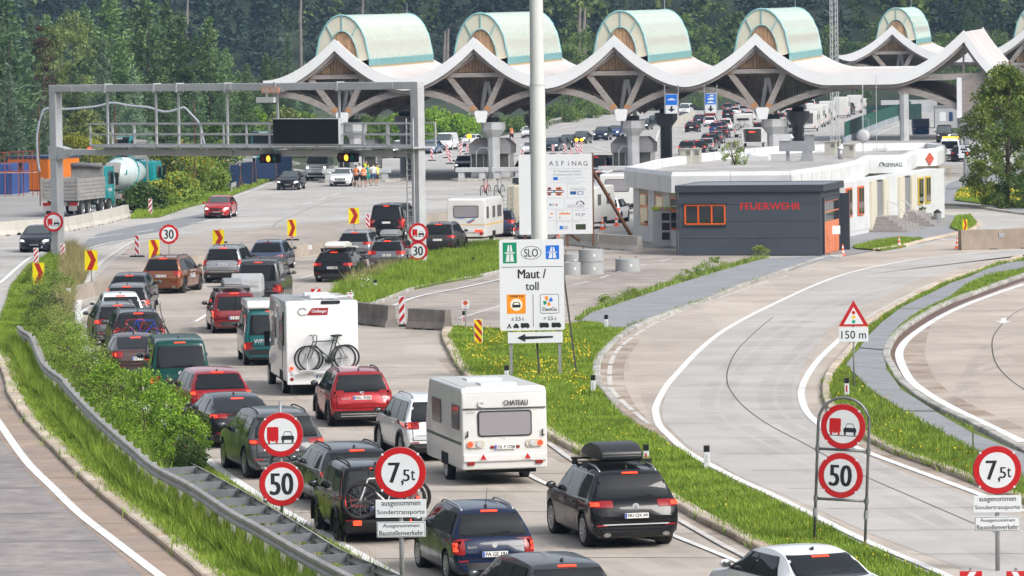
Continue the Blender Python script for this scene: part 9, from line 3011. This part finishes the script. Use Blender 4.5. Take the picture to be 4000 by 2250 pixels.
for x in(-1.6,.6):
 MB().tube([(x,0,1.9),(x+1.1,0,3.4)],.03,6).build('diagonal',mr_,t)
MB().box(-1.6,0,1.82,1.75,1.2,1.88).build('deck_plank',mat('scaffold plank',(.45,.25,.2),.8),t)
t=thing('site_signal','black site traffic light on the red scaffold','traffic signal',G(82,760)+Vector((0,-.4,0)),0)
MB().tube([(0,0,0),(0,0,1.9)],.03,6).build('post',M_blk,t)
MB().box(-.15,-.1,1.8,.18,.15,2.6).build('casing',M_blk,t,bevel=.03)
for k in range(3):
 MB().lathe([(.1,-.2),(.1,-.1)],10,(.0,0,1.95+k*.26),'Y').build('visor',M_blk,t)
t=thing('site_signal','small red signal light beside the gantry beam','traffic signal',G(352,720),0)
z=P(352,582,t.location.y).z
MB().tube([(0,0,0),(0,0,z)],.04,6).build('post',M_blk,t);MB().ell((0,0,z),(.2,.12,.16),10,6).build('lamp',M_redlit,t)
pts=[P(155,672,330),P(147,620,330),P(145,520,330),P(165,440,330),P(185,424,330),P(235,427,330),P(300,424,330),P(380,415,330),P(440,402,330),P(500,412,330),P(580,420,330),P(620,432,330),P(655,437,330),P(700,425,330),P(720,421,330),P(745,445,330),P(780,485,330),P(790,530,330),P(803,580,330)]
o0=G(155,780)
t=thing('hose_line','grey hose line sagging between poles above the building site','hose',(pts[0].x,330,0),0)
MB().tube([p-Vector((pts[0].x,330,0))for p in spline(pts,4)],.09,8).build('hose',mat('hose grey',(.30,.32,.36),.45),t,smooth=True)
mb=MB()
for px,pt_ in((150,412),(447,398),(758,400)):
 p=P(px,pt_,330.3);mb2=MB();mb2.tube([(p.x-pts[0].x,.3,0),(p.x-pts[0].x,.3,p.z)],.045,6);mb2.build('pole',M_rust,t)
for i,(px,py,w_,lab)in enumerate(((912,752,1.0,'leftmost leaning blue mesh screen'),(935,748,.7,'blue mesh screen hanging loose beside the leftmost'),(960,742,1.1,'blue mesh screen in the middle of the row'),(985,738,1.0,'blue mesh screen left of the traffic signal'),(1040,722,2.0,'long blue mesh screen behind the left traffic signal'),(1100,708,2.0,'blue mesh screen beside the white camper'))):
 g=G(px,py)
 t=thing('mesh_screen',lab,'fence screen',g,radians(-30),'blue mesh screens along the guard rail');t.rotation_euler=(0,radians((6,-10,4,-5,0,2)[i]),radians(-30))
 MB().box(-w_/2,-.03,.5,w_/2,.03,2.15).build('mesh',mat('blue mesh',(.035,.075,.17),.7,var=.1,scale=6),t)
 for s in(-1,1):
  MB().bar((s*w_/2,0,.4),(s*w_/2,0,2.2),.06).build('post',M_rust if s>0 else M_steel,t)
fp=resample(gpath([(3300,560),(3420,505),(3560,452)],6),2.6)
t=thing('green_fence','dark green panel fence on a concrete barrier behind the satellite dish','fence',fp[0],0)
mgf=mat('green fence panel',(.006,.085,.055),.55,var=.15,scale=2)
for a,b in zip(fp,fp[1:]):
 a,b=a-fp[0],b-fp[0]
 MB().bar(a+Vector((0,0,1.55)),b+Vector((0,0,1.55))-(b-a)*.015,.06,1.6).build('panel',mgf,t)
 MB().bar(a+Vector((0,0,.38)),b+Vector((0,0,.38))-(b-a)*.01,.35,.76).build('barrier_segment',mat('grey blue barrier',(.30,.33,.37),.8,var=.15,scale=1,rnd=.2),t)
 MB().bar(a+Vector((0,0,.7)),a+Vector((0,0,2.4)),.08).build('post',mgf,t)
a,b=G(3385,478),G(3600,468)
t=thing('green_fence','dark green screen fence running across behind the red van','fence',a,0)
for k in range(8):
 p,q=(b-a)*k/8,(b-a)*(k+1)/8
 MB().bar(p+Vector((0,0,1.25)),q+Vector((0,0,1.25))-(q-p)*.02,.05,2.3).build('panel',mat('dark green screen',(.006,.035,.03),.7,var=.1,scale=3),t)
g=G(3600,530)
t=thing('skip_container','blue skip with a ribbed grey lid beside the olive off road car','skip',g,radians(3))
MB().prism([(-.9,.12),(.9,.12),(.98,1.15),(-.98,1.15)],0,1.6,'Y').build('body',mat('skip blue',(.01,.04,.14),.5,var=.12,scale=1.5),t)
MB().prism([(.0,1.15),(1.6,1.15),(1.5,2.05),(.25,2.05)],-1.0,1.0,'X').build('lid',mat('skip lid',(.16,.18,.24),.55),t)
for k in range(14):
 mb=MB();x=-.95+k*.146;mb.bar((x,-.005-.02,1.2),(x,.23,2.05),.04,.04);mb.build('lid_rib',MATS['skip lid'],t)
for s in(-1,1):
 for k in range(3):
  MB().box(s*.82-.09,-.015,.7+k*.14,s*.82+.09,-.004,.77+k*.14).build('warning_stripe',M_sred if k%2==0 else M_swhite,t)
g=G(3700,500)
t=thing('site_cabin','long grey site cabin with a white shutter behind the olive off road car','cabin',g,radians(-4))
MB().box(-1.6,0,0,3.2,6,2.75).build('wall',mat('cabin grey',(.40,.41,.42),.7,var=.05,scale=1),t)
MB().box(-1.7,-.1,2.75,3.3,6.1,2.9).build('roof',M_sback,t)
MB().box(-1.0,-.04,.9,-.2,0,2.1).build('shutter',M_swhite,t);MB().box(.25,-.04,.9,.75,0,2.1).build('window',mat('skip blue',(.01,.04,.14),.5),t)
g=G(3560,440)
t=thing('retaining_wall','pale concrete end wall around the distant columns','wall',g,radians(-6))
for k in range(3):
 MB().box(-5+k*3.1,0,0,-1.95+k*3.1,.4,2.1).build('wall_segment',M_conp,t)
g=Vector((P(3258,200,470).x,470,0))
t=thing('lattice_mast','grey lattice mast rising behind the fourth vault','mast',g,.3)
for sx in(-1,1):
 for sy in(-1,1):
  MB().tube([(sx*.33,sy*.33,0),(sx*.28,sy*.28,26)],.045,5).build('leg',M_steel,t)
for k in range(36):
 z=4+k*.62
 for sx,sy in((1,0),(-1,0),(0,1),(0,-1)):
  mb=MB()
  if sx:mb.bar((sx*.31,-.31,z),(sx*.31,.31,z+.62),.03)
  else:mb.bar((-.31,sy*.31,z),(.31,sy*.31,z+.62),.03)
  mb.build('lattice_brace',M_steel,t)
for i,px in enumerate((2253,2273)):
 g=G(px,601);p=P(px,546,g.y)
 t=thing('warning_lamp',('left amber flash lamp on the beacon pair right of the mast','right amber flash lamp on the beacon pair right of the mast')[i],'warning lamp',(g.x,g.y+.05,p.z-.25))
 MB().bar((0,0,-.2),(0,0,.15),.06).build('stem',M_blk,t)
 MB().ell((0,0,.25),(.2,.1,.18),12,6).build('lens',MATS['amber glow'],t,smooth=True)
 # PEOPLE
M_skin=mat('skin',(.48,.28,.19),.6)
M_hair=mat('dark hair',(.03,.02,.014),.7)
def person_mesh(key,pose):
 arms,stance=pose
 pts={'pel':(0,0,.93),'wai':(0,0,1.08),'che':(0,.0,1.32),'nk':(0,-.01,1.50),'hd0':(0,-.02,1.57),'hd':(0,-.02,1.66),'top':(0,-.01,1.75)}
 rad={'pel':.15,'wai':.135,'che':.155,'nk':.06,'hd0':.075,'hd':.10,'top':.06}
 edges=[('pel','wai'),('wai','che'),('che','nk'),('nk','hd0'),('hd0','hd'),('hd','top')]
 for s,n in((-1,'l'),(1,'r')):
  st=stance*s
  pts.update({n+'hip':(s*.10,0,.88),n+'kn':(s*.11+st*.3,-.02,.50),n+'an':(s*.11+st*.6,.02,.10),n+'to':(s*.13+st*.6,-.15,.04)})
  rad.update({n+'hip':.095,n+'kn':.062,n+'an':.045,n+'to':.04})
  edges.extend([('pel',n+'hip'),(n+'hip',n+'kn'),(n+'kn',n+'an'),(n+'an',n+'to')])
  a=arms[0 if s<0 else 1]
  el,ha={'down':((s*.25,.02,1.12),(s*.26,-.06,.86)),'bent':((s*.27,.03,1.12),(s*.10,-.22,1.16)),'hip':((s*.34,.05,1.14),(s*.17,-.05,1.02))}[a]
  pts.update({n+'sh':(s*.185,0,1.40),n+'el':el,n+'ha':ha})
  rad.update({n+'sh':.065,n+'el':.045,n+'ha':.04})
  edges.extend([('che',n+'sh'),(n+'sh',n+'el'),(n+'el',n+'ha')])
 names=list(pts)
 me=bpy.data.meshes.new('body')
 me.from_pydata([pts[k]for k in names],[(names.index(a),names.index(b))for a,b in edges],[])
 ob=bpy.data.objects.new('body',me);C.objects.link(ob)
 sk=ob.modifiers.new('skin','SKIN')
 for i,k in enumerate(names):
  me.skin_vertices[0].data[i].radius=(rad[k],rad[k]*(.8 if k in('che','wai','pel')else 1))
 me.skin_vertices[0].data[0].use_root=True
 ss=ob.modifiers.new('sub','SUBSURF');ss.levels=ss.render_levels=1
 dg=bpy.context.evaluated_depsgraph_get()
 out=bpy.data.meshes.new_from_object(ob.evaluated_get(dg))
 bpy.data.objects.remove(ob)
 out.materials.clear();out.materials.append(M_skin)
 out.polygons.foreach_set('use_smooth',[True]*len(out.polygons))
 return out,pts
PM={}
def person(label,px,py,rz,top,bottom,pose=(('down','down'),.1),vest=None,dress=False,hair=None,scale=1.0,cap=None):
 if pose not in PM:
  PM[pose]=person_mesh(pose,pose)
 me,pts=PM[pose]
 t=thing('person',label,'person',G(px,py),rz,'people standing on the toll plaza')
 t.scale=(scale,)*3
 o=bpy.data.objects.new('body',me);C.objects.link(o);o.parent=t
 def shell(name,prof,m,sx=1.0,sy=.72):
  b=MB();vs_n=len(b.v)
  b.lathe(prof,14)
  b.v=[(x*sx,y*sy-.005,z)for x,y,z in b.v]
  return b.build(name,m,t,smooth=True)
 if dress:
  shell('dress',[(.25,.55),(.2,.9),(.165,1.08),(.19,1.3),(.16,1.44),(.08,1.49)],top)
 else:
  shell('shirt',[(.185,.92),(.18,1.08),(.215,1.28),(.215,1.38),(.15,1.46),(.07,1.50)],top,1.03)
  b=MB()
  for n,s in(('l',-1),('r',1)):
   S0,E0=Vector(pts[n+'sh']),Vector(pts[n+'el'])
   b.tube([S0+Vector((-s*.05,0,.02)),S0.lerp(E0,.75)],[.09,.075],8)
  b.build('sleeve',top,t,smooth=True)
  b=MB()
  for n in 'lr':
   H0,K0=Vector(pts[n+'hip']),Vector(pts[n+'kn'])
   b.tube([H0+Vector((0,0,.08)),H0,H0.lerp(K0,.85)],[.12,.125,.10],10)
  b.build('shorts',bottom,t,smooth=True)
 if vest:
  o2=shell('vest',[(.20,.90),(.195,1.08),(.232,1.28),(.23,1.38),(.16,1.47)],vest,1.05,.78)
  b=MB()
  for z in(1.02,1.16):
   b.lathe([(.213,z),(.216,z+.05)],14,cap=False)
  b.v=[(x*1.06,y*.80-.005,z)for x,y,z in b.v]
  b.build('reflective_band',M_swhite,o2)
 MB().ell((0,.005,1.70),(.108,.118,.085),10,6).build('hair',hair or M_hair,t,smooth=True)
 b=MB()
 for s in(-1,1):b.ell((s*.035,-.115,1.665),(.013,.01,.009),6,4)
 b.build('eyes',M_blk,t)
 b=MB()
 for n in 'lr':
  A_,T_=pts[n+'an'],pts[n+'to']
  b.ell(((A_[0]+T_[0])/2,(A_[1]+T_[1])/2,.05),(.055,.13,.05),8,5)
 b.build('shoes',M_blk if RNG.random()<.6 else M_swhite,t,smooth=True)
 return t
HV_O=mat('orange vest',(.85,.20,.02),.6);HV_Y=mat('yellow vest',(.62,.75,.02),.6)
WHT,BLKC,BLUC,TURQ=mat('white cotton',(.72,.72,.72),.8),mat('black cotton',(.015,.015,.018),.8),mat('blue denim',(.03,.07,.16),.8),mat('turquoise cloth',(.02,.35,.28),.8)
person('person in an orange vest and black shorts nearest the white saloon',1392,730,radians(150),BLKC,BLKC,(('bent','down'),.1),HV_O)
person('person in a white shirt between the two orange vests',1405,722,radians(20),WHT,BLKC,(('bent','bent'),.05))
person('second person in an orange vest, with bare legs, in the middle of the group',1420,731,radians(190),WHT,BLKC,(('down','bent'),.1),HV_O)
person('person in a yellow vest standing behind the group',1431,712,radians(0),BLKC,BLKC,(('down','down'),.1),HV_Y,scale=1.06)
person('person in a turquoise dress in the group',1437,724,radians(-30),TURQ,TURQ,(('down','bent'),.05),dress=True)
person('person in a white shirt and blue shorts at the right of the group',1459,726,radians(170),WHT,BLUC,(('down','hip'),.14),scale=1.05)
person('person in dark clothes at the right end of the group',1472,724,radians(60),BLKC,BLKC,(('down','down'),.05),HV_Y)
person('person in an orange vest walking behind the second toll booth',1999,556,radians(160),BLKC,BLKC,(('bent','down'),.2),HV_O,scale=1.1)
# AIR
hb=MB();hb.box(-1500,-1400,-3.5,1500,1750,620)
me=hb.mesh('haze',[])
hm=bpy.data.materials.new('haze')
hm.use_nodes=True
nt=hm.node_tree
for n in list(nt.nodes):
 if n.type=='BSDF_PRINCIPLED':
  nt.nodes.remove(n)
pv_=nt.nodes.new('ShaderNodeVolumePrincipled')
pv_.inputs['Color'].default_value=(.42,.64,1.0,1)
pv_.inputs['Density'].default_value=0.00012
pv_.inputs['Anisotropy'].default_value=0.0
nt.links.new(pv_.outputs[0],[n for n in nt.nodes if n.type=='OUTPUT_MATERIAL'][0].inputs['Volume'])
me.materials.append(hm)
hz_o=bpy.data.objects.new('haze',me);C.objects.link(hz_o)
stuff(hz_o)
